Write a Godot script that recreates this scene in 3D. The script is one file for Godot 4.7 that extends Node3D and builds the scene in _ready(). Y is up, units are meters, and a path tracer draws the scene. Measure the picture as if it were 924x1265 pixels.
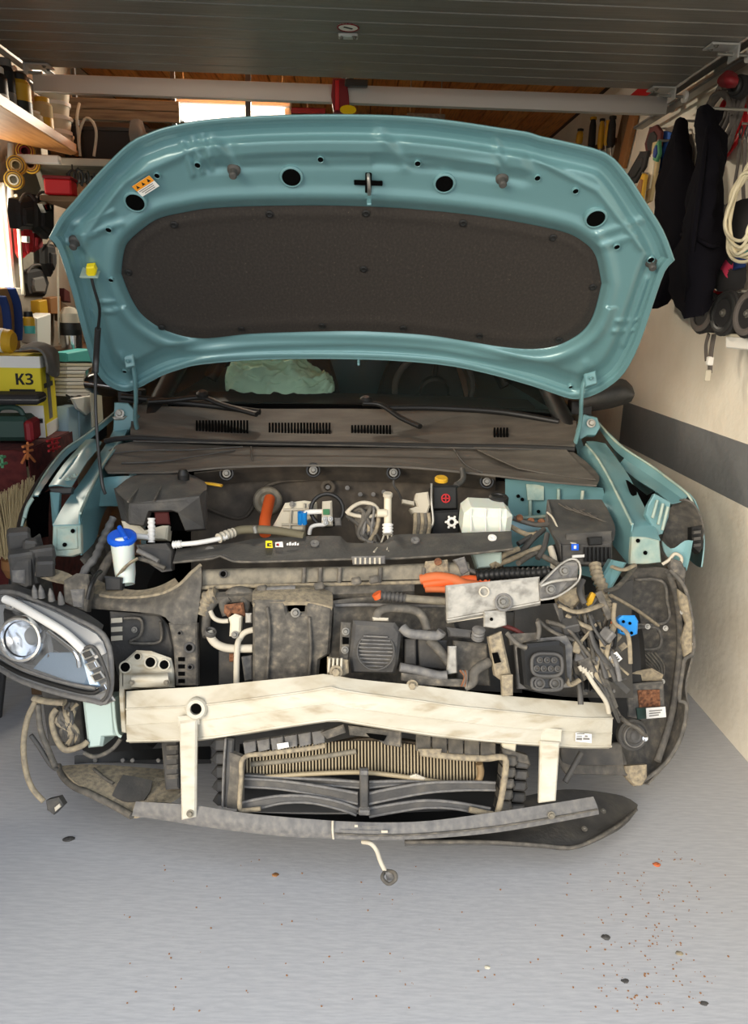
extends Node3D
# A half dismantled teal car with its hood up inside a narrow garage, seen from the open doorway.
const FOCAL := 941.0                 # focal length in pixels of the 924 x 1265 frame
var eye := Vector3(0, 1.42, 0)       # the garage axis runs towards -z, the floor is y = 0
var look := Basis()
var mats := {}
var taken := {}
var rng := RandomNumberGenerator.new()
var car: Node3D
const LEFT := -1.45
const RIGHT := 1.33
const CEIL := 2.58
const BACK := -6.7
const DOOR := -0.75                  # the doorway plane

# ---------------------------------------------------------------- places measured on the photograph
func ray(px: float, py: float) -> Vector3:
	return look * Vector3((px - 462.0) / FOCAL, -(py - 632.5) / FOCAL, -1.0)

func V(px: float, py: float, z: float) -> Vector3:       # on the upright plane z metres in front of the doorway camera
	var d := ray(px, py)
	return eye + d * ((-z - eye.z) / d.z)

func VX(px: float, py: float, x: float) -> Vector3:      # on a side wall plane
	var d := ray(px, py)
	return eye + d * ((x - eye.x) / d.x)

func VY(px: float, py: float, y: float) -> Vector3:      # on a level plane
	var d := ray(px, py)
	return eye + d * ((y - eye.y) / d.y)

func pp(s: String) -> Array:                             # "px,py,z px,py px,py,z ..." (z carries on)
	var out := []
	var z := 2.0
	for w in s.split(" ", false):
		var n := w.split_floats(",")
		if n.size() > 2:
			z = n[2]
		out.append(V(n[0], n[1], z))
	return out

func wx(s: String, x: float) -> Array:                   # the same on a side wall
	var out := []
	for w in s.split(" ", false):
		var n := w.split_floats(",")
		out.append(VX(n[0], n[1], n[2] if n.size() > 2 else x))
	return out

func flat2(s: String) -> PackedVector2Array:
	var out := PackedVector2Array()
	for w in s.split(" ", false):
		var n := w.split_floats(",")
		out.append(Vector2(n[0], n[1]))
	return out

# ---------------------------------------------------------------- triangles
class Bag:
	var v := PackedVector3Array()
	var n := PackedVector3Array()
	func tri(a: Vector3, b: Vector3, c: Vector3) -> void:   # counter-clockwise seen from outside
		var k := (b - a).cross(c - a)
		if k.length_squared() < 1e-16:
			return
		k = k.normalized()
		v.append_array([a, c, b])
		n.append_array([k, k, k])
	func quad(a: Vector3, b: Vector3, c: Vector3, d: Vector3) -> void:
		tri(a, b, c)
		tri(a, c, d)
	func tri_n(a: Vector3, b: Vector3, c: Vector3, na: Vector3, nb: Vector3, nc: Vector3) -> void:
		if (b - a).cross(c - a).length_squared() < 1e-18:
			return
		v.append_array([a, c, b])
		n.append_array([na, nc, nb])
	func grid(g: Array, wrap_u := false, wrap_v := false, flip := false) -> void:   # smooth sheet of rows
		var r := g.size()
		var c: int = g[0].size()
		var nn := []
		for i in r:
			var row := PackedVector3Array()
			for j in c:
				var i0 := (i - 1 + r) % r if wrap_v else maxi(i - 1, 0)
				var i1 := (i + 1) % r if wrap_v else mini(i + 1, r - 1)
				var j0 := (j - 1 + c) % c if wrap_u else maxi(j - 1, 0)
				var j1 := (j + 1) % c if wrap_u else mini(j + 1, c - 1)
				var du: Vector3 = g[i][j1] - g[i][j0]
				var dv: Vector3 = g[i1][j] - g[i0][j]
				var k := du.cross(dv)
				if k.length_squared() < 1e-18:
					k = Vector3.UP
				row.append(-k.normalized() if flip else k.normalized())
			nn.append(row)
		for i in (r if wrap_v else r - 1):
			var i1 := (i + 1) % r
			for j in (c if wrap_u else c - 1):
				var j1 := (j + 1) % c
				if flip:
					tri_n(g[i][j], g[i1][j1], g[i][j1], nn[i][j], nn[i1][j1], nn[i][j1])
					tri_n(g[i][j], g[i1][j], g[i1][j1], nn[i][j], nn[i1][j], nn[i1][j1])
				else:
					tri_n(g[i][j], g[i][j1], g[i1][j1], nn[i][j], nn[i][j1], nn[i1][j1])
					tri_n(g[i][j], g[i1][j1], g[i1][j], nn[i][j], nn[i1][j1], nn[i1][j])
	func sheet(g: Array, thick: float) -> void:            # a smooth sheet with real thickness (thickness goes away from its normal)
		var r := g.size()
		var c: int = g[0].size()
		var back := []
		for i in r:
			var row := []
			for j in c:
				var du: Vector3 = g[i][mini(j + 1, c - 1)] - g[i][maxi(j - 1, 0)]
				var dv: Vector3 = g[mini(i + 1, r - 1)][j] - g[maxi(i - 1, 0)][j]
				row.append(g[i][j] - du.cross(dv).normalized() * thick)
			back.append(row)
		grid(g)
		grid(back, false, false, true)
		for j in c - 1:
			quad(g[0][j + 1], g[0][j], back[0][j], back[0][j + 1])
			quad(g[r - 1][j], g[r - 1][j + 1], back[r - 1][j + 1], back[r - 1][j])
		for i in r - 1:
			quad(g[i][0], g[i + 1][0], back[i + 1][0], back[i][0])
			quad(g[i + 1][c - 1], g[i][c - 1], back[i][c - 1], back[i + 1][c - 1])
	func tube(p: Array, radii: Array, sides := 8, caps := true, flat := 1.0) -> void:
		var t: Vector3 = (p[1] - p[0]).normalized()
		var up := Vector3.UP if absf(t.y) < 0.9 else Vector3.RIGHT
		var a := t.cross(up).normalized()
		var g := []
		for i in p.size():
			var t2: Vector3 = (p[mini(i + 1, p.size() - 1)] - p[maxi(i - 1, 0)]).normalized()
			a = (a - t2 * a.dot(t2)).normalized()
			var b := t2.cross(a)
			var rr: float = radii[mini(i, radii.size() - 1)]
			var row := []
			for k in sides:
				var w := TAU * k / sides
				row.append(p[i] + (a * cos(w) + b * sin(w) * flat) * rr)
			g.append(row)
		grid(g, true, false, true)
		if caps:
			for k in sides:
				tri(p[0], g[0][k], g[0][(k + 1) % sides])
				tri(p[-1], g[-1][(k + 1) % sides], g[-1][k])
	func lathe(profile: Array, at: Vector3, axis: Vector3, sides := 16) -> void:   # profile of Vector2(radius, along the axis), flat shaded between its rings
		axis = axis.normalized()
		var a := axis.cross(Vector3.UP if absf(axis.y) < 0.9 else Vector3.RIGHT).normalized()
		var b := axis.cross(a)
		for i in profile.size() - 1:
			var g := []
			for q in [profile[i], profile[i + 1]]:
				var row := []
				for k in sides:
					var w := TAU * k / sides
					row.append(at + axis * q.y + (a * cos(w) + b * sin(w)) * maxf(q.x, 0.00001))
				g.append(row)
			grid(g, true)
	func box(at: Vector3, size: Vector3, basis := Basis(), bevel := 0.003) -> void:
		var h := size * 0.5
		var e := minf(bevel, minf(h.x, minf(h.y, h.z)) * 0.6)
		var ax := [Vector3.RIGHT, Vector3.UP, Vector3.BACK]
		var hh := [h.x, h.y, h.z]
		for k in 3:
			var u: Vector3 = ax[(k + 1) % 3] * (hh[(k + 1) % 3] - e)
			var w: Vector3 = ax[(k + 2) % 3] * (hh[(k + 2) % 3] - e)
			for s in [1.0, -1.0]:
				var o: Vector3 = ax[k] * hh[k] * s
				if s > 0:
					quad(at + basis * (o - u - w), at + basis * (o + u - w), at + basis * (o + u + w), at + basis * (o - u + w))
				else:
					quad(at + basis * (o - u - w), at + basis * (o - u + w), at + basis * (o + u + w), at + basis * (o + u - w))
			for s in [1.0, -1.0]:
				for q in [1.0, -1.0]:   # chamfers along axis k
					var i1 := (k + 1) % 3
					var i2 := (k + 2) % 3
					var A: Vector3 = ax[i1] * hh[i1] * s + ax[i2] * (hh[i2] - e) * q
					var B: Vector3 = ax[i1] * (hh[i1] - e) * s + ax[i2] * hh[i2] * q
					var l: Vector3 = ax[k] * (hh[k] - e)
					if s * q > 0:
						quad(at + basis * (A - l), at + basis * (B - l), at + basis * (B + l), at + basis * (A + l))
					else:
						quad(at + basis * (B - l), at + basis * (A - l), at + basis * (A + l), at + basis * (B + l))
		for sx in [1.0, -1.0]:
			for sy in [1.0, -1.0]:
				for sz in [1.0, -1.0]:
					var a := basis * Vector3(h.x * sx, (h.y - e) * sy, (h.z - e) * sz) + at
					var b := basis * Vector3((h.x - e) * sx, h.y * sy, (h.z - e) * sz) + at
					var c := basis * Vector3((h.x - e) * sx, (h.y - e) * sy, h.z * sz) + at
					if sx * sy * sz > 0:
						tri(a, b, c)
					else:
						tri(a, c, b)
	func slab(p: Array, dir: Vector3, bevel := 0.003) -> void:   # a flat outline with a depth along dir and a chamfered front edge
		var m := p.size()
		var nrm := Vector3.ZERO
		for i in m:
			nrm += (p[i] as Vector3).cross(p[(i + 1) % m])
		nrm = nrm.normalized()
		var q := p.duplicate()
		if nrm.dot(dir) > 0.0:
			q.reverse()
			nrm = -nrm
		var u := nrm.cross(Vector3.UP if absf(nrm.y) < 0.9 else Vector3.RIGHT).normalized()
		var w := nrm.cross(u)
		var flat := PackedVector2Array()
		for a in q:
			flat.append(Vector2(a.dot(u), a.dot(w)))
		var inner := []
		for i in m:
			var a: Vector2 = (flat[i] - flat[(i - 1 + m) % m]).normalized()
			var b: Vector2 = (flat[(i + 1) % m] - flat[i]).normalized()
			var na := Vector2(-a.y, a.x)
			var nb := Vector2(-b.y, b.x)
			var k := (na + nb)
			k = k / maxf(k.length_squared() * 0.5, 0.35)
			inner.append(q[i] + (u * k.x + w * k.y) * bevel)
		var f2 := PackedVector2Array()
		for a in inner:
			f2.append(Vector2(a.dot(u), a.dot(w)))
		var t := Geometry2D.triangulate_polygon(f2)
		if t.is_empty():
			t = Geometry2D.triangulate_polygon(flat)
		for i in range(0, t.size(), 3):
			face(inner[t[i]], inner[t[i + 1]], inner[t[i + 2]], nrm)
			face(q[t[i]] + dir, q[t[i + 1]] + dir, q[t[i + 2]] + dir, -nrm)
		for i in m:
			var j := (i + 1) % m
			var low := -nrm * bevel
			quad(inner[i], q[i] + low, q[j] + low, inner[j])
			quad(q[i] + low, q[i] + dir, q[j] + dir, q[j] + low)
	func face(a: Vector3, b: Vector3, c: Vector3, out: Vector3) -> void:
		if (b - a).cross(c - a).dot(out) >= 0.0:
			tri(a, b, c)
		else:
			tri(a, c, b)

func smooth(p: Array, n: int) -> Array:                   # n points evenly along a Catmull-Rom line
	if p.size() < 2:
		return p
	var dense := []
	for i in p.size() - 1:
		var a: Vector3 = p[maxi(i - 1, 0)]
		var b: Vector3 = p[i]
		var c: Vector3 = p[i + 1]
		var d: Vector3 = p[mini(i + 2, p.size() - 1)]
		for k in 8:
			dense.append(b.cubic_interpolate(c, a, d, k / 8.0))
	dense.append(p[-1])
	return along(dense, n)

func along(dense: Array, n: int) -> Array:
	var cum := [0.0]
	for i in range(1, dense.size()):
		cum.append(cum[-1] + dense[i].distance_to(dense[i - 1]))
	var out := []
	var k := 0
	for i in n:
		var s: float = cum[-1] * i / (n - 1)
		while k < dense.size() - 2 and cum[k + 1] < s:
			k += 1
		var span: float = cum[k + 1] - cum[k]
		out.append(dense[k].lerp(dense[k + 1], clampf((s - cum[k]) / span, 0, 1) if span > 1e-9 else 0.0))
	return out

# ---------------------------------------------------------------- nodes
func numbered(called: String, parent: Node) -> String:
	var key := str(parent.get_instance_id()) + called
	taken[key] = taken.get(key, -1) + 1
	return called if taken[key] == 0 else "%s_%03d" % [called, taken[key]]

func origin_of(o: Node3D) -> Vector3:
	var p := Vector3.ZERO
	var k: Node = o
	while k is Node3D and k != self:
		p += (k as Node3D).position
		k = k.get_parent()
	return p

func level(o: Node) -> int:                               # 0 the root, 1 a thing, 2 a part, 3 a sub-part
	var n := 0
	while o != self:
		n += 1
		o = o.get_parent()
	return n

func put(bag: Bag, called: String, mat: Material, parent: Node3D = self, label := "") -> MeshInstance3D:
	if level(parent) > 2:                                 # never a fourth level
		parent = parent.get_parent()
	var o := MeshInstance3D.new()
	var lo := Vector3.ONE * 1e9
	var hi := -lo
	for a in bag.v:
		lo = lo.min(a)
		hi = hi.max(a)
	var c := (lo + hi) * 0.5
	if parent == self:
		c.y = lo.y
	var vs := PackedVector3Array()
	vs.resize(bag.v.size())
	for i in bag.v.size():
		vs[i] = bag.v[i] - c
	var arr := []
	arr.resize(Mesh.ARRAY_MAX)
	arr[Mesh.ARRAY_VERTEX] = vs
	arr[Mesh.ARRAY_NORMAL] = bag.n
	var m := ArrayMesh.new()
	m.add_surface_from_arrays(Mesh.PRIMITIVE_TRIANGLES, arr)
	o.mesh = m
	o.set_surface_override_material(0, mat)
	o.name = numbered(called, parent)
	o.position = c - (Vector3.ZERO if parent == self else origin_of(parent))
	parent.add_child(o, true)
	if label:
		o.set_meta("label", label)
	return o

func thing(called: String, label: String, category: String, at: Vector3, group := "") -> Node3D:
	var o := Node3D.new()
	o.name = numbered(called, self)
	add_child(o, true)
	o.position = at
	tag(o, label, category, group)
	return o

func tag(o: Node, label: String, category := "", group := "", kind := "") -> Node:
	o.set_meta("label", label)
	if category:
		o.set_meta("category", category)
	if group:
		o.set_meta("group", group)
	if kind:
		o.set_meta("kind", kind)
	return o

func struct(o: Node, label: String, category := "structure") -> Node:
	return tag(o, label, category, "", "structure")

# short builders: each makes ONE part
func slab(p: Node3D, called: String, m: String, s, depth := 0.02, bevel := 0.003, dir := Vector3(0, -0.35, -1)) -> MeshInstance3D:
	var b := Bag.new()
	b.slab(pp(s) if s is String else s, dir.normalized() * depth, bevel)
	return put(b, called, mats[m], p)

func pipe(p: Node3D, called: String, m: String, s, r := 0.006, sides := 8, ribs := 0, flat := 1.0) -> MeshInstance3D:
	var b := Bag.new()
	var c: Array = pp(s) if s is String else s
	var n := maxi(c.size() * 5, 8)
	if ribs:
		n = ribs * 4 + 1
	var pts := smooth(c, n)
	var rad := [r]
	if ribs:
		rad = []
		for i in n:
			rad.append(r * [1.0, 1.0, 0.8, 0.8][i % 4])
	b.tube(pts, rad, sides, true, flat)
	return put(b, called, mats[m], p)

func stick(p: Node3D, called: String, m: String, a: Vector3, b2: Vector3, r: float, r2 := -1.0, sides := 10) -> MeshInstance3D:
	var b := Bag.new()
	b.tube([a, b2], [r, r if r2 < 0 else r2], sides)
	return put(b, called, mats[m], p)

func sheet(p: Node3D, called: String, m: String, rows: Array, thick := 0.003, n := 16, sub := 1) -> MeshInstance3D:
	var g := []
	for s in rows:
		g.append(smooth(pp(s) if s is String else s, n))
	if sub > 1:                                            # more rows between, smooth
		var cols := []
		for j in n:
			var c := []
			for i in g.size():
				c.append(g[i][j])
			cols.append(smooth(c, (g.size() - 1) * sub + 1))
		g = []
		for i in cols[0].size():
			var row := []
			for j in n:
				row.append(cols[j][i])
			g.append(row)
	var r2: int = g.size() / 2
	var c2: int = n / 2
	var du: Vector3 = g[mini(r2, g.size() - 2)][c2 + 1] - g[mini(r2, g.size() - 2)][c2]
	var dv: Vector3 = g[mini(r2, g.size() - 2) + 1][c2] - g[mini(r2, g.size() - 2)][c2]
	if du.cross(dv).dot(eye - g[mini(r2, g.size() - 2)][c2]) < 0.0:   # its outside is the side towards the doorway
		for row in g:
			row.reverse()
	var b := Bag.new()
	b.sheet(g, absf(thick))
	return put(b, called, mats[m], p)

func block(p: Node3D, called: String, m: String, at: Vector3, size: Vector3, turn := Vector3.ZERO, bevel := 0.003) -> MeshInstance3D:
	var b := Bag.new()
	b.box(at, size, Basis.from_euler(turn * PI / 180.0), bevel)
	return put(b, called, mats[m], p)

func turned(p: Node3D, called: String, m: String, profile: Array, at: Vector3, axis: Vector3, sides := 18) -> MeshInstance3D:
	var b := Bag.new()
	b.lathe(profile, at, axis, sides)
	return put(b, called, mats[m], p)

func disc(p: Node3D, called: String, m: String, at: Vector3, axis: Vector3, r: float, h: float, sides := 18) -> MeshInstance3D:
	var c := minf(r * 0.15, h * 0.3)
	return turned(p, called, m, [Vector2(0, 0), Vector2(r, 0), Vector2(r, h - c), Vector2(r - c, h), Vector2(0, h)], at, axis, sides)

func ring(p: Node3D, called: String, m: String, at: Vector3, axis: Vector3, r: float, w: float, h: float, sides := 20) -> MeshInstance3D:
	return turned(p, called, m, [Vector2(r - w, 0), Vector2(r, 0), Vector2(r, h * 0.7), Vector2(r - w * 0.3, h), Vector2(r - w * 0.7, h), Vector2(r - w, h * 0.7), Vector2(r - w, 0)], at, axis, sides)

func bolt(p: Node3D, at: Vector3, axis: Vector3, r := 0.006, m := "dull_steel") -> MeshInstance3D:
	var b := Bag.new()
	r *= 0.82
	b.lathe([Vector2(0, 0), Vector2(r * 1.6, 0), Vector2(r * 1.6, r * 0.3), Vector2(r, r * 0.35)], at, axis, 14)
	b.lathe([Vector2(r, r * 0.3), Vector2(r, r * 1.1), Vector2(r * 0.8, r * 1.3), Vector2(0, r * 1.3)], at, axis, 6)
	return put(b, "bolt", mats[m], p)

func words(p: Node3D, called: String, m: String, text: String, at: Vector3, basis: Basis, height: float, bold := true, deep := 0.002) -> MeshInstance3D:
	if level(p) > 2:
		p = p.get_parent()
	var f := SystemFont.new()
	f.font_names = PackedStringArray(["Droid Sans"])
	f.font_weight = 700 if bold else 400
	var t := TextMesh.new()
	t.font = f
	t.text = text
	t.font_size = 64
	t.pixel_size = height / 46.0
	t.depth = deep
	t.curve_step = 2.0
	var o := MeshInstance3D.new()
	o.mesh = t
	o.set_surface_override_material(0, mats[m])
	o.name = numbered(called, p)
	o.transform = Transform3D(basis, at - (Vector3.ZERO if p == self else origin_of(p)))
	p.add_child(o, true)
	return o

# ---------------------------------------------------------------- materials
func noise_tex(freq: float, c: Array, at: Array, seed_no := 1, size := 512, octaves := 4, kind := FastNoiseLite.TYPE_SIMPLEX_SMOOTH) -> NoiseTexture2D:
	var f := FastNoiseLite.new()
	f.noise_type = kind
	f.frequency = freq
	f.fractal_octaves = octaves
	f.seed = seed_no
	var g := Gradient.new()
	g.offsets = PackedFloat32Array(at)
	g.colors = PackedColorArray(c)
	var t := NoiseTexture2D.new()
	t.width = size
	t.height = size
	t.seamless = true
	t.noise = f
	t.color_ramp = g
	return t

func bump_tex(freq: float, strength: float, seed_no := 1, size := 512, octaves := 4) -> NoiseTexture2D:
	var f := FastNoiseLite.new()
	f.frequency = freq
	f.fractal_octaves = octaves
	f.seed = seed_no
	var t := NoiseTexture2D.new()
	t.width = size
	t.height = size
	t.seamless = true
	t.as_normal_map = true
	t.bump_strength = strength
	t.noise = f
	return t

func mk(called: String, c: Color, rough := 0.6, metal := 0.0, spec := 0.5) -> StandardMaterial3D:
	var m := StandardMaterial3D.new()
	m.resource_name = called
	m.albedo_color = c
	m.roughness = rough
	m.metallic = metal
	m.metallic_specular = spec
	mats[called] = m
	return m

func grimy(called: String, tex: Texture2D, scale: Vector3, rough := 0.7, metal := 0.0, bump: Texture2D = null, amount := 0.5) -> StandardMaterial3D:
	var m := mk(called, Color.WHITE, rough, metal)
	m.albedo_texture = tex
	m.uv1_triplanar = true
	m.uv1_world_triplanar = true
	m.uv1_scale = scale
	if bump:
		m.normal_enabled = true
		m.normal_texture = bump
		m.normal_scale = amount
	return m

func C(r: int, g: int, b: int) -> Color:
	return Color8(r, g, b)

func make_materials() -> void:
	var fine := bump_tex(0.06, 4.0, 3)
	var coarse := bump_tex(0.015, 6.0, 4)
	# body paint
	var m := mk("teal", C(108, 149, 154), 0.28, 0.12)
	m.clearcoat_enabled = true
	m.clearcoat = 0.5
	m.clearcoat_roughness = 0.25
	m.normal_enabled = true
	m.normal_texture = bump_tex(0.02, 1.5, 9)
	m.uv1_triplanar = true
	m.uv1_world_triplanar = true
	m.uv1_scale = Vector3.ONE * 1.5
	m.normal_scale = 0.12
	grimy("teal_dusty", noise_tex(0.008, [C(104, 148, 152), C(112, 156, 160), C(122, 150, 150), C(150, 146, 132)], [0.0, 0.5, 0.72, 1.0], 11), Vector3.ONE * 2.0, 0.45, 0.1, fine, 0.2)
	grimy("teal_pale", noise_tex(0.012, [C(120, 150, 146), C(160, 176, 164), C(176, 168, 146)], [0.0, 0.55, 1.0], 12), Vector3.ONE * 2.0, 0.6, 0.0, fine, 0.2)
	# plastics, from clean to caked
	mk("black", C(24, 24, 24), 0.5)
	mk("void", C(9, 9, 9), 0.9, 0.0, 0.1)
	mk("rubber", C(32, 31, 30), 0.75)
	mk("gloss_black", C(14, 14, 15), 0.12)
	grimy("plastic", noise_tex(0.01, [C(62, 61, 60), C(74, 72, 69), C(94, 89, 81)], [0.2, 0.6, 1.0], 21), Vector3.ONE * 2.5, 0.62, 0.0, fine, 0.25)
	grimy("cowl", noise_tex(0.006, [C(76, 71, 65), C(88, 83, 76), C(104, 98, 88)], [0.2, 0.6, 1.0], 22), Vector3(1.5, 4, 6), 0.7, 0.0, fine, 0.2)
	grimy("dusty", noise_tex(0.012, [C(70, 67, 62), C(88, 84, 77), C(106, 100, 90), C(136, 126, 108)], [0.15, 0.5, 0.75, 1.0], 23), Vector3.ONE * 5.0, 0.75, 0.0, fine, 0.35)
	grimy("grey_plastic", noise_tex(0.012, [C(92, 91, 90), C(110, 108, 105), C(134, 129, 119)], [0.15, 0.55, 1.0], 24), Vector3.ONE * 6.0, 0.65, 0.0, fine, 0.3)
	grimy("mud", noise_tex(0.015, [C(112, 104, 90), C(136, 125, 106), C(156, 143, 118), C(172, 158, 130)], [0.1, 0.4, 0.7, 1.0], 25), Vector3.ONE * 6.0, 0.9, 0.0, fine, 0.6)
	grimy("liner", noise_tex(0.05, [C(42, 38, 35), C(50, 45, 41), C(58, 53, 48), C(120, 104, 88)], [0.2, 0.6, 0.86, 0.97], 26), Vector3.ONE * 4.0, 0.95, 0.0, fine, 0.5)
	grimy("insulation", noise_tex(0.01, [C(66, 60, 53), C(84, 76, 66), C(108, 98, 84)], [0.2, 0.6, 1.0], 27), Vector3.ONE * 2.0, 0.9, 0.0, coarse, 0.4)
	grimy("arch", noise_tex(0.012, [C(74, 72, 69), C(92, 89, 84), C(112, 106, 97), C(138, 129, 113)], [0.15, 0.5, 0.75, 1.0], 28), Vector3.ONE * 5.0, 0.85, 0.0, fine, 0.5)
	# metals
	grimy("beam", noise_tex(0.010, [C(156, 142, 116), C(190, 183, 164), C(200, 195, 180), C(174, 160, 134)], [0.08, 0.35, 0.75, 1.0], 31, 512, 6), Vector3(1.0, 3.0, 3.0), 0.6, 0.0, fine, 0.2)
	grimy("rail", noise_tex(0.012, [C(104, 99, 88), C(126, 119, 104), C(148, 139, 119)], [0.1, 0.5, 1.0], 32), Vector3.ONE * 5.0, 0.75, 0.1, fine, 0.4)
	grimy("alloy", noise_tex(0.014, [C(140, 136, 128), C(186, 182, 172), C(206, 200, 188)], [0.1, 0.5, 1.0], 33), Vector3.ONE * 3.0, 0.45, 0.5, fine, 0.2)
	grimy("rust", noise_tex(0.03, [C(66, 42, 30), C(120, 78, 52), C(156, 112, 82)], [0.1, 0.5, 1.0], 34), Vector3.ONE * 4.0, 0.9, 0.0, fine, 0.7)
	mk("steel", C(160, 158, 152), 0.4, 0.7)
	mk("dull_steel", C(118, 115, 108), 0.5, 0.5)
	mk("dark_steel", C(70, 70, 70), 0.45, 0.6)
	mk("chrome", C(215, 218, 222), 0.12, 0.95)
	mk("track_metal", C(128, 128, 126), 0.4, 0.6)
	mk("galvanised", C(206, 206, 204), 0.4, 0.5)
	mk("fin", C(158, 144, 116), 0.6, 0.2)
	mk("core_dark", C(70, 60, 46), 0.8)
	mk("bronze", C(150, 126, 92), 0.5, 0.4)
	# plain colours
	mk("orange", C(214, 92, 38), 0.6)
	mk("orange_dusty", C(196, 104, 58), 0.7)
	mk("white", C(228, 226, 220), 0.6)
	mk("cream", C(212, 204, 182), 0.6)
	mk("dust_white", C(190, 182, 164), 0.8)
	mk("olive_hose", C(104, 98, 78), 0.8)
	mk("blue", C(20, 92, 214), 0.4)
	mk("sky_blue", C(28, 134, 212), 0.45)
	mk("navy", C(34, 60, 122), 0.8)
	mk("yellow", C(238, 214, 20), 0.5)
	mk("box_yellow", C(226, 206, 38), 0.6)
	mk("amber", C(206, 160, 36), 0.5)
	mk("label_orange", C(232, 150, 30), 0.5)
	mk("red", C(196, 26, 36), 0.5)
	mk("dark_red", C(124, 18, 28), 0.6)
	mk("maroon", C(84, 28, 24), 0.7)
	mk("pink", C(208, 60, 92), 0.7)
	mk("green", C(70, 130, 92), 0.6)
	mk("dark_green", C(40, 66, 58), 0.6)
	mk("screen_green", C(66, 122, 84), 0.3)
	mk("turquoise", C(86, 186, 182), 0.6)
	mk("pale_blue", C(170, 198, 212), 0.6)
	mk("cardboard", C(164, 124, 80), 0.85)
	mk("tan_wood", C(150, 104, 60), 0.7)
	mk("dark_wood", C(96, 72, 48), 0.75)
	mk("straw", C(190, 170, 128), 0.9)
	mk("grey_cloth", C(116, 114, 110), 0.95)
	mk("black_cloth", C(20, 19, 24), 1.0, 0.0, 0.15)
	mk("bag_black", C(34, 33, 34), 0.8)
	mk("jacket_blue", C(36, 84, 160), 0.85)
	mk("rope_grey", C(92, 86, 82), 0.9)
	mk("rope_white", C(226, 216, 186), 0.85)
	mk("mint_cloth", C(168, 206, 182), 0.85)
	mk("print_orange", C(186, 110, 60), 0.9)
	mk("print_red", C(176, 40, 44), 0.9)
	mk("ink", C(20, 20, 22), 0.7)
	grimy("table_cloth", noise_tex(0.02, [C(62, 18, 18), C(84, 28, 26), C(96, 40, 34)], [0.1, 0.5, 1.0], 41), Vector3.ONE * 2.0, 0.95, 0.0, coarse, 0.3)
	# clear things
	m = mk("tank", C(222, 228, 216), 0.35)
	m.subsurf_scatter_enabled = true
	m.subsurf_scatter_strength = 0.3
	m = mk("tank_pale", C(186, 204, 196), 0.4)
	mk("lamp_grey", C(150, 152, 154), 0.35, 0.3)
	mk("lamp_blue", C(112, 132, 152), 0.25, 0.3)
	for g in [["glass", C(120, 140, 138), 0.03], ["lens", C(236, 238, 238), 0.10]]:
		m = mk(g[0], Color(g[1], g[2]), 0.03, 0.0, 0.12)
		m.transparency = BaseMaterial3D.TRANSPARENCY_ALPHA
	# the room
	grimy("floor_paint", noise_tex(0.008, [C(172, 172, 174), C(180, 180, 181), C(188, 188, 188)], [0.1, 0.5, 0.9], 51, 1024, 6), Vector3(1.6, 1, 14.0), 0.55, 0.0, bump_tex(0.03, 3.0, 52, 512, 5), 0.3)
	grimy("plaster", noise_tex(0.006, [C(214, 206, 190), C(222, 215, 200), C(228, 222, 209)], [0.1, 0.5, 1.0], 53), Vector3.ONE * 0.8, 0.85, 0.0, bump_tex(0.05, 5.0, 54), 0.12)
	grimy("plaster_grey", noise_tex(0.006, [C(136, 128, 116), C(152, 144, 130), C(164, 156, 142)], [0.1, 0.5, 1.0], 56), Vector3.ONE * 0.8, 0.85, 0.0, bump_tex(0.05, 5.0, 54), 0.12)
	grimy("stripe_paint", noise_tex(0.006, [C(104, 106, 108), C(114, 115, 116)], [0.1, 1.0], 55), Vector3.ONE, 0.55, 0.0, bump_tex(0.04, 3.0, 57), 0.25)
	for k in 3:
		var a: Color = [C(208, 126, 54), C(220, 140, 64), C(196, 114, 48)][k]
		grimy("plank_%d" % k, noise_tex(0.012, [a.darkened(0.2), a, a.lightened(0.12)], [0.15, 0.5, 1.0], 60 + k, 512, 5), Vector3(8, 8, 0.7), 0.5)
	grimy("shelf_wood", noise_tex(0.012, [C(196, 128, 62), C(212, 144, 76), C(222, 158, 92)], [0.15, 0.5, 1.0], 65, 512, 5), Vector3(6, 6, 0.6), 0.5)
	grimy("grey_board", noise_tex(0.012, [C(104, 96, 84), C(128, 120, 104), C(144, 136, 120)], [0.15, 0.5, 1.0], 66, 512, 5), Vector3(0.6, 8, 8), 0.8)
	grimy("door_skin", noise_tex(0.012, [C(120, 115, 108), C(128, 123, 116), C(136, 131, 124)], [0.1, 0.5, 1.0], 67, 512, 5), Vector3(0.5, 8, 8), 0.42, 0.2, bump_tex(0.08, 2.0, 68), 0.2)
	grimy("driveway", noise_tex(0.02, [C(150, 148, 142), C(168, 166, 160)], [0.1, 1.0], 69), Vector3.ONE, 0.9)

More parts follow.
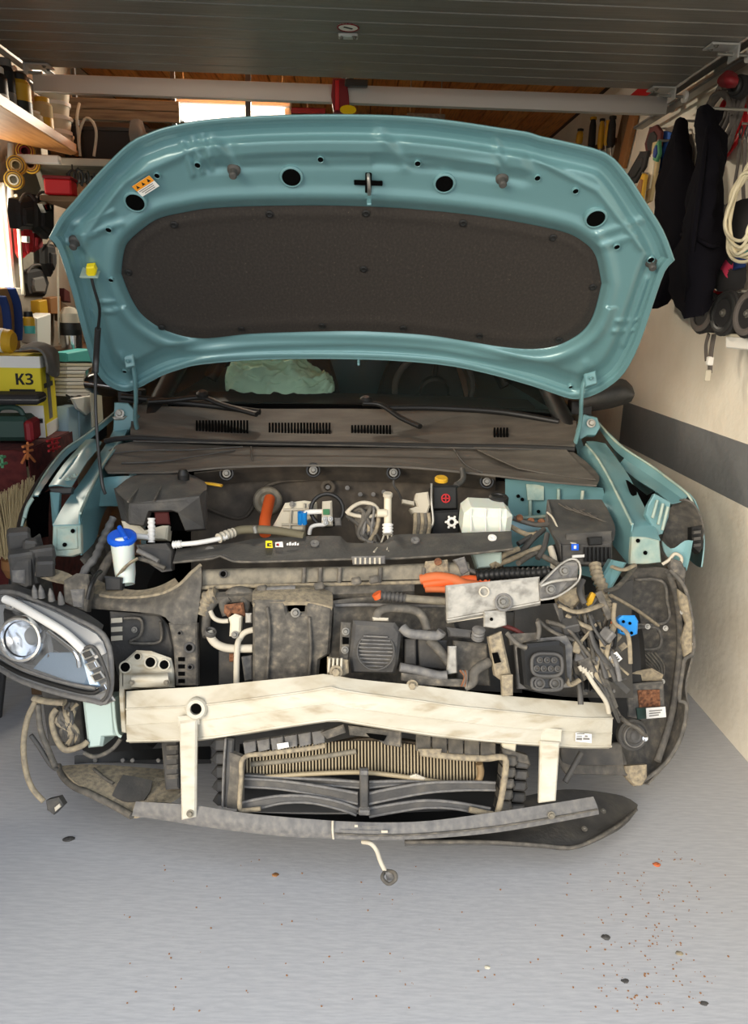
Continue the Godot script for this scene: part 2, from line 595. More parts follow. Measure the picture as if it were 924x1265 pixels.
func make_room() -> void:
	# floor, walls and ceiling have real thickness; the doorway is the only large opening
	struct(block(self, "floor", "floor_paint", Vector3(-0.06, -0.1, (BACK + DOOR) / 2), Vector3(3.2, 0.2, DOOR - BACK), Vector3.ZERO, 0.001), "grey painted concrete garage floor with brushed streaks", "floor")
	struct(block(self, "floor", "driveway", Vector3(0, -0.102, DOOR + 5.0), Vector3(16, 0.2, 10.0), Vector3.ZERO, 0.001), "pale driveway in front of the garage", "ground")
	var wr: Node3D = struct(block(self, "wall_right", "plaster", Vector3(RIGHT + 0.1, CEIL / 2, (BACK + DOOR) / 2), Vector3(0.2, CEIL, DOOR - BACK), Vector3.ZERO, 0.001), "cream rendered wall beside the car with a grey painted band", "wall")
	# the painted band stops at a far edge
	var a := VX(924, 549, RIGHT)
	var c := VX(924, 627.7, RIGHT)
	var f := VX(768, 521, RIGHT)
	block(wr, "painted_band", "stripe_paint", Vector3(RIGHT, (a.y + c.y) / 2, (f.z + DOOR) / 2), Vector3(0.004, a.y - c.y, DOOR - f.z), Vector3.ZERO, 0.001)
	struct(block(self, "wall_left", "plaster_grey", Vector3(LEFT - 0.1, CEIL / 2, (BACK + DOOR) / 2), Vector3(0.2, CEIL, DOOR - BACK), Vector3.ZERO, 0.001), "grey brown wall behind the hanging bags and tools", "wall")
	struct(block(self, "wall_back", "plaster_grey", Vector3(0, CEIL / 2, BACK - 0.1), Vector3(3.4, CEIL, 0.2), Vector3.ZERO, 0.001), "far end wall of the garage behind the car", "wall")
	struct(block(self, "wall_front", "plaster", Vector3(0, (2.36 + 2.8) / 2, DOOR - 0.05), Vector3(3.4, 0.44, 0.1), Vector3.ZERO, 0.002), "lintel wall above the garage doorway", "wall")
	var ce := Node3D.new()
	ce.name = "ceiling"
	add_child(ce)
	ce.position = Vector3(0, CEIL, BACK / 2)
	struct(ce, "orange brown wooden plank ceiling above the open garage door", "ceiling")
	block(ce, "roof_deck", "dark_wood", Vector3(0, CEIL + 0.09, (BACK + DOOR) / 2), Vector3(3.4, 0.12, DOOR - BACK), Vector3.ZERO, 0.002)
	var x := LEFT + 0.002
	var k := 0
	while x < RIGHT - 0.02:
		var w: float = minf(0.138, RIGHT - x - 0.002)
		block(ce, "plank", "plank_%d" % ((k * 7 + k / 3) % 3), Vector3(x + w / 2, CEIL + 0.012 + 0.001 * (k % 3), (BACK + DOOR) / 2 - 0.06), Vector3(w - 0.005, 0.024, DOOR - 0.12 - BACK), Vector3.ZERO, 0.004)
		x += w
		k += 1

func make_door() -> void:
	# sectional garage door, open and lying under the ceiling; seams measured at the middle of the frame
	var door := Node3D.new()
	door.name = "door_1"
	add_child(door)
	var y := 2.235
	door.position = Vector3(0, y, -2.0)
	struct(door, "dark grey ribbed sectional garage door lying open overhead", "door")
	var zend: float = VY(440, 97, y).z
	var seam: float = VY(462, 42, y).z
	var h: float = seam - zend
	var z := zend
	var n := 0
	while z < DOOR - 0.15:
		var d: float = minf(h, DOOR - 0.1 - z)
		var b := Bag.new()
		# cross-section of one section: flat with shallow pressed grooves, seen from below
		var rows := []
		var prof := [[0.0, 0.012], [0.006, 0.0], [0.03, 0.0], [0.19, 0.0], [0.196, 0.006], [0.204, 0.006], [0.21, 0.0], [0.40, 0.0], [0.406, 0.006], [0.414, 0.006], [0.42, 0.0], [0.60, 0.0], [0.606, 0.006], [0.614, 0.006], [0.62, 0.0], [0.79, 0.0], [0.796, 0.006], [0.804, 0.006], [0.81, 0.0], [0.985, 0.0], [1.0, 0.012]]
		for q in prof.size() - 1:
			var z0: float = z + d * prof[q][0]
			var z1: float = z + d * prof[q + 1][0]
			b.quad(Vector3(-1.2, y + prof[q][1], z0), Vector3(1.16, y + prof[q][1], z0), Vector3(1.16, y + prof[q + 1][1], z1), Vector3(-1.2, y + prof[q + 1][1], z1))
		b.box(Vector3(-0.02, y + 0.028, z + d / 2), Vector3(2.36, 0.03, d - 0.006), Basis(), 0.002)
		put(b, "door_section", mats["door_skin"], door)
		for s in [-1, 1]:
			if n < 4:
				var bx := 1.15 if s > 0 else -1.19
				block(door, "hinge_plate", "galvanised", Vector3(bx - s * 0.03, y - 0.004, z + 0.02), Vector3(0.09, 0.006, 0.07))
				block(door, "hinge_plate", "galvanised", Vector3(bx + s * 0.012, y - 0.02, z + 0.02), Vector3(0.006, 0.045, 0.07))
				stick(door, "roller_pin", "steel", Vector3(bx - s * 0.04, y - 0.025, z + 0.02), Vector3(bx + s * 0.075, y - 0.025, z + 0.02), 0.005)
				disc(door, "roller", "white", Vector3(bx + s * 0.055, y - 0.025, z + 0.02), Vector3(s, 0, 0), 0.021, 0.014)
				for q in [-1, 1]:
					bolt(door, Vector3(bx - s * 0.055, y - 0.007, z + 0.02 + q * 0.02), Vector3.DOWN, 0.006)
		z += h
		n += 1
	# lifting bracket in the middle of the seam with its round sticker
	var p := VY(430, 33, y)
	disc(door, "round_sticker", "white", p + Vector3(0, -0.001, 0), Vector3.DOWN, 0.034, 0.002, 24)
	ring(door, "sticker_edge", "dark_red", p + Vector3(0, -0.001, 0), Vector3.DOWN, 0.034, 0.005, 0.0035, 24)
	block(door, "sticker_print", "ink", p + Vector3(0, -0.0035, 0), Vector3(0.03, 0.001, 0.008), Vector3(0, 30, 0), 0.0002)
	block(door, "centre_bracket", "galvanised", VY(430, 41, y) + Vector3(0, -0.008, 0.0), Vector3(0.06, 0.012, 0.03))
	for s in [-1, 1]:
		bolt(door, VY(430 + s * 8, 40, y) + Vector3(0, -0.012, 0), Vector3.DOWN, 0.007)
	# tracks along both walls, and the galvanised cross rail at their far end
	for s in [-1, 1]:
		var xx := 1.21 if s > 0 else -1.25
		var tr := Node3D.new()
		tr.name = numbered("trim_1", self)
		add_child(tr, true)
		tr.position = Vector3(xx, y, -1.5)
		struct(tr, "%s running back from the doorway along the %s" % (["galvanised garage door track", "hung tools wall"] if s > 0 else ["darker garage door track", "wooden shelf wall"]), "door track")
		var far: float = VX(803, 151, 1.25).z
		var yt := y + 0.075
		var l := DOOR - 0.1 - far
		var zc := (DOOR - 0.1 + far) / 2
		block(tr, "track_web", "track_metal", Vector3(xx + s * 0.03, yt - 0.025, zc), Vector3(0.004, 0.05, l), Vector3.ZERO, 0.001)
		block(tr, "track_lip", "track_metal", Vector3(xx + s * 0.015, yt - 0.05, zc), Vector3(0.034, 0.004, l), Vector3.ZERO, 0.001)
		block(tr, "track_lip", "track_metal", Vector3(xx + s * 0.015, yt + 0.0, zc), Vector3(0.034, 0.004, l), Vector3.ZERO, 0.001)
		block(tr, "spring_tube", "dark_steel", Vector3(xx + s * 0.052, yt + 0.035, zc + 0.1), Vector3(0.035, 0.035, l - 0.25), Vector3.ZERO, 0.008)
		block(tr, "upper_track", "track_metal", Vector3(xx + s * 0.05, yt - 0.075, zc - 0.05), Vector3(0.045, 0.012, l + 0.25), Vector3.ZERO, 0.003)
		for q in 5:
			block(tr, "track_clip", "steel", Vector3(xx + s * 0.062, yt - 0.05, far + 0.12 + q * 0.5), Vector3(0.06, 0.05, 0.03))
			if q % 2 == 0:
				block(tr, "hanger_strap", "track_metal", Vector3(xx + s * 0.05, (yt + CEIL) / 2, far + 0.3 + q * 0.5), Vector3(0.03, CEIL - yt + 0.02, 0.004), Vector3.ZERO, 0.001)
	var e := V(70, 104, 3.32)
	var g := V(802, 127, 3.32)
	var mid := (e + g) / 2
	var railb := Bag.new()
	railb.box(Vector3(-0.02, mid.y, -3.33), Vector3(2.5, 0.062, 0.004), Basis(), 0.001)
	railb.box(Vector3(-0.02, mid.y + 0.03, -3.345), Vector3(2.5, 0.004, 0.035), Basis(), 0.001)
	railb.box(Vector3(-0.02, mid.y - 0.03, -3.345), Vector3(2.5, 0.004, 0.035), Basis(), 0.001)
	struct(put(railb, "trim_2", mats["galvanised"]), "bright galvanised cross rail tying the two door tracks together", "rail")
	# red release block and its yellow oval on the drive rail
	var o := thing("release_block", "red emergency release block with a yellow oval tag under the cross rail", "latch", V(420, 120, 3.28))
	slab(o, "block_body", "dark_red", "411,96,3.3 428,97 431,118 432,138 412,138 409,118", 0.05, 0.004, Vector3(0, 0, -1))
	slab(o, "block_rib", "red", "414,99,3.295 419,99 419,136 414,136", 0.01, 0.002, Vector3(0, 0, -1))
	turned(o, "oval_tag", "yellow", [Vector2(0, 0), Vector2(0.032, 0), Vector2(0.032, 0.004), Vector2(0, 0.005)], V(430, 136, 3.27), Vector3(0, 0.3, 1), 20).scale = Vector3(1, 0.6, 1)
	stick(o, "release_lever", "steel", V(428, 82, 3.3), V(430, 98, 3.3), 0.008)
	block(o, "lever_foot", "dark_steel", V(440, 103, 3.3), Vector3(0.09, 0.025, 0.03))
	# steel drive rail from the block towards the back
	var dr := Bag.new()
	dr.box(Vector3(-0.05, y + 0.13, -2.9), Vector3(0.05, 0.035, 5.2), Basis(), 0.004)
	struct(put(dr, "trim_3", mats["dark_steel"]), "dark door opener rail under the ceiling", "rail")

func make_light() -> void:
	look = Basis.from_euler(Vector3(deg_to_rad(-15.0), deg_to_rad(-1.8), deg_to_rad(1.6)))
	var cam := Camera3D.new()
	cam.name = "camera"
	cam.fov = rad_to_deg(2.0 * atan(632.5 / FOCAL))
	cam.transform = Transform3D(look, eye)
	cam.near = 0.05
	cam.far = 60
	add_child(cam)
	cam.current = true
	var env := Environment.new()
	env.background_mode = Environment.BG_SKY
	var sky := Sky.new()
	var sm := ProceduralSkyMaterial.new()
	sm.sky_top_color = Color(0.86, 0.90, 0.96)
	sm.sky_horizon_color = Color(0.97, 0.96, 0.94)
	sm.ground_bottom_color = Color(0.5, 0.49, 0.47)
	sm.ground_horizon_color = Color(0.75, 0.74, 0.72)
	sm.sky_energy_multiplier = 1.0
	sky.sky_material = sm
	env.sky = sky
	env.tonemap_mode = Environment.TONE_MAPPER_LINEAR
	env.tonemap_exposure = 2.8
	env.sdfgi_enabled = true
	env.ssao_enabled = true
	env.ssil_enabled = true
	var we := WorldEnvironment.new()
	we.name = "environment"
	we.environment = env
	add_child(we)
	var sun := DirectionalLight3D.new()               # veiled sun, high in front of the doorway and to the left
	sun.name = "veiled_sun"
	sun.light_color = Color(1.0, 0.93, 0.82)
	sun.light_energy = 0.38
	sun.light_angular_distance = 35.0
	sun.shadow_enabled = true
	sun.sky_mode = DirectionalLight3D.SKY_MODE_LIGHT_ONLY
	sun.rotation_degrees = Vector3(-13, -36, 0)
	add_child(sun)

# ---------------------------------------------------------------- bonnet
func at_x(line: PackedVector2Array, x: float) -> float:
	for i in line.size() - 1:
		if x <= line[i + 1].x:
			var t := (x - line[i].x) / maxf(line[i + 1].x - line[i].x, 1e-6)
			return lerpf(line[i].y, line[i + 1].y, clampf(t, 0, 1))
	return line[-1].y

func round_line(s: String) -> PackedVector2Array:          # a rounded line through points
	var p := flat2(s)
	var out := PackedVector2Array()
	for i in p.size() - 1:
		for k in 6:
			out.append(p[i].cubic_interpolate(p[i + 1], p[maxi(i - 1, 0)], p[mini(i + 2, p.size() - 1)], k / 6.0))
	out.append(p[-1])
	return out

func dist(poly: PackedVector2Array, q: Vector2) -> float:
	var best := 1e9
	for i in poly.size():
		var a := poly[i]
		var ab := poly[(i + 1) % poly.size()] - a
		var t := clampf((q - a).dot(ab) / maxf(ab.length_squared(), 1e-9), 0, 1)
		best = minf(best, (a + ab * t).distance_squared_to(q))
	var d := sqrt(best)
	return d if Geometry2D.is_point_in_polygon(q, poly) else -d

func bead(q: Vector2, a: Vector2, b: Vector2, w: float) -> float:   # a rounded ridge along a line
	var ab := b - a
	var t := clampf((q - a).dot(ab) / ab.length_squared(), 0, 1)
	var d := (a + ab * t).distance_to(q) / w
	return exp(-d * d)

func hood_point(px: float, py: float, off: float) -> Vector3:   # on the tilted bonnet plane, off metres below its under side
	var a := V(440, 470, 2.58)
	var b := V(440, 143, 1.97)
	var n := Vector3.RIGHT.cross(b - a).normalized()
	if n.z < 0:
		n = -n
	var d := ray(px, py)
	var t := (a + n * off - eye).dot(n) / d.dot(n)
	return eye + d * t

var hood_top: PackedVector2Array
var hood_outline: PackedVector2Array
var hood_liner: PackedVector2Array
var hood_beads := []

func crown(q: Vector2) -> float:
	return 0.085 * pow(absf((q.x - 447.0) / 385.0), 2.6) + 0.03 * pow(clampf((290.0 - q.y) / 150.0, 0, 1), 2.0)

func hood_off(q: Vector2) -> float:                        # relief of the pressed inner panel
	var d := maxf(dist(hood_outline, q), 0.0)
	var dl := -dist(hood_liner, q)
	var y0 := at_x(hood_top, q.x)
	var off := crown(q)
	off += 0.007 * (1.0 - smoothstep(5.0, 8.0, d))                       # hem flange
	off -= 0.014 * smoothstep(6.0, 11.0, d) * (1.0 - smoothstep(20.0, 30.0, d))
	off += 0.012 * smoothstep(22.0, 34.0, d)
	if dl < 40.0:
		off += 0.007 * exp(-pow((dl - 14.0) / 7.0, 2.0))                 # rolled edge round the liner
		off -= 0.024 * (1.0 - smoothstep(-2.0, 10.0, dl))
	if q.y < 262.0:                                                       # stiffener along the front edge
		var mid := smoothstep(240.0, 262.0, q.x) * (1.0 - smoothstep(640.0, 665.0, q.x))
		var dy := q.y - y0
		off += 0.014 * mid * smoothstep(24.0, 31.0, dy) * (1.0 - smoothstep(44.0, 52.0, dy)) * (1.0 - 0.8 * bead(q, Vector2(276, 150), Vector2(290, 215), 10.0) - 0.8 * bead(q, Vector2(486, 150), Vector2(496, 215), 12.0) - 0.8 * bead(q, Vector2(618, 160), Vector2(622, 220), 9.0))
		off -= 0.008 * mid * exp(-pow((dy - 58.0) / 6.0, 2.0))
	if q.y > 380.0 and dl > 0.0:
		off += 0.010 * exp(-pow((dl - 17.0) / 7.0, 2.0))
	var press := 0.0
	for bd in hood_beads:
		if absf(q.x - bd[0].x) < 160.0 and absf(q.y - bd[0].y) < 110.0:
			press = maxf(press, 0.008 * bead(q, bd[0], bd[1], bd[2] * 0.65))
	return off + press * smoothstep(3.0, 9.0, d)

func hood_rest(q: Vector2, r: float) -> float:             # highest relief within r pixels
	var m := -1.0
	for k in 8:
		m = maxf(m, hood_off(q + Vector2.from_angle(TAU * k / 8.0) * r))
	return maxf(m, hood_off(q))

func make_hood() -> void:
	var top := round_line("62,294 75,270 92,250 110,229 135,202 162,177 185,166 205,159 245,151 300,146 360,143.5 430,143 500,145 560,151 620,160 652,165 668,170 700,177 747,190 772,214 796,250 818,285 832,321")
	var bot := round_line("62,294 73,307 90,360 102,405 112,440 122,462 134,475 150,482 167,480 198,464 220,456 250,449 330,443 450,443 540,449 600,460 658,476 690,487 709,492 728,489 750,478 771,459 789,424 806,374 820,335 832,321")
	var lt := round_line("150,338 153,312 161,296 192,272 225,263 265,257 350,254 452,255 540,261 620,271 694,286 722,300 736,317 743,350")
	var lb := round_line("150,338 162,368 178,391 209,410 251,418 313,412 417,409 470,410 528,414 580,422 625,429 660,431 690,426 718,410 733,388 743,350")
	var outline := PackedVector2Array()
	var liner := PackedVector2Array()
	for q in top: outline.append(q)
	for i in range(bot.size() - 2, 0, -1): outline.append(bot[i])
	for q in lt: liner.append(q)
	for i in range(lb.size() - 2, 0, -1): liner.append(lb[i])
	var hood := Node3D.new()
	hood.name = "hood"
	car.add_child(hood, true)
	hood.position = V(440, 470, 2.58) - car.position
	hood_top = top
	hood_outline = outline
	hood_liner = liner
	for w in "92,278 138,262 7;100,292 150,276 7;84,300 118,289 6;738,290 792,272 7;742,305 785,291 7;112,374 140,373 4;114,386 142,385 4;762,397 792,395 4;758,410 788,408 4;262,172 292,205 9;470,165 500,205 11;612,172 622,200 7;300,200 480,198 9;500,200 612,206 9;250,180 150,225 9;150,225 98,305 9;660,196 738,236 6;738,236 792,306 7;104,320 122,400 5;798,345 770,425 6;250,168 262,208 5;238,172 250,212 5;226,178 238,216 5;150,440 160,470 8;722,450 712,480 9".split(";"):
		var n := w.replace(" ", ",").split_floats(",")
		hood_beads.append([Vector2(n[0], n[1]), Vector2(n[2], n[3]), n[4]])
	var nx := 280
	var ny := 120
	var g := []
	var skin := []
	for j in ny + 1:
		var row := []
		var srow := []
		var v := float(j) / ny
		for i in nx + 1:
			var u := float(i) / nx
			var px := 62.0 + 770.0 * (u + 0.012 * sin(TAU * u) * -1.0)
			px = clampf(px, 62.0, 832.0)
			var y0 := at_x(top, px)
			var y1 := at_x(bot, px)
			var py := lerpf(y0, y1, v)
			var q := Vector2(px, py)
			var d := maxf(dist(outline, q), 0.0)
			var skin_off := crown(q)
			var off := hood_off(q)
			row.append(hood_point(px, py, off))
			srow.append(hood_point(px, py, skin_off - 0.028 * smoothstep(0.0, 30.0, d) - 0.002))
		g.append(row)
		skin.append(srow)
	var b := Bag.new()
	b.grid(g, false, false, true)
	put(b, "inner_panel", mats["teal"], hood)
	b = Bag.new()
	b.grid(skin)
	for lines in [[g[0], skin[0]], [g[ny], skin[ny]]]:
		for i in nx:
			b.quad(lines[0][i], lines[0][i + 1], lines[1][i + 1], lines[1][i])
	put(b, "outer_skin", mats["teal"], hood)
	# bright rolled lip round the edge
	var lip := []
	for i in range(0, outline.size(), 2):
		var xn2 := (outline[i].x - 447.0) / 385.0
		lip.append(hood_point(outline[i].x, outline[i].y, 0.085 * pow(absf(xn2), 2.6) + 0.03 * pow(clampf((290.0 - outline[i].y) / 150.0, 0, 1), 2.0) + 0.004))
	lip.append(lip[0])
	b = Bag.new()
	b.tube(lip, [0.0035], 6, false)
	put(b, "hem_lip", mats["teal"], hood)
	# insulation pad
	g = []
	var back := []
	var pad := FastNoiseLite.new()
	pad.frequency = 0.012
	pad.seed = 5
	for j in 41:
		var row := []
		var brow := []
		for i in 101:
			var px := 150.0 + 593.0 * (0.5 - 0.5 * cos(PI * i / 100.0))
			var py := lerpf(at_x(lt, px), at_x(lb, px), j / 40.0)
			var d := maxf(dist(liner, Vector2(px, py)), 0.0)
			var xn := (px - 447.0) / 385.0
			var off := 0.085 * pow(absf(xn), 2.6) + 0.03 * pow(clampf((290.0 - py) / 150.0, 0, 1), 2.0) - 0.006 + 0.008 * smoothstep(0.0, 12.0, d) - 0.004 * smoothstep(10.0, 20.0, d) + 0.002 * pad.get_noise_2d(px, py)
			row.append(hood_point(px, py, off))
			brow.append(hood_point(px, py, off - 0.012))
		g.append(row)
		back.append(brow)
	b = Bag.new()
	b.grid(g, false, false, true)
	b.grid(back)
	for j in [0, 40]:
		for i in 100:
			b.quad(g[j][i], g[j][i + 1], back[j][i + 1], back[j][i])
	var o := put(b, "insulation_pad", mats["liner"], hood, "dark grey felt pad with push clips")
	var a := V(440, 470, 2.58)
	var hn := Vector3.RIGHT.cross(V(440, 143, 1.97) - a).normalized()
	if hn.z < 0:
		hn = -hn
	for s in "215,277 333,264 452,263 572,275 683,293 159,336 449,332 732,354 200,404 298,406 398,402 498,405 592,414 690,419".split(" "):
		var n := s.split_floats(",")
		var xn := (n[0] - 447.0) / 385.0
		turned(o, "push_clip", "black", [Vector2(0.010, 0), Vector2(0.011, 0.003), Vector2(0.007, 0.005), Vector2(0.003, 0.004), Vector2(0, 0.004)], hood_point(n[0], n[1], 0.085 * pow(absf(xn), 2.6) - 0.0 + 0.03 * pow(clampf((290.0 - n[1]) / 150.0, 0, 1), 2.0)), hn, 14)
	# openings pressed through the inner panel: big round ones and small ones
	for s in "167,250,11 360,219,11 549,227,10.5 736,270,11 194,217,3 244,204,3.2 396,197,3.2 516,202,3.2 664,220,3.2 711,236,3.2 134,284,3.4 762,305,3.4 137,346,3 804,321,4 705,478,3 154,459,3".split(" "):
		var n := s.split_floats(",")
		var xn := (n[0] - 447.0) / 385.0
		var q := Vector2(n[0], n[1])
		var r := n[2] * 2.02 / FOCAL
		var base := hood_rest(q, n[2] * 1.15) + 0.003
		turned(hood, "hole_collar", "teal", [Vector2(r * 1.3, -0.012), Vector2(r * 1.24, 0.0005), Vector2(r * 1.08, 0.0025), Vector2(r, 0.002), Vector2(r * 0.98, 0.0)], hood_point(n[0], n[1], base), hn, 24)
		turned(hood, "access_hole", "void", [Vector2(0, 0), Vector2(r * 1.02, 0)], hood_point(n[0], n[1], base + 0.0008), hn, 24)
	# rubber stops standing on the panel
	for s in "289,209 620,220 93,297 804,323".split(" "):
		var n := s.split_floats(",")
		var xn := (n[0] - 447.0) / 385.0
		turned(hood, "rubber_stop", "plastic", [Vector2(0.017, 0), Vector2(0.016, 0.006), Vector2(0.010, 0.010), Vector2(0.010, 0.028), Vector2(0.007, 0.032), Vector2(0, 0.032)], hood_point(n[0], n[1], hood_off(Vector2(n[0], n[1])) - 0.002), hn, 14)
	# latch slot and striker
	var up := (V(440, 143, 1.97) - a).normalized()
	var basis := Basis(Vector3.RIGHT, up, Vector3.RIGHT.cross(up))
	b = Bag.new()
	b.box(hood_point(455, 226, hood_rest(Vector2(455, 226), 12) + 0.001), Vector3(0.072, 0.013, 0.006), basis, 0.003)
	b.box(hood_point(455, 226, hood_rest(Vector2(455, 226), 12) + 0.001), Vector3(0.016, 0.055, 0.006), basis, 0.003)
	put(b, "latch_slot", mats["void"], hood)
	pipe(hood, "striker", "steel", [hood_point(455, 216, 0.02), hood_point(455, 218, 0.05), hood_point(456, 234, 0.055), hood_point(456, 240, 0.02)], 0.0045)
	block(hood, "striker_plate", "teal", hood_point(456, 246, 0.015), Vector3(0.012, 0.05, 0.006), Vector3(-50, 0, 0))
	block(hood, "grab_tab", "teal", hood_point(443, 447, 0.012), Vector3(0.008, 0.03, 0.01), Vector3(-50, 0, 0))
	# warning sticker
	var st := basis.rotated(hn, deg_to_rad(33))
	var sp := hood_point(180, 230, 0.05)
	var lab := hood
	var base2 := hood_point(180, 230, hood_rest(Vector2(180, 230), 12) + 0.002)
	b = Bag.new()
	b.box(base2, Vector3(0.058, 0.034, 0.0016), st, 0.0003)
	put(b, "sticker_sheet", mats["white"], lab)
	b = Bag.new()
	b.box(base2 + st.y * 0.009 + st.z * 0.001, Vector3(0.058, 0.016, 0.0014), st, 0.0003)
	put(b, "orange_band", mats["label_orange"], lab)
	for k in 3:
		var c := base2 + st.x * (k - 1) * 0.018 + st.y * 0.009 + st.z * 0.0018
		b = Bag.new()
		b.slab([c - st.x * 0.005 - st.y * 0.004, c + st.x * 0.005 - st.y * 0.004, c + st.y * 0.005], -st.z * 0.0008, 0.0001)
		put(b, "warning_mark", mats["ink"], lab)
		b = Bag.new()
		b.box(base2 - st.y * (0.003 + 0.0048 * k) + st.z * 0.001 + st.x * 0.002 * (k - 1), Vector3(0.046 - 0.006 * k, 0.0016, 0.0008), st, 0.0001)
		put(b, "print_line", mats["grey_cloth"], lab)
	# hinges
	for s in [["160,430,2.5 166,462,2.52 168,490,2.56 167,515,2.62 170,532,2.66", "152,440 164,437 166,452 155,455"], ["730,452,2.5 720,476,2.5 718,496,2.52 717,520,2.58 711,546,2.62", "722,462 736,458 738,474 724,478"]]:
		pipe(hood, "hinge_arm", "teal", s[0], 0.014, 8, 0, 0.5)
		slab(hood, "hinge_foot", "teal", s[1].replace(" ", ",2.44 ") + ",2.44", 0.012)
	bolt(hood, V(158, 446, 2.43), hn, 0.006, "teal")
	bolt(hood, V(730, 467, 2.43), hn, 0.006, "teal")
	# prop rod hooked into the bonnet by its yellow clip
	var rod := Node3D.new()
	rod.name = "prop_rod"
	car.add_child(rod, true)
	rod.position = V(127, 607, 2.2) - car.position
	pipe(rod, "upper_rod", "black", [hood_point(113, 343, 0.09), hood_point(116, 356, 0.10), hood_point(122, 376, 0.11), hood_point(123, 388, 0.11), hood_point(121, 408, 0.12)], 0.0042)
	pipe(rod, "foam_grip", "dark_steel", [hood_point(121, 406, 0.12), hood_point(119, 440, 0.13), V(118, 460, 2.33)], 0.009)
	pipe(rod, "lower_rod", "dark_steel", [V(118, 458, 2.33), V(118, 500, 2.29), V(121, 550, 2.25), V(126, 596, 2.2), V(130, 610, 2.2)], 0.005)
	var clip := slab(hood, "prop_clip", "yellow", [hood_point(106, 331, 0.09), hood_point(116, 330, 0.09), hood_point(119, 337, 0.09), hood_point(116, 345, 0.09), hood_point(110, 345, 0.09), hood_point(106, 339, 0.09)], 0.018, 0.003, -hn)
	block(clip, "clip_plate", "teal_pale", hood_point(112, 336, 0.07), Vector3(0.05, 0.05, 0.006), Vector3(-50, 0, 0))

func node(called: String, parent: Node3D, at: Vector3) -> Node3D:   # a part that has sub-parts and no mesh of its own
	if level(parent) > 1:
		return parent
	var o := Node3D.new()
	o.name = numbered(called, parent)
	o.position = at - (Vector3.ZERO if parent == self else origin_of(parent))
	parent.add_child(o, true)
	return o

const FRONT := Vector3(0, 0.35, 1)

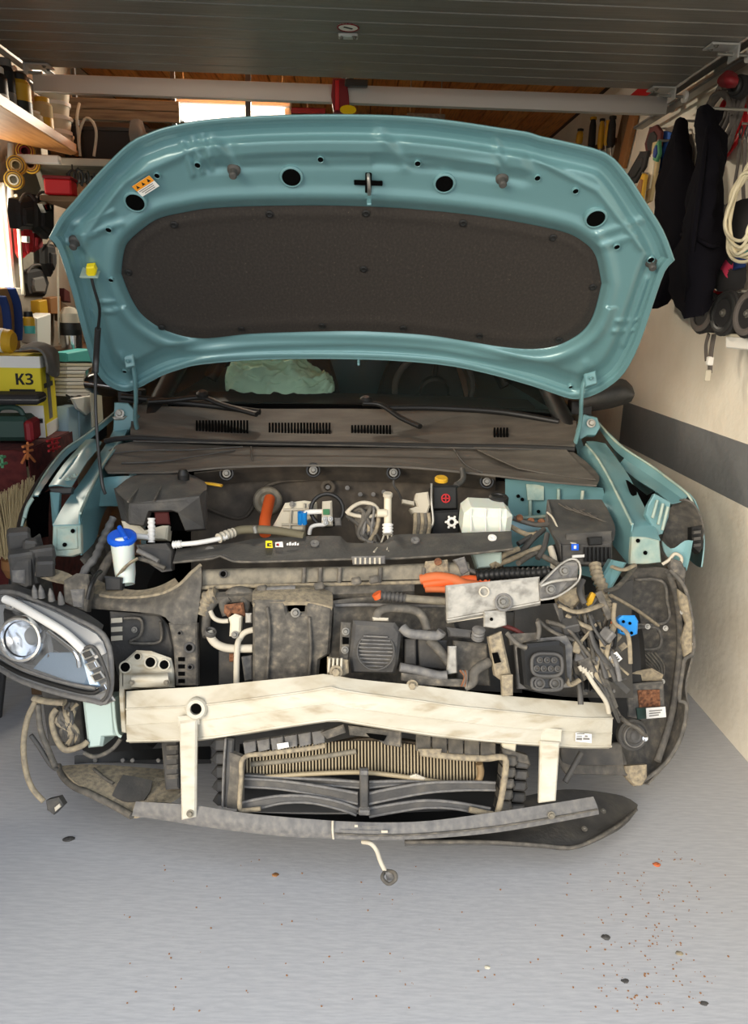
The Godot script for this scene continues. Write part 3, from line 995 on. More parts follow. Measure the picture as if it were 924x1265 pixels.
# ---------------------------------------------------------------- body behind the engine bay
func make_body() -> void:
	var cx := 0.03
	# cabin
	var g := []
	for i in 9:                                              # roof from windscreen header to tail
		var t := i / 8.0
		var row := []
		for k in 13:
			var u := k / 6.0 - 1.0
			row.append(Vector3(cx + u * lerpf(0.55, 0.5, t), 1.50 + 0.05 * sin(PI * (0.25 + 0.5 * t)) - 0.06 * u * u, -3.5 - 1.75 * t))
		g.append(row)
	var b := Bag.new()
	b.sheet(g, -0.03)
	put(b, "roof", mats["teal"], car)
	for s in [-1.0, 1.0]:
		sheet(car, "side_panel", "teal", [
			[Vector3(cx + s * 0.80, 0.28, -2.95), Vector3(cx + s * 0.86, 0.6, -2.95), Vector3(cx + s * 0.87, 0.85, -2.95), Vector3(cx + s * 0.80, 1.02, -2.95)],
			[Vector3(cx + s * 0.82, 0.28, -4.2), Vector3(cx + s * 0.88, 0.6, -4.2), Vector3(cx + s * 0.88, 0.88, -4.2), Vector3(cx + s * 0.80, 1.06, -4.2)],
			[Vector3(cx + s * 0.78, 0.34, -5.75), Vector3(cx + s * 0.84, 0.6, -5.75), Vector3(cx + s * 0.82, 0.9, -5.75), Vector3(cx + s * 0.70, 1.10, -5.75)]], 0.03 * s, 12, 6)
		pipe(car, "windscreen_pillar", "black", [Vector3(cx + s * 0.77, 1.0, -2.78), Vector3(cx + s * 0.67, 1.3, -3.2), Vector3(cx + s * 0.56, 1.47, -3.52)], 0.035, 8)
		pipe(car, "roof_rail", "teal", [Vector3(cx + s * 0.56, 1.47, -3.5), Vector3(cx + s * 0.555, 1.49, -4.4), Vector3(cx + s * 0.52, 1.45, -5.3), Vector3(cx + s * 0.70, 1.08, -5.75)], 0.035, 8)
		pipe(car, "door_pillar", "black", [Vector3(cx + s * 0.80, 1.03, -4.15), Vector3(cx + s * 0.56, 1.48, -4.3)], 0.04, 8)
		sheet(car, "side_window", "gloss_black", [[Vector3(cx + s * 0.79, 1.03, -3.0), Vector3(cx + s * 0.78, 1.06, -4.2), Vector3(cx + s * 0.71, 1.08, -5.6)], [Vector3(cx + s * 0.58, 1.44, -3.55), Vector3(cx + s * 0.56, 1.47, -4.3), Vector3(cx + s * 0.53, 1.43, -5.25)]], 0.004, 10)
		# wheels
		for z in [-2.28, -4.95]:
			var w := node("wheel", car, Vector3(cx + s * 0.74, 0.32, z))
			var ax := Vector3(s, 0, 0)
			turned(w, "tyre", "rubber", [Vector2(0.20, -0.1), Vector2(0.29, -0.1), Vector2(0.318, -0.075), Vector2(0.32, 0.0), Vector2(0.318, 0.075), Vector2(0.29, 0.1), Vector2(0.20, 0.1)], Vector3(cx + s * 0.74, 0.32, z), ax, 28)
			turned(w, "rim", "alloy", [Vector2(0.21, 0.09), Vector2(0.19, 0.07), Vector2(0.17, 0.0), Vector2(0.06, 0.06), Vector2(0.0, 0.06)], Vector3(cx + s * 0.74, 0.32, z), ax, 24)
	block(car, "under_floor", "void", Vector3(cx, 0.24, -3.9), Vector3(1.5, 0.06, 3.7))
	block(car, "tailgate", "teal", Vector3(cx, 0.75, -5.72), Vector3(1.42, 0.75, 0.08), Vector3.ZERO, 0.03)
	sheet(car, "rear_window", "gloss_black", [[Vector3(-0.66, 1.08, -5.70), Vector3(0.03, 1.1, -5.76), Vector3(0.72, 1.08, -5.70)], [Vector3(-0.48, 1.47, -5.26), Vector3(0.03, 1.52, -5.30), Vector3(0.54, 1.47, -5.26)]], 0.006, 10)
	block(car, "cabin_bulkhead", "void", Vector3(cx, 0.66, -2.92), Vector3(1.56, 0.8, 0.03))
	# windscreen
	var ws := sheet(car, "windscreen", "glass", ["172,500,2.8 300,498,2.86 445,497,2.89 580,502,2.86 708,512,2.8", [Vector3(-0.53, 1.47, -3.5), Vector3(-0.26, 1.49, -3.55), Vector3(0.03, 1.5, -3.57), Vector3(0.32, 1.49, -3.55), Vector3(0.58, 1.47, -3.5)]], 0.005, 16)
	# dashboard, wheel and seats behind the glass
	sheet(car, "dashboard", "black", [
		[Vector3(-0.68, 0.98, -2.92), Vector3(0.03, 1.0, -2.98), Vector3(0.74, 0.98, -2.92)],
		[Vector3(-0.70, 1.02, -3.2), Vector3(0.03, 1.03, -3.25), Vector3(0.76, 1.02, -3.2)],
		[Vector3(-0.70, 1.0, -3.42), Vector3(0.03, 1.0, -3.46), Vector3(0.76, 1.0, -3.42)],
		[Vector3(-0.70, 0.7, -3.44), Vector3(0.03, 0.7, -3.48), Vector3(0.76, 0.7, -3.44)]], 0.02, 14, 4)
	var sw := node("steering_wheel", car, Vector3(0.36, 1.04, -3.62))
	var c := Vector3(0.38, 1.06, -3.62)
	var ax2 := Vector3(0, 0.42, -1).normalized()
	var rim := []
	for k in 33:
		var w := TAU * k / 32.0
		rim.append(c + Vector3.RIGHT * cos(w) * 0.185 + ax2.cross(Vector3.RIGHT) * sin(w) * 0.185)
	b = Bag.new()
	b.tube(rim, [0.015], 10, false)
	put(b, "wheel_rim", mats["plastic"], sw)
	disc(sw, "wheel_hub", "black", c, -ax2, 0.07, 0.04)
	for k in 3:
		var w := TAU * (k / 3.0 + 0.25 + 0.5)
		stick(sw, "spoke", "black", c, c + (Vector3.RIGHT * cos(w) + ax2.cross(Vector3.RIGHT) * sin(w)) * 0.18, 0.014)
	for s in [-1.0, 1.0]:
		var seat := node("front_seat", car, Vector3(cx + s * 0.36, 0.6, -4.2))
		sheet(seat, "backrest", "black", [[Vector3(cx + s * 0.36 - 0.22, 0.6, -4.2), Vector3(cx + s * 0.36, 0.6, -4.24), Vector3(cx + s * 0.36 + 0.22, 0.6, -4.2)], [Vector3(cx + s * 0.36 - 0.24, 0.9, -4.3), Vector3(cx + s * 0.36, 0.9, -4.36), Vector3(cx + s * 0.36 + 0.24, 0.9, -4.3)], [Vector3(cx + s * 0.36 - 0.17, 1.18, -4.42), Vector3(cx + s * 0.36, 1.2, -4.45), Vector3(cx + s * 0.36 + 0.17, 1.18, -4.42)]], 0.1, 10, 4)
		block(seat, "head_rest", "black", Vector3(cx + s * 0.36, 1.29, -4.44), Vector3(0.25, 0.17, 0.1), Vector3(-10, 0, 0), 0.04)
		block(seat, "seat_cushion", "black", Vector3(cx + s * 0.36, 0.58, -3.98), Vector3(0.48, 0.16, 0.46), Vector3.ZERO, 0.05)
	# door mirrors
	var ml := node("door_mirror", car, V(135, 473, 2.95))
	sheet(ml, "mirror_shell", "gloss_black", ["103,470,2.95 106,458 122,451 150,455 163,465", "103,474,2.84 108,466 126,462 150,466 164,474", "104,478,2.84 112,476 130,477 150,480 162,484", "106,482,2.95 118,487 135,490 150,491 158,492"], 0.012, 14, 4)
	stick(ml, "mirror_trim", "chrome", V(104, 473, 2.83), V(163, 481, 2.83), 0.006)
	block(ml, "mirror_stalk", "black", V(163, 489, 2.9), Vector3(0.09, 0.05, 0.06))
	var mr := node("door_mirror", car, V(750, 485, 2.95))
	sheet(mr, "mirror_shell", "plastic", ["716,487,2.95 730,478 752,471 770,468 781,477", "716,494,2.84 732,488 752,481 772,479 784,486", "716,502,2.84 734,498 752,496 772,492 783,490", "716,510,2.95 732,508 752,505 770,500 780,496"], 0.012, 14, 4)
	block(mr, "mirror_stalk", "black", V(716, 503, 2.9), Vector3(0.08, 0.05, 0.06))
	# scuttle: upper vented panel, seal, lower cover
	var cw := node("scuttle_panel", car, V(440, 540, 2.6))
	sheet(cw, "vent_panel", "cowl", ["164,500,2.8 240,503,2.84 330,505,2.86 445,505,2.87 560,508,2.86 640,513,2.84 712,520,2.78", "162,520,2.7 240,525,2.74 330,528,2.75 445,530,2.75 560,532,2.75 640,535,2.73 712,540,2.68", "161,536,2.6 240,541,2.62 330,544,2.63 445,546,2.63 560,547,2.63 640,548,2.62 710,551,2.58"], 0.006, 24, 4)
	for q in [[241, 308, 519, 532, 2.72], [331, 410, 522, 535, 2.735], [433, 485, 525, 538, 2.735], [609, 629, 528, 540, 2.72]]:
		var bb := Bag.new()
		var cells := int((q[1] - q[0]) / 3.9)
		for k in cells:
			var x: float = q[0] + 3.9 * k + 2.0
			bb.slab([V(x - 1.2, q[2], q[4] + 0.015), V(x + 1.2, q[2], q[4] + 0.015), V(x + 1.2, q[3], q[4] - 0.03), V(x - 1.2, q[3], q[4] - 0.03)], Vector3(0, -0.012, -0.002), 0.0005)
		var vg := put(bb, "vent_slots", mats["void"], cw)
		vg.set_meta("kind", "stuff")
	pipe(cw, "rubber_seal", "rubber", "130,545,2.6 161,541,2.585 240,545,2.6 330,548,2.61 445,549,2.61 560,551,2.61 640,552,2.6 710,555,2.56", 0.009)
	sheet(cw, "lower_cover", "cowl", ["128,560,2.52 161,545,2.58 240,549,2.6 330,552,2.6 445,553,2.6 560,554,2.6 640,556,2.59 706,558,2.55 724,570,2.5", "126,573,2.42 161,568,2.46 240,569,2.47 330,569,2.48 445,570,2.48 560,573,2.48 640,577,2.46 706,582,2.42 740,588,2.4", "133,583,2.34 165,583,2.34 215,582,2.34 285,576,2.35 387,574,2.36 500,576,2.36 596,585,2.34 674,594,2.32 737,599,2.3"], 0.006, 28, 4)
	# raised patch on the right of the cover and pressed creases
	sheet(cw, "raised_cover", "cowl", ["585,552,2.59 640,553,2.58 700,556,2.54", "600,560,2.52 650,566,2.5 716,573,2.46", "640,578,2.42 690,587,2.38 736,592,2.34"], 0.004, 14, 3)
	for w in ["140,560,2.5 180,556,2.5 230,556,2.53 300,552,2.58", "150,572,2.42 200,570,2.44 240,564,2.49 290,556,2.56", "310,552,2.58 312,571,2.46", "560,554,2.58 575,574,2.46 596,584,2.34", "165,545,2.57 700,556,2.56"]:
		pipe(cw, "cover_crease", "plastic", w, 0.003, 6)
	# wipers
	for w in [["182,496,2.74 215,494,2.78 250,491,2.8 275,500,2.78 317,512,2.73", "150,490,2.8 250,500,2.82 321,509,2.76", "250,489,2.79"], ["448,498,2.79 470,500,2.79 495,516,2.74 519,527,2.69", "478,504,2.8 540,504,2.84 620,509,2.84 690,521,2.78", "452,496,2.8"]]:
		var wp := node("wiper", car, V(250, 500, 2.78))
		pipe(wp, "wiper_arm", "black", w[0], 0.016, 8, 0, 0.6)
		pipe(wp, "wiper_blade", "black", w[1], 0.012, 6)
		var n: PackedFloat64Array = w[2].split_floats(",")
		turned(wp, "pivot_cap", "black", [Vector2(0.022, 0), Vector2(0.022, 0.012), Vector2(0.012, 0.02), Vector2(0, 0.02)], V(n[0], n[1], n[2]), Vector3(0, 1, 0.4), 14)
	# scuttle lip and bulkhead insulation
	sheet(car, "scuttle_lip", "insulation", ["240,585,2.36 330,577,2.37 445,577,2.38 540,582,2.37 612,590,2.35", "240,592,2.40 330,585,2.42 445,585,2.43 540,590,2.42 612,598,2.4", "242,600,2.44 330,594,2.46 445,594,2.47 540,598,2.46 612,606,2.44"], 0.004, 22, 3)
	sheet(car, "bulkhead_insulation", "insulation", ["236,588,2.46 330,586,2.48 445,586,2.49 540,590,2.48 640,596,2.45", "236,620,2.46 330,618,2.48 445,618,2.49 540,620,2.48 640,622,2.45", "236,668,2.42 330,668,2.44 445,668,2.45 540,668,2.44 640,668,2.42", "236,740,2.3 330,740,2.3 445,740,2.3 540,740,2.3 640,740,2.3"], 0.01, 24, 4)
	for s in ["280,585", "387,581", "486,584", "601,595"]:
		var n: PackedFloat64Array = s.split_floats(",")
		bolt(car, V(n[0], n[1], 2.36), FRONT, 0.010)
		ring(car, "bolt_recess", "black", V(n[0], n[1], 2.37), FRONT, 0.024, 0.008, 0.006)
	for s in ["405,602", "429,603", "445,611", "461,611", "474,608"]:
		var n: PackedFloat64Array = s.split_floats(",")
		disc(car, "clip_head", "grey_plastic", V(n[0], n[1], 2.47), FRONT, 0.008, 0.006, 12)
	ring(car, "insulation_dimple", "insulation", V(405, 602, 2.47), FRONT, 0.024, 0.012, 0.008)
	pipe(car, "insulation_crease", "insulation", "250,625,2.45 300,640,2.46 330,600,2.47 380,592,2.47", 0.006)
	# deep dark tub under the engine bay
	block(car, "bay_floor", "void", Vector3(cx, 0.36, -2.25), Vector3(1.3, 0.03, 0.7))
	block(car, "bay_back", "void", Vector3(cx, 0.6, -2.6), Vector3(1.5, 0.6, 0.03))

# ---------------------------------------------------------------- wings and inner wings
func make_wings() -> void:
	# LEFT of the picture
	var w := node("inner_wing", car, V(110, 640, 2.2))
	slab(w, "rail_end", "teal_pale", "65,649,2.02 99,648 100,684 88,688 64,687", 0.02)
	slab(w, "end_recess", "teal_pale", "70,652,2.015 95,651 96,678 70,680", 0.006, 0.002)
	for s in ["90,656,2.012", "80,673,2.012"]:
		var n: PackedFloat64Array = s.split_floats(",")
		disc(w, "bolt_hole", "void", V(n[0], n[1], n[2]), FRONT, 0.006, 0.002, 12)
	sheet(w, "rail_top", "teal", ["65,649,2.02 82,648 99,648", "80,622,2.14 94,622 108,620", "99,596,2.28 109,595 120,592", "114,574,2.42 122,572 131,570", "131,548,2.6 140,547 150,545", "152,510,2.85 160,510 168,509"], 0.004, 8, 4)
	sheet(w, "rail_wall", "teal", ["99,634,2.02 104,622,2.1 114,600,2.22 126,576,2.38 142,552,2.56 167,519,2.8", "99,648,2.03 108,636,2.12 118,612,2.24 130,588,2.4 147,562,2.58 168,528,2.82", "101,686,2.03 118,668,2.12 126,640,2.25 138,616,2.4 152,590,2.58 170,550,2.82"], 0.004, 22, 3)
	pipe(w, "wall_ridge", "teal_pale", "99,634,2.02 104,622,2.1 114,600,2.22 126,576,2.38 142,552,2.56 167,519,2.8", 0.004, 6)
	sheet(w, "wing_shelf", "teal", ["60,600,2.2 72,599 88,602", "78,574,2.34 92,572 106,572", "94,556,2.46 108,550 120,556", "106,543,2.56 116,542 126,546"], 0.004, 10, 4)
	pipe(w, "shelf_bead", "teal", "74,592,2.24 88,572,2.34 101,560,2.42 106,562,2.42 96,576,2.33 84,594,2.24", 0.005, 6)
	for s in ["84,592,2.23", "92,588,2.24", "108,561,2.42"]:
		var n: PackedFloat64Array = s.split_floats(",")
		bolt(w, V(n[0], n[1], n[2]), Vector3(0, 1, 0.3), 0.007, "teal_pale")
	slab(w, "shelf_edge", "dark_steel", "60,603,2.18 90,602 88,610 64,611", 0.015)
	slab(w, "closing_panel", "teal", "61,607,2.17 73,608 71,642,2.1 64,648,2.1", 0.02)
	slab(w, "hinge_mount", "teal", "141,497,2.7 158,498 170,512 164,524 150,548 138,552 140,522", 0.03)
	bolt(w, V(148, 511, 2.69), FRONT, 0.012, "alloy")
	slab(w, "mount_tab", "alloy", "138,515,2.69 156,514 152,518 141,519", 0.01)
	sheet(w, "tower_panel", "teal_dusty", ["128,590,2.36 150,588,2.36 190,588,2.38 240,590,2.4", "124,610,2.3 150,606,2.34 190,606,2.36 240,606,2.38", "122,625,2.25 150,625,2.3 190,630,2.33 240,630,2.35"], 0.004, 14, 3)
	sheet(w, "lower_wall", "dusty", ["100,690,2.04 112,672,2.1 126,660,2.2 140,650,2.26", "118,712,2.04 126,696,2.1 138,684,2.2 150,674,2.26", "130,735,2.04 140,722,2.1 152,712,2.2 164,700,2.26"], 0.006, 12, 3)
	var o := node("front_wing", car, V(60, 590, 2.4))
	sheet(o, "wing_skin", "black", ["26,660,2.08 30,632,2.1 40,610,2.2 56,584,2.32 79,556,2.48 105,538,2.6 136,514,2.78", "20,690,2.1 22,650,2.14 30,625,2.22 46,596,2.34 70,567,2.5 98,545,2.62 132,520,2.8", "18,740,2.1 17,690,2.14 27,655,2.2 44,622,2.32 68,595,2.46 98,568,2.6 132,538,2.8"], 0.004, 20, 3)
	sheet(o, "wing_flange", "teal", ["40,612,2.2 56,586,2.32 79,557,2.48 105,539,2.6 136,515,2.78 155,498,2.9", "47,612,2.2 62,590,2.32 84,562,2.48 108,545,2.6 138,520,2.78 157,503,2.9"], 0.004, 20)
	pipe(o, "wing_edge", "teal_pale", "27,650,2.08 32,630,2.1 40,612,2.2 56,585,2.32 79,556,2.48 105,538,2.6 136,514,2.78 155,497,2.9", 0.004, 6)
	sheet(o, "wing_cavity", "void", ["38,618,2.24 50,612,2.26 62,606,2.28", "34,640,2.24 46,640,2.26 60,640,2.28", "36,664,2.2 48,664,2.22 60,662,2.24"], 0.004, 8, 3)
	pipe(o, "edge_clip", "teal_pale", "40,616,2.12 34,626,2.1 30,640,2.08", 0.006, 6)
	sheet(o, "arch_liner", "arch", ["20,700,2.0 30,676,2.04 50,660,2.08", "16,730,2.02 32,712,2.06 60,700,2.1", "16,780,2.05 34,760,2.08 70,750,2.1"], 0.006, 10, 3)
	for s in ["30,700,1.97,30,45,20", "24,668,2.0,26,30,20", "56,700,1.96,22,22,20", "36,684,1.99,16,40,14", "52,684,1.98,30,18,14"]:
		var n: PackedFloat64Array = s.split_floats(",")
		block(o, "wing_bracket", "plastic", V(n[0], n[1], n[2]), Vector3(n[3], n[4], n[5]) * 0.0022, Vector3(10, 20, n[3] - 26), 0.006)
	# RIGHT of the picture
	w = node("inner_wing", car, V(770, 620, 2.2))
	sheet(w, "rail_wall", "teal", ["781,646,2.05 768,622,2.18 752,590,2.36 738,566,2.52 724,549,2.66", "779,660,2.05 764,636,2.18 747,604,2.36 731,578,2.52 716,558,2.66", "776,697,2.06 756,672,2.18 738,644,2.36 720,616,2.52 706,596,2.66"], 0.004, 20, 3)
	pipe(w, "wall_ridge", "teal_pale", "781,648,2.05 768,622,2.18 752,590,2.36 738,566,2.52 724,549,2.66", 0.0045, 6)
	sheet(w, "rail_top", "teal", ["781,663,2.03 798,664 816,667", "778,640,2.1 792,642 806,645", "764,612,2.24 776,612 790,614", "752,590,2.36 764,590 778,590", "738,566,2.52 750,566 763,568", "724,545,2.68 734,545 748,548"], 0.004, 8, 4)
	slab(w, "rail_end", "teal_pale", "781,663,2.025 798,664 815,668 817,695 800,697 779,697", 0.02)
	for s in ["797,683,2.018", "788,668,2.018"]:
		var n: PackedFloat64Array = s.split_floats(",")
		disc(w, "bolt_hole", "void", V(n[0], n[1], n[2]), FRONT, 0.006, 0.002, 12)
	sheet(w, "tower_panel", "teal", ["624,592,2.38 680,597,2.36 745,604,2.34", "624,615,2.4 680,612,2.38 748,620,2.36", "622,650,2.4 680,650,2.38 742,650,2.3", "622,700,2.3 680,700,2.28 730,720,2.2"], 0.004, 16, 3)
	for s in ["640,613,2.385", "645,617,2.385", "665,632,2.38", "700,603,2.37"]:
		var n: PackedFloat64Array = s.split_floats(",")
		disc(w, "panel_hole", "void", V(n[0], n[1], n[2]), FRONT, 0.006, 0.003, 12)
	for s in ["690,604,2.36 690,640,2.37", "655,600,2.38 655,640,2.38", "720,606,2.34 716,640,2.33", "640,640,2.37 700,636,2.36"]:
		pipe(w, "panel_bead", "teal_pale", s, 0.006, 6)
	slab(w, "tower_patch", "teal_pale", "650,598,2.37 672,599 672,618 652,618", 0.004, 0.001)
	slab(w, "cross_bracket", "teal", "809,610,2.08 829,621 826,640 819,660 812,662 798,636 801,624", 0.02)
	for s in ["812,618,2.07 806,640,2.05", "819,622,2.07 813,648,2.05", "825,626,2.07 818,655,2.05"]:
		pipe(w, "bracket_rib", "teal_pale", s, 0.0045, 6)
	slab(w, "void_panel", "void", "774,592,2.3 800,612 810,606 800,632,2.2 790,640,2.16", 0.01)
	slab(w, "hinge_mount", "teal", "722,512,2.64 738,516 742,528 736,538 726,538 716,544 714,530", 0.03)
	bolt(w, V(730, 523, 2.63), FRONT, 0.012, "alloy")
	o = node("front_wing", car, V(820, 590, 2.4))
	sheet(o, "wing_flange", "teal", ["845,618,2.2 826,604,2.28 800,586,2.42 771,566,2.56 756,552,2.66 740,530,2.8", "850,610,2.2 830,596,2.28 805,577,2.42 772,556,2.56 757,543,2.66 741,524,2.8"], 0.004, 20)
	sheet(o, "wing_inner", "teal", ["845,618,2.2 826,604,2.28 800,586,2.42 771,566,2.56", "829,622,2.2 810,606,2.28 786,592,2.42 764,574,2.56"], 0.004, 14)
	sheet(o, "wing_skin", "teal_dusty", ["851,611,2.2 829,594,2.28 805,576,2.42 771,554,2.56 740,524,2.8", "860,624,2.2 840,608,2.3 815,590,2.44 780,566,2.58 745,535,2.82", "869,664,2.18 862,660,2.32 850,650,2.46 810,620,2.6 770,580,2.84", "866,700,2.16 862,700,2.34 850,690,2.5 812,650,2.64 780,610,2.86"], 0.004, 20, 3)
	pipe(o, "wing_edge", "teal_pale", "857,624,2.19 849,610,2.2 829,594,2.28 805,576,2.42 771,554,2.56 756,541,2.66 740,523,2.8", 0.004, 6)
	sheet(o, "torn_end", "arch", ["845,618,2.18 857,624 867,646 868,668", "830,624,2.24 842,636,2.24 850,656 852,676", "822,650,2.28 828,664,2.26 840,676 846,690", "818,668,2.2 822,684,2.16 832,694 840,702"], 0.006, 12, 3)
	slab(o, "end_clip", "black", "855,651,2.12 868,649 869,676 864,684 855,676", 0.03)
	for k in 3:
		slab(o, "clip_tooth", "plastic", [V(857, 656 + k * 8, 2.11), V(866, 655 + k * 8, 2.11), V(866, 659 + k * 8, 2.11), V(857, 660 + k * 8, 2.11)], 0.01, 0.001)
	sheet(o, "torn_flap", "teal_dusty", ["818,668,2.06 830,678 846,668 856,668", "822,684,2.05 834,690 848,684 852,690", "836,700,2.05 840,706 846,700 848,706"], 0.004, 10, 3)
	pipe(o, "flap_edge", "dust_white", "818,697,2.03 826,692 834,684 842,690 838,704", 0.005, 6)
	slab(o, "flap_bracket", "arch", "830,690,2.02 842,694 848,706 846,720 836,716 828,700", 0.02)
	# wheel arch liner
	var a := node("arch_liner", car, V(800, 830, 2.0))
	sheet(a, "liner_shell", "arch", ["775,704,2.08 800,702,2.08 826,706,2.05 846,728,2.02", "770,740,2.08 800,740,2.12 834,742,2.1 852,760,2.04", "770,790,2.06 800,790,2.12 836,792,2.12 856,800,2.04", "768,840,2.02 800,842,2.1 830,842,2.1 846,846,2.02", "766,890,1.98 796,892,2.04 826,890,2.04 848,880,1.98", "765,930,1.94 786,935,1.98 808,938,1.98 830,930,1.94", "766,955,1.9 776,958,1.92 790,966,1.92 800,968,1.9"], 0.006, 18, 5)
	pipe(a, "outer_flange", "arch", "828,704,2.03 845,724,2.0 852,750,2.0 856,776,2.0 856,806,2.0 846,814,2.0 843,830,1.99 839,864,1.97 848,870,1.96 843,905,1.94 828,935,1.92 812,952,1.9 789,968,1.88", 0.006, 8)
	slab(a, "caked_edge", "mud", "838,728,1.99 850,738 856,770 856,806 846,812 842,790 848,770 840,746", 0.012, 0.004)
	pipe(a, "liner_rib", "arch", "826,706,2.04 836,740,2.06 840,790,2.08 836,840,2.06 828,890,2.0 812,940,1.92", 0.01, 8)
	pipe(a, "liner_rib", "arch", "784,716,2.06 818,718,2.06 824,742,2.06 824,768,2.06 784,772,2.06", 0.005, 6)
	pipe(a, "liner_rib", "arch", "782,776,2.05 812,776,2.06 814,800,2.06 780,802,2.06", 0.005, 6)
	for s in ["846,740", "850,770", "853,795", "800,774", "822,776", "818,842", "843,756"]:
		var n: PackedFloat64Array = s.split_floats(",")
		bolt(a, V(n[0], n[1], 2.0), FRONT, 0.006, "alloy")
	for k in 6:
		pipe(a, "liner_rib", "dusty", [V(784 + k * 5, 806, 2.03), V(800 + k * 4, 822, 2.04), V(818, 830 + k * 3, 2.05)], 0.003, 6)
	slab(a, "opening_frame", "arch", "774,846,1.96 820,842 822,884 800,892 776,886", 0.02)
	slab(a, "opening", "rust", "788,853,1.955 815,852 816,873 790,874", 0.01, 0.001)
	slab(a, "opening_lower", "dark_green", "786,875,1.955 798,875 798,888 788,889", 0.01, 0.001)
	slab(a, "shield_lip", "mud", "774,832,1.98 806,826 820,834 818,842 776,842", 0.015)
	slab(a, "mud_flap", "mud", "773,948,1.86 800,946 800,962 794,972 784,973 774,962", 0.025, 0.006)
	var lb := slab(a, "paper_label", "white", "798,875,1.93 822,873 823,886 799,888", 0.002, 0.0003)
	for k in 3:
		slab(lb, "label_print", "grey_cloth", [V(802, 878 + k * 3, 1.928), V(818 - k * 2, 876.6 + k * 3, 1.928), V(818 - k * 2, 877.8 + k * 3, 1.928), V(802, 879.2 + k * 3, 1.928)], 0.0008, 0.0001)
	sheet(a, "lower_shield", "arch", ["690,925,1.86 730,926,1.88 770,930,1.9", "690,940,1.84 730,942,1.86 775,946,1.88", "700,956,1.82 735,956,1.84 775,958,1.86"], 0.006, 10, 3)

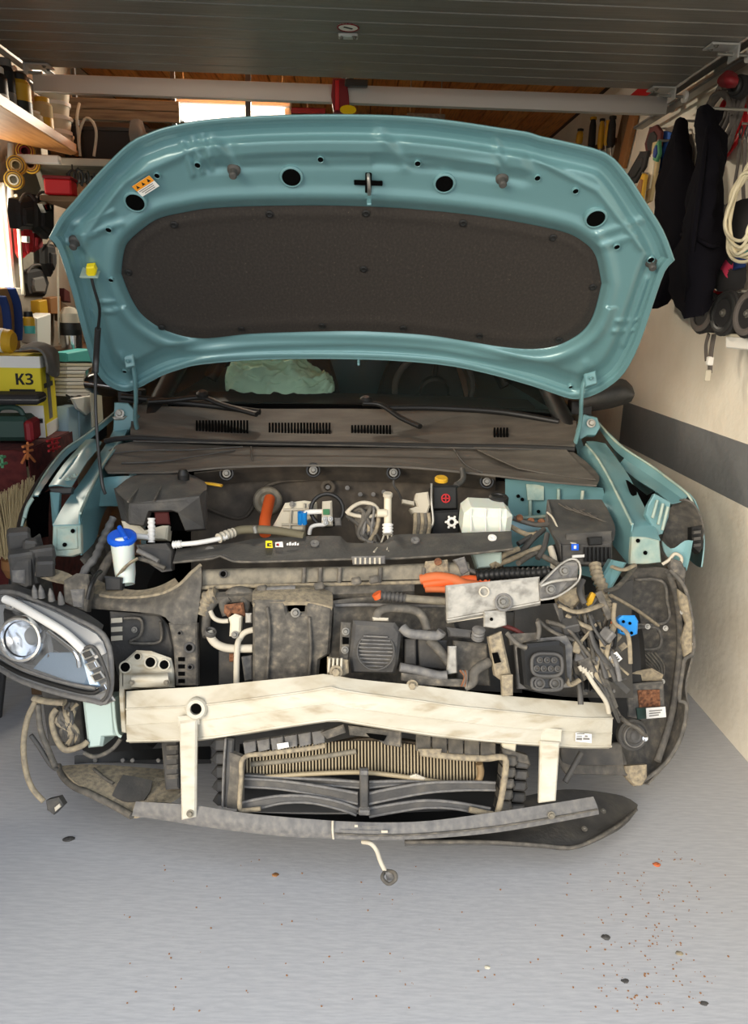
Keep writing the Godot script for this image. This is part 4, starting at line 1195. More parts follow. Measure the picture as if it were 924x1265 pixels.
# ---------------------------------------------------------------- in the engine bay
func make_bay() -> void:
	# black cover with ribbed top, left
	var o := node("control_unit_cover", car, V(200, 620, 2.15))
	sheet(o, "cover_top", "plastic", ["150,597,2.3 167,587,2.34 206,584,2.36 235,586,2.35 255,596,2.3", "143,606,2.2 165,598,2.22 206,596,2.23 238,600,2.22 255,606,2.2", "160,622,2.1 178,621,2.1 206,620,2.1 232,617,2.1 246,612,2.12"], 0.006, 16, 4)
	slab(o, "cover_front", "plastic", "160,622,2.1 246,613 254,606,2.14 254,654 229,656,2.1 220,634 212,631 184,632 178,650 159,648", 0.03)
	slab(o, "cover_side", "plastic", "140,604,2.22 148,598,2.24 160,622,2.1 159,648 149,642,2.15", 0.02)
	for s in ["158,620,2.095 170,605,2.18 190,586,2.35", "190,619,2.095 198,604,2.18 208,585,2.355", "162,610,2.16 190,605,2.19 230,607,2.18"]:
		pipe(o, "cover_rib", "dusty", s, 0.003, 6)
	slab(o, "warning_plate", "maroon", "190,633,2.13 208,633 210,648 192,648", 0.006)
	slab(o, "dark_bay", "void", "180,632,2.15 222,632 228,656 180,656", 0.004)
	turned(o, "cover_cap", "black", [Vector2(0.018, 0), Vector2(0.018, 0.03), Vector2(0.01, 0.045), Vector2(0, 0.045)], V(227, 597, 2.28), Vector3(0, 1, 0.1), 14)
	slab(o, "pale_housing", "cream", "149,644,2.12 170,648 178,656 200,650 208,650 206,668 156,666", 0.05, 0.006)
	# convoluted plug and its neighbours
	o = node("plug_lead", car, V(187, 650, 2.06))
	pipe(o, "lead_boot", "white", "187,640,2.06 187,670,2.04", 0.011, 12, 6)
	pipe(o, "lead_pipe", "white", "168,662,2.05 186,664,2.05", 0.008)
	# washer filler neck with blue cap
	o = node("washer_filler", car, V(151, 690, 2.0))
	var f := V(151, 667, 1.99)
	var base := V(156, 722, 1.93)
	var ax := (f - base).normalized()
	var b := Bag.new()
	b.lathe([Vector2(0.022, 0), Vector2(0.027, 0.03), Vector2(0.031, 0.11), Vector2(0.032, base.distance_to(f) - 0.005), Vector2(0.028, base.distance_to(f))], base, ax, 20)
	put(b, "filler_neck", mats["tank"], o)
	var cap := turned(o, "filler_cap", "blue", [Vector2(0, 0), Vector2(0.036, 0), Vector2(0.039, 0.004), Vector2(0.038, 0.012), Vector2(0.03, 0.017), Vector2(0, 0.018)], f, Vector3(0.05, 1, 0.35), 28)
	block(cap, "cap_grip", "blue", f + Vector3(0.004, 0.022, 0.006), Vector3(0.012, 0.014, 0.06), Vector3(20, 35, 0), 0.004)
	pipe(o, "neck_strap", "mud", "146,712,1.93 152,704,1.92 160,696,1.91 170,690,1.92", 0.008, 8, 0, 0.5)
	pipe(car, "grey_hose", "grey_plastic", "98,716,2.0 108,700,2.02 118,688,2.04 130,660,2.12 140,640,2.16", 0.012, 10, 8)
	pipe(car, "grey_hose", "dusty", "112,740,1.98 124,712,2.02 136,690,2.05 146,680,2.08", 0.014, 10)
	# white cable run into the olive hose across the bay
	o = node("heater_hose", car, V(300, 660, 2.05))
	pipe(o, "white_line", "white", "213,673,1.98 240,671,1.98 264,667,2.0 280,663,2.02", 0.007)
	pipe(o, "line_boot", "white", "214,673,1.98 224,672,1.98", 0.011, 12, 3)
	pipe(o, "boot", "dust_white", "270,665,2.01 279,661,2.03 288,658,2.05", 0.014, 12, 4)
	pipe(o, "olive_hose", "olive_hose", "287,659,2.05 296,655,2.06 315,654,2.06 345,656,2.06 376,662,2.04", 0.012, 12)
	pipe(o, "hose_clip", "steel", "314,650,2.05 316,658,2.05", 0.007)
	# cable grommet with its orange high voltage lead
	o = node("cable_grommet", car, V(333, 619, 2.4))
	turned(o, "grommet_disc", "rail", [Vector2(0.0, 0.03), Vector2(0.018, 0.03), Vector2(0.03, 0.012), Vector2(0.042, 0.008), Vector2(0.046, 0.014), Vector2(0.048, 0.006), Vector2(0.048, 0)], V(331, 619, 2.43), FRONT, 28)
	pipe(o, "orange_lead", "orange", "333,616,2.4 330,630,2.34 327,645,2.28 328,660,2.24", 0.018, 12, 0)
	pipe(car, "yellow_tag", "amber", "253,597,2.3 262,598,2.28 274,600,2.27", 0.009, 8, 0, 0.5)
	# cast housing and expansion valve
	o = node("compressor_housing", car, V(360, 640, 2.25))
	slab(o, "housing_body", "cream", "352,622,2.28 376,619 391,621 391,640 377,645 376,656 333,656 340,645 346,634", 0.06, 0.006)
	for s in ["350,630,2.275 388,629", "348,648,2.275 372,648", "360,624,2.275 358,654", "376,622,2.275 376,640"]:
		pipe(o, "cast_rib", "dust_white", s, 0.004, 6)
	for s in ["361,623,2.275", "384,625,2.275"]:
		var n: PackedFloat64Array = s.split_floats(",")
		bolt(o, V(n[0], n[1], n[2]), FRONT, 0.007)
	pipe(o, "white_pipe", "white", "373,648,2.22 374,638,2.22 380,633,2.22 398,632,2.22", 0.008)
	pipe(o, "lower_pipe", "white", "382,660,2.2 384,652,2.2 390,649,2.2 402,648,2.2", 0.006)
	for s in ["371,640,2.215", "376,640,2.215"]:
		var n: PackedFloat64Array = s.split_floats(",")
		turned(o, "blue_clip", "sky_blue", [Vector2(0.006, -0.02), Vector2(0.0085, -0.02), Vector2(0.0085, 0.02), Vector2(0.006, 0.02)], V(n[0], n[1], n[2]), Vector3(0, 1, 0.2), 10)
	o = node("sensor_block", car, V(404, 635, 2.2))
	slab(o, "block_body", "dust_white", "398,620,2.2 410,619 411,650 397,651", 0.04, 0.005)
	slab(o, "block_screen", "screen_green", "399,629,2.193 407,629 407,636 399,636", 0.004, 0.001)
	ring(o, "block_halo", "black", V(404, 630, 2.25), FRONT, 0.055, 0.012, 0.01)
	for s in ["401,641", "408,641", "402,646"]:
		var n: PackedFloat64Array = s.split_floats(",")
		bolt(o, V(n[0], n[1], 2.195), FRONT, 0.006, "steel")
	slab(o, "block_plug", "grey_plastic", "413,640,2.2 421,640 422,650 414,650", 0.02)
	# wiring clump and the pale valve
	o = node("wiring_clump", car, V(450, 645, 2.15))
	rng.seed = 11
	for k in 16:
		var x0 := 428 + rng.randf() * 20
		var y0 := 630 + rng.randf() * 12
		pipe(o, "wire", ["dusty", "plastic", "mud", "grey_plastic"][k % 4], [V(x0, y0, 2.16), V(x0 + 10 + rng.randf() * 12, y0 - 8 + rng.randf() * 20, 2.12), V(440 + rng.randf() * 25, 655 + rng.randf() * 12, 2.1), V(445 + rng.randf() * 30, 668 + rng.randf() * 8, 2.05)], 0.004 + rng.randf() * 0.004, 6)
	pipe(o, "loop_wire", "dust_white", "428,634,2.14 436,626,2.14 448,621,2.15 462,624,2.14 468,634,2.12 456,638,2.12 440,637,2.12 430,634,2.14", 0.006)
	slab(o, "plug_body", "dusty", "438,640,2.12 462,634 466,650 458,664 440,662", 0.04, 0.01)
	o = node("pale_valve", car, V(478, 635, 2.1))
	pipe(o, "valve_pipe", "cream", "479,614,2.12 479,640,2.1 479,660,2.07", 0.011)
	pipe(o, "valve_collar", "white", "479,648,2.085 479,660,2.07", 0.016, 12, 3)
	pipe(o, "valve_branch", "cream", "478,634,2.1 466,634,2.1", 0.012)
	disc(o, "valve_top", "dust_white", V(479, 613, 2.12), Vector3(0, 1, 0.2), 0.014, 0.01)
	for s in ["474,662,2.06 470,672,2.02 462,682,1.94", "479,662,2.06 480,672,2.0 478,680,1.95", "484,662,2.06 484,672,2.0 480,682,1.94"]:
		pipe(o, "valve_wire", "dust_white", s, 0.003, 6)
	o = node("pale_connector", car, V(518, 622, 2.2))
	slab(o, "connector_body", "dust_white", "514,610,2.2 529,608 532,624 528,636 510,635 506,629 515,626 512,618", 0.05, 0.005)
	slab(o, "connector_arm", "dust_white", "497,617,2.2 512,620 512,625 497,622", 0.03)
	for k in 5:
		pipe(o, "connector_wire", ["mud", "dusty"][k % 2], [V(513 + k * 4, 634, 2.2), V(513 + k * 4.4, 648, 2.18), V(512 + k * 4, 662, 2.12)], 0.007, 6)
	pipe(car, "thin_line", "plastic", "488,586,2.36 486,598,2.36 492,608,2.32 496,618,2.26", 0.004, 6)
	# black box with red round mark, pale gear beside the reservoir
	o = node("brake_booster", car, V(550, 625, 2.2))
	slab(o, "booster_body", "black", "534,600,2.22 565,600 566,630 534,630", 0.10, 0.006)
	slab(o, "booster_base", "black", "532,632,2.2 568,630 568,660 532,662", 0.10, 0.006)
	ring(o, "red_mark", "print_red", V(550.6, 615.6, 2.216), FRONT, 0.014, 0.004, 0.002)
	for r in [0, 90]:
		block(o, "red_cross", "print_red", V(550.6, 615.6, 2.212), Vector3(0.022, 0.004, 0.002), Vector3(-15, 0, r), 0.0005)
	var gear := ring(o, "pale_gear", "white", V(558, 645, 2.19), FRONT, 0.015, 0.008, 0.008, 16)
	for k in 6:
		block(gear, "gear_tooth", "white", V(558, 645, 2.185) + Vector3(cos(k * PI / 3), sin(k * PI / 3), -0.3 * sin(k * PI / 3)) * 0.017, Vector3(0.007, 0.007, 0.006))
	disc(o, "yellow_cap", "amber", V(545, 594, 2.25), Vector3(0, 1, 0.2), 0.02, 0.012)
	pipe(o, "booster_bracket", "steel", "533,597,2.2 533,620,2.2 535,645,2.18 530,655,2.18", 0.004, 6)
	pipe(o, "booster_arm", "plastic", "563,600,2.24 572,592,2.28 571,580,2.34", 0.009)
	# fluid reservoir
	o = node("coolant_tank", car, V(599, 640, 2.15))
	b = Bag.new()
	b.box(V(599, 641, 2.16), Vector3(0.142, 0.10, 0.12), Basis.from_euler(Vector3(0.12, 0, -0.03)), 0.02)
	put(b, "tank_body", mats["tank"], o)
	for x in [582, 600, 618]:
		pipe(o, "tank_seam", "white", [V(x, 628, 2.1), V(x, 656, 2.09)], 0.002, 6)
	turned(o, "tank_cap", "black", [Vector2(0.03, 0), Vector2(0.03, 0.028), Vector2(0.024, 0.034), Vector2(0.018, 0.034), Vector2(0.016, 0.03), Vector2(0, 0.03)], V(615, 625, 2.2), Vector3(0, 1, 0.1), 20)
	slab(o, "tank_foot", "tank_pale", "584,684,1.96 620,683 620,700 590,703", 0.04, 0.005)
	# fuse box
	o = node("fuse_box", car, V(715, 660, 2.1))
	sheet(o, "box_lid", "plastic", ["677,617,2.26 710,617,2.26 743,617,2.26", "676,632,2.2 712,634,2.2 752,632,2.2", "682,658,2.08 720,656,2.08 760,652,2.1", "692,672,2.04 725,672,2.04 758,668,2.06"], 0.008, 14, 4)
	slab(o, "box_front", "plastic", "692,672,2.04 757,669 757,700 693,699", 0.1, 0.006)
	slab(o, "box_side", "plastic", "677,617,2.25 674,645,2.16 686,668,2.06 693,699,2.03 692,672", 0.01)
	pipe(o, "lid_edge", "dust_white", "676,633,2.18 683,640,2.15 690,655,2.1 696,668,2.06 712,672,2.035", 0.003, 6)
	slab(o, "lid_step", "plastic", "700,660,2.05 756,656 757,672 698,674", 0.03)
	slab(o, "lid_clip", "black", "727,664,2.03 744,663 744,673 728,674", 0.015)
	for k in 7:
		slab(o, "fin_rib", "black", [V(722 + k * 5, 676, 2.03), V(725 + k * 5, 676, 2.03), V(725 + k * 5, 694, 2.03), V(722 + k * 5, 694, 2.03)], 0.012, 0.001)
	slab(o, "blue_label", "blue", "706,672,2.028 715,672 715,680 706,680", 0.003, 0.0005)
	slab(o, "blue_label_mark", "white", "709,674,2.026 712,674 712,678 709,678", 0.002, 0.0003)
	slab(o, "white_label", "white", "707,686,2.028 722,685 722,688.5 707,689.5", 0.003, 0.0005)
	for k in 5:
		pipe(o, "lid_streak", "cowl", [V(690 + k * 9, 622 + k * 3, 2.235 - 0.015 * k), V(705 + k * 9, 630 + k * 3, 2.2 - 0.015 * k), V(722 + k * 8, 630 + k * 4, 2.2 - 0.015 * k)], 0.002, 6)
	# rust coloured joints and wires between tank and fuse box
	o = node("side_wiring", car, V(650, 670, 2.1))
	for s in ["641,640,2.2", "655,644,2.2", "668,645,2.2"]:
		var n: PackedFloat64Array = s.split_floats(",")
		disc(o, "wire_joint", "rust", V(n[0], n[1], n[2]), FRONT, 0.011, 0.012, 12)
	for s in ["634,640,2.2 660,648,2.18 680,648,2.14", "630,650,2.18 650,660,2.14 664,660,2.12", "632,690,2.0 646,680,2.06 660,664,2.1 672,654,2.14", "620,694,1.98 640,684,2.04 655,668,2.1", "612,698,1.96 634,690,2.0 652,682,2.04 668,676,2.06", "640,696,1.98 660,684,2.04 676,690,2.02 690,698,1.98", "640,672,2.1 654,664,2.12 664,658,2.14", "606,700,1.96 622,686,1.98 640,678,2.02", "664,690,2.02 672,676,2.05 676,660,2.1"]:
		pipe(o, "side_wire", ["dusty", "plastic", "mud"][int(s.length()) % 3], s, 0.008, 8)
	pipe(o, "pale_pipe", "dust_white", "680,676,2.06 684,690,2.03 684,700,2.0", 0.010)
	# strut of the inner wing showing under the fuse box
	slab(car, "wing_strut", "teal_dusty", "757,690,1.99 776,694 752,735,1.9 738,722", 0.04, 0.006)

# ---------------------------------------------------------------- radiator support and covers
func make_front_panel() -> void:
	var o := node("radiator_support", car, V(400, 700, 1.85))
	# left arm sweeping to the lamp, and the posts
	sheet(o, "left_arm", "dusty", ["248,698,1.88 236,708,1.86 222,722,1.85 200,733,1.85 170,738,1.86 140,738,1.88 112,732,1.92", "249,720,1.84 236,728,1.83 222,738,1.82 200,746,1.82 170,748,1.83 140,746,1.85 112,742,1.9", "243,770,1.80 232,771,1.79 212,770,1.79 200,760,1.80 170,756,1.82 140,754,1.85 113,752,1.9"], 0.02, 24, 3)
	pipe(o, "arm_edge", "mud", "248,698,1.88 236,708,1.86 222,722,1.85 200,733,1.85 170,738,1.86 140,738,1.88 124,735,1.9", 0.005, 8)
	sheet(o, "arm_shelf", "mud", ["216,714,1.9 196,724,1.9 170,729,1.9 140,724,1.94 120,716,1.98", "222,722,1.85 200,733,1.85 170,738,1.86 140,738,1.88 112,732,1.92"], 0.006, 18, 1)
	sheet(o, "lamp_shelf", "mud", ["42,698,2.0 64,702,1.99 84,708,1.97 108,722,1.92", "44,708,1.95 66,716,1.94 90,722,1.93 112,734,1.9"], 0.008, 12, 1)
	slab(o, "post", "dusty", "208,770,1.79 243,770 244,848 217,848 214,800", 0.03, 0.004)
	for s in ["234,800,0.009", "235,824,0.005", "222,782,0.004"]:
		var n: PackedFloat64Array = s.split_floats(",")
		ring(o, "post_hole", "plastic", V(n[0], n[1], 1.787), FRONT, n[2] * 1.6, n[2] * 0.7, 0.004)
		disc(o, "post_hole_inside", "void", V(n[0], n[1], 1.788), FRONT, n[2], 0.003, 14)
	for k in 4:
		slab(o, "post_notch", "void", [V(220, 812 + k * 9, 1.787), V(228, 812 + k * 9, 1.787), V(228, 817 + k * 9, 1.787), V(220, 817 + k * 9, 1.787)], 0.003, 0.0005)
	slab(o, "back_plate", "plastic", "135,756,1.86 196,760 208,774 214,800 214,850 148,850 136,800", 0.02, 0.004)
	pipe(o, "plate_bead", "dusty", "153,764,1.85 172,764 176,774 172,786 160,794 194,794 200,784 198,768", 0.004, 6)
	for k in 3:
		slab(o, "plate_slot", "dust_white", [V(137, 764 + k * 11, 1.853), V(151, 763 + k * 11, 1.853), V(151, 769 + k * 11, 1.853), V(137, 770 + k * 11, 1.853)], 0.003, 0.0005)
	bolt(o, V(166, 778, 1.855), FRONT, 0.006)
	# upper cross member
	sheet(o, "cross_member", "rail", ["244,704,1.89 300,702,1.89 420,700,1.89 500,697,1.89 578,694,1.89", "246,708,1.87 300,706,1.87 420,704,1.87 500,701,1.87 580,699,1.87", "250,724,1.86 300,722,1.86 420,718,1.86 500,716,1.86 580,714,1.86"], 0.03, 24, 3)
	pipe(o, "member_lip", "mud", "250,726,1.855 300,724,1.855 420,722,1.855 500,720,1.855 580,716,1.855", 0.006, 8)
	for x in [376, 396, 420, 470, 524]:
		pipe(o, "member_rib", "dusty", [V(x, 701, 1.865), V(x - 1, 720, 1.855)], 0.006, 8)
	ring(o, "member_eye", "plastic", V(276, 709, 1.862), FRONT, 0.011, 0.004, 0.006)
	disc(o, "eye_inside", "void", V(276, 709, 1.861), FRONT, 0.007, 0.004, 14)
	slab(o, "mount_pad", "mud", "526,694,1.86 553,692 556,711 522,711", 0.02, 0.004)
	disc(o, "pad_hole", "rust", V(541, 694, 1.852), FRONT, 0.010, 0.004, 14)
	slab(o, "ribbed_pad", "grey_plastic", "434,688,1.86 476,687 476,697 436,698", 0.02)
	for k in 6:
		slab(o, "pad_rib", "dust_white", [V(438 + k * 6, 689, 1.855), V(440.5 + k * 6, 689, 1.855), V(440.5 + k * 6, 697, 1.855), V(438 + k * 6, 697, 1.855)], 0.006, 0.001)
	slab(o, "grey_hook", "grey_plastic", "560,692,1.86 574,688 580,706 570,712 566,700", 0.02)
	sheet(o, "second_member", "dusty", ["262,732,1.84 330,728,1.84 420,724,1.84 512,722,1.84", "262,738,1.82 330,735,1.82 420,734,1.82 512,730,1.82"], 0.02, 16, 1)
	pipe(o, "rod", "grey_plastic", "330,729,1.82 365,727,1.82", 0.009)
	for s in ["324,728,14", "394,724,16", "440,718,12", "462,716,12"]:
		var n: PackedFloat64Array = s.split_floats(",")
		block(o, "rod_block", ["dusty", "grey_plastic"][int(n[0]) % 2], V(n[0], n[1], 1.82), Vector3(0.026, 0.02, 0.02), Vector3(-15, 0, n[2]), 0.004)
	# top sight cover with its stickers
	o = node("sight_cover", car, V(420, 675, 1.95))
	sheet(o, "cover_panel", "plastic", ["218,678,2.0 285,671,2.02 322,665,2.04 418,662,2.04 426,670,2.02 474,670,2.02 486,661,2.04 540,659,2.04 632,656,2.04", "216,686,1.95 285,680,1.96 322,678,1.97 418,676,1.97 426,679,1.96 474,679,1.96 486,674,1.97 540,672,1.97 632,668,1.97", "214,694,1.9 275,685,1.91 300,692,1.9 418,690,1.9 440,689,1.9 480,689,1.9 505,688,1.9 580,683,1.9 634,677,1.91"], 0.006, 48, 2)
	pipe(o, "cover_edge", "dusty", "214,695,1.895 262,690,1.9 276,686,1.905 296,694,1.895 418,691,1.895 480,690,1.895 505,689,1.895 580,684,1.895 634,678,1.9", 0.0035, 6)
	for s in ["259,680", "389,672", "513,668", "608,665"]:
		var n: PackedFloat64Array = s.split_floats(",")
		turned(o, "cover_clip", "grey_plastic" if n[0] < 600 else "white", [Vector2(0.012, 0), Vector2(0.012, 0.004), Vector2(0.006, 0.005), Vector2(0, 0.003)], V(n[0], n[1], 1.985) , Vector3(0, 0.9, 0.5), 14)
	for s in [["yellow", "328,668 336,668 337,677 328,677"], ["white", "340,670 349,669 350,676 340,676"], ["red", "341,671.5 345,671 345,675 341,675"]]:
		slab(o, "cover_sticker", s[0], s[1].replace(" ", ",1.97 ") + ",1.97", 0.004, 0.0005)
	slab(o, "sticker_print", "ink", "330,671,1.967 335,671 335,672 332,672 332,674 335,674 335,675 330,675", 0.002, 0.0002)
	for k in 5:
		slab(o, "white_mark", "white", [V(354 + k * 3.2, 671.5 - (k % 2) * 1.5, 1.97), V(356.4 + k * 3.2, 670.5 - (k % 2), 1.97), V(356.4 + k * 3.2, 673.5, 1.97), V(354 + k * 3.2, 674, 1.97)], 0.003, 0.0003)
	slab(o, "left_end_piece", "plastic", "168,672,1.97 206,670 213,680 213,704,1.92 200,706 176,690", 0.03, 0.004)
	pipe(o, "end_rib", "grey_plastic", "170,680,1.94 186,688,1.93 196,694,1.92", 0.007)
	pipe(o, "end_rib", "dusty", "172,690,1.93 186,694,1.92 204,702,1.91", 0.006)
	# air duct box of the lower front
	o = node("air_duct", car, V(362, 790, 1.75))
	sheet(o, "duct_top", "mud", ["318,724,1.86 350,722,1.86 385,722,1.86 408,726,1.86", "312,732,1.80 350,730,1.8 385,730,1.8 411,736,1.8", "312,746,1.75 350,744,1.75 385,744,1.75 411,750,1.75"], 0.01, 14, 3)
	slab(o, "duct_face", "dusty", "312,742,1.75 352,742 355,758 376,758 378,742 411,750 407,809 395,816 393,838 312,846", 0.05, 0.006)
	slab(o, "duct_notch", "mud", "355,756,1.76 376,756 379,777 352,777", 0.01)
	bolt(o, V(365, 757, 1.75), FRONT, 0.009)
	for s in ["330,750,1.746 333,780,1.744 330,838,1.742", "382,762,1.746 384,800,1.744 382,834,1.742"]:
		pipe(o, "duct_bead", "dusty", s, 0.004, 6)
	sheet(o, "duct_wing", "dusty", ["411,742,1.8 450,738,1.82 500,738,1.83 556,738,1.84", "412,770,1.78 450,770,1.82 500,772,1.83 560,770,1.84", "405,846,1.75 450,842,1.8 500,846,1.8 600,846,1.8"], 0.01, 16, 3)
	pipe(o, "wing_edge", "grey_plastic", "414,748,1.795 450,747,1.8 520,748,1.8 552,748,1.8", 0.005, 6)
	# refrigerant pipes and rusty joint left of the duct
	o = node("refrigerant_pipes", car, V(285, 780, 1.8))
	slab(o, "dark_opening", "black", "246,742,1.9 316,740 316,850 246,850", 0.01)
	pipe(o, "wide_pipe", "dust_white", "258,780,1.79 262,790,1.78 270,797,1.77 284,801,1.77 312,801,1.77", 0.0105, 12)
	pipe(o, "drop_pipe", "dust_white", "313,778,1.78 303,781,1.78 297,788,1.78 293,800,1.76 292,846,1.74", 0.0075, 10)
	pipe(o, "thin_pipe", "dust_white", "260,755,1.8 264,763,1.79 272,767,1.79 282,767,1.79", 0.006, 8)
	slab(o, "joint_block", "cream", "282,764,1.78 290,759 298,762 297,782 291,788 283,787 284,772", 0.03, 0.005)
	slab(o, "rusty_joint", "rust", "277,748,1.8 300,745 303,762 296,764 286,758 282,764 276,758", 0.03, 0.005)
	bolt(o, V(290, 784, 1.775), FRONT, 0.007)
	ring(o, "hose_clamp", "plastic", V(259, 783, 1.785), Vector3(0.3, 1, 0.2), 0.016, 0.006, 0.012)
	for s in ["276,742,1.84 286,732,1.84 298,730,1.84 310,734,1.84 316,744,1.84", "280,760,1.82 276,744,1.83 284,738,1.83", "300,762,1.82 304,746,1.83 298,738,1.83", "266,742,1.84 258,752,1.83 254,772,1.82 256,786,1.8"]:
		pipe(o, "hose", ["dusty", "plastic"][s.length() % 2], s, 0.012, 10)
	pipe(o, "ribbed_hose", "mud", "248,758,1.83 256,740,1.84 268,734,1.84", 0.022, 12, 5)
	slab(o, "grey_bracket", "grey_plastic", "298,812,1.78 311,810 312,840 302,842", 0.02)
	slab(o, "lower_block", "plastic", "270,805,1.84 292,803 292,848 270,848", 0.03)
	slab(o, "rust_bolt_plate", "rust", "283,808,1.83 290,808 290,818 283,818", 0.006)
	slab(o, "bright_stay", "alloy", "303,758,1.79 311,758 311,770 303,770", 0.012)

# ---------------------------------------------------------------- in front of the radiator
func make_front_units() -> void:
	# finned sounder
	var o := node("sounder", car, V(462, 800, 1.68))
	slab(o, "sounder_body", "plastic", "436,768,1.69 488,771 496,782 492,821 488,834 434,833 431,812 434,790", 0.06, 0.008)
	ring(o, "round_rim", "plastic", V(464, 804, 1.685), FRONT, 0.047, 0.005, 0.006, 28)
	for k in 9:
		var half: float = [15, 18, 20, 21, 22, 21, 20, 18, 14][k]
		slab(o, "grille_slat", "grey_plastic", [V(464 - half, 785 + k * 4.6, 1.684), V(464 + half, 786.5 + k * 4.6, 1.684), V(464 + half, 788.3 + k * 4.6, 1.684), V(464 - half, 786.8 + k * 4.6, 1.684)], 0.005, 0.001)
	slab(o, "side_bracket", "dusty", "421,769,1.7 434,770 432,806 430,818 419,818", 0.02)
	for s in ["427,780", "426,803"]:
		var n: PackedFloat64Array = s.split_floats(",")
		bolt(o, V(n[0], n[1], 1.695), FRONT, 0.007)
	slab(o, "bracket_window", "void", "423,787,1.697 431,788 431,796 423,796", 0.003, 0.0005)
	slab(o, "foot_bracket", "mud", "404,812,1.66 430,816 431,832 420,839 404,834", 0.02)
	for k in 4:
		pipe(o, "foot_rib", "dust_white", [V(407 + k * 5, 813, 1.655), V(406 + k * 5, 830, 1.65)], 0.003, 6)
	bolt(o, V(415, 830, 1.645), FRONT, 0.012, "mud")
	bolt(o, V(509, 847, 1.64), FRONT, 0.011, "mud")
	# bent stay frame right of it
	o = node("stay_frame", car, V(520, 800, 1.7))
	slab(o, "dark_back", "black", "498,786,1.74 546,788 550,832 498,824", 0.01)
	pipe(o, "top_tube", "grey_plastic", "497,775,1.7 505,782,1.69 520,784,1.69 540,785,1.69 546,780,1.69", 0.012, 10)
	pipe(o, "low_tube", "grey_plastic", "494,824,1.67 515,828,1.67 540,834,1.67 552,834,1.67", 0.011, 10)
	slab(o, "upright", "alloy", "554,799,1.68 564,799 565,832 552,834", 0.02)
	slab(o, "inner_box", "plastic", "500,790,1.72 514,790 514,822 500,820", 0.02)
	slab(o, "dark_plate", "plastic", "516,790,1.73 552,792 552,828 518,824", 0.008)
	pipe(o, "plate_cable", "dusty", "530,790,1.71 540,800,1.7 552,815,1.7 560,825,1.69", 0.012, 8)
	pipe(o, "arched_hose", "dusty", "465,764,1.72 468,756,1.73 478,752,1.74 500,752,1.75 516,756,1.74 524,766,1.73 528,780,1.71", 0.011, 10)
	slab(o, "hose_foot", "dust_white", "460,763,1.71 480,764 480,768 461,768", 0.015)
	slab(o, "base_bar", "dusty", "496,832,1.66 550,840 576,840 576,850 520,848 496,842", 0.03, 0.004)
	slab(o, "small_motor", "plastic", "552,776,1.7 584,780 584,790 554,788", 0.03, 0.006)
	turned(o, "ribbed_end", "grey_plastic", [Vector2(0.016, 0), Vector2(0.016, 0.008), Vector2(0.013, 0.01), Vector2(0.016, 0.016), Vector2(0.013, 0.02), Vector2(0.016, 0.026), Vector2(0, 0.03)], V(590, 788, 1.7), Vector3(0, 1, 0.3), 14)
	slab(o, "motor_shield", "dusty", "560,792,1.72 602,796 606,848 566,846", 0.02)
	pipe(o, "lower_hose", "dusty", "574,848,1.66 584,842,1.66 586,830,1.66 596,822,1.67 604,818,1.68", 0.012, 10)
	for k in 4:
		pipe(o, "loose_wire", ["rust", "dusty"][k % 2], [V(568 + k * 3, 828, 1.66), V(574 + k, 836, 1.655), V(570 + k * 2, 848, 1.65)], 0.003, 6)
	# orange leads under the cross member and the rod with an orange tip
	o = node("high_voltage_leads", car, V(560, 716, 1.85))
	pipe(o, "orange_lead", "orange_dusty", "520,716,1.86 540,713,1.85 560,716,1.84 574,722,1.83 590,724,1.83", 0.014, 12)
	pipe(o, "orange_lead", "orange", "524,722,1.85 545,719,1.84 566,718,1.84 580,716,1.85 604,718,1.85", 0.012, 12)
	pipe(o, "orange_lead", "orange_dusty", "526,728,1.84 545,728,1.83 575,730,1.83", 0.009, 10)
	pipe(o, "black_sleeve", "black", "588,712,1.85 620,709,1.85 660,708,1.84 678,706,1.84", 0.016, 12, 14)
	pipe(o, "thin_lead", "plastic", "566,692,1.9 580,704,1.87 600,712,1.85", 0.006)
	var tip := node("rod_tip", car, V(470, 735, 1.78))
	pipe(tip, "orange_tip", "orange", "465,733,1.77 468,738,1.77", 0.013, 10)
	pipe(tip, "barrel", "plastic", "470,735.5,1.77 500,739,1.77", 0.013, 12, 6)
	pipe(tip, "steel_rod", "rail", "500,739,1.77 551,743,1.77", 0.010, 10)
	# pale cross bracket with a grey arm
	o = node("cross_bracket", car, V(620, 735, 1.68))
	slab(o, "bracket_plate", "alloy", "551,724,1.69 667,713 668,744 552,766", 0.02, 0.004)
	slab(o, "plate_fold", "alloy", "552,766,1.69 668,744 668,748,1.7 553,770,1.7", 0.02, 0.002)
	ring(o, "plate_eye", "dust_white", V(598, 731, 1.685), FRONT, 0.013, 0.004, 0.004)
	ring(o, "plate_washer", "grey_plastic", V(622, 744, 1.685), FRONT, 0.022, 0.006, 0.004)
	bolt(o, V(621, 743, 1.683), FRONT, 0.009)
	slab(o, "grey_arm", "grey_plastic", "667,722,1.68 697,694,1.72 714,693 716,700 714,718 690,736,1.69 668,741", 0.03, 0.004)
	pipe(o, "arm_edge", "alloy", "667,722,1.675 697,694,1.715 714,693,1.715 715,716,1.71 690,736,1.685 668,741,1.675", 0.003, 6)
	pipe(o, "arm_fold", "alloy", "668,724,1.672 684,718,1.68 712,715,1.705", 0.004, 6)
	bolt(o, V(697, 705, 1.705), FRONT, 0.009)
	bolt(o, V(680, 728, 1.68), FRONT, 0.009)
	slab(o, "tab", "alloy", "598,756,1.68 625,754 626,773 612,777 598,775", 0.012, 0.003)
	disc(o, "tab_hole", "void", V(607, 765, 1.678), FRONT, 0.004, 0.003, 12)
	slab(o, "stay_bar", "dust_white", "552,766,1.7 598,760 598,763 553,770", 0.01, 0.001)
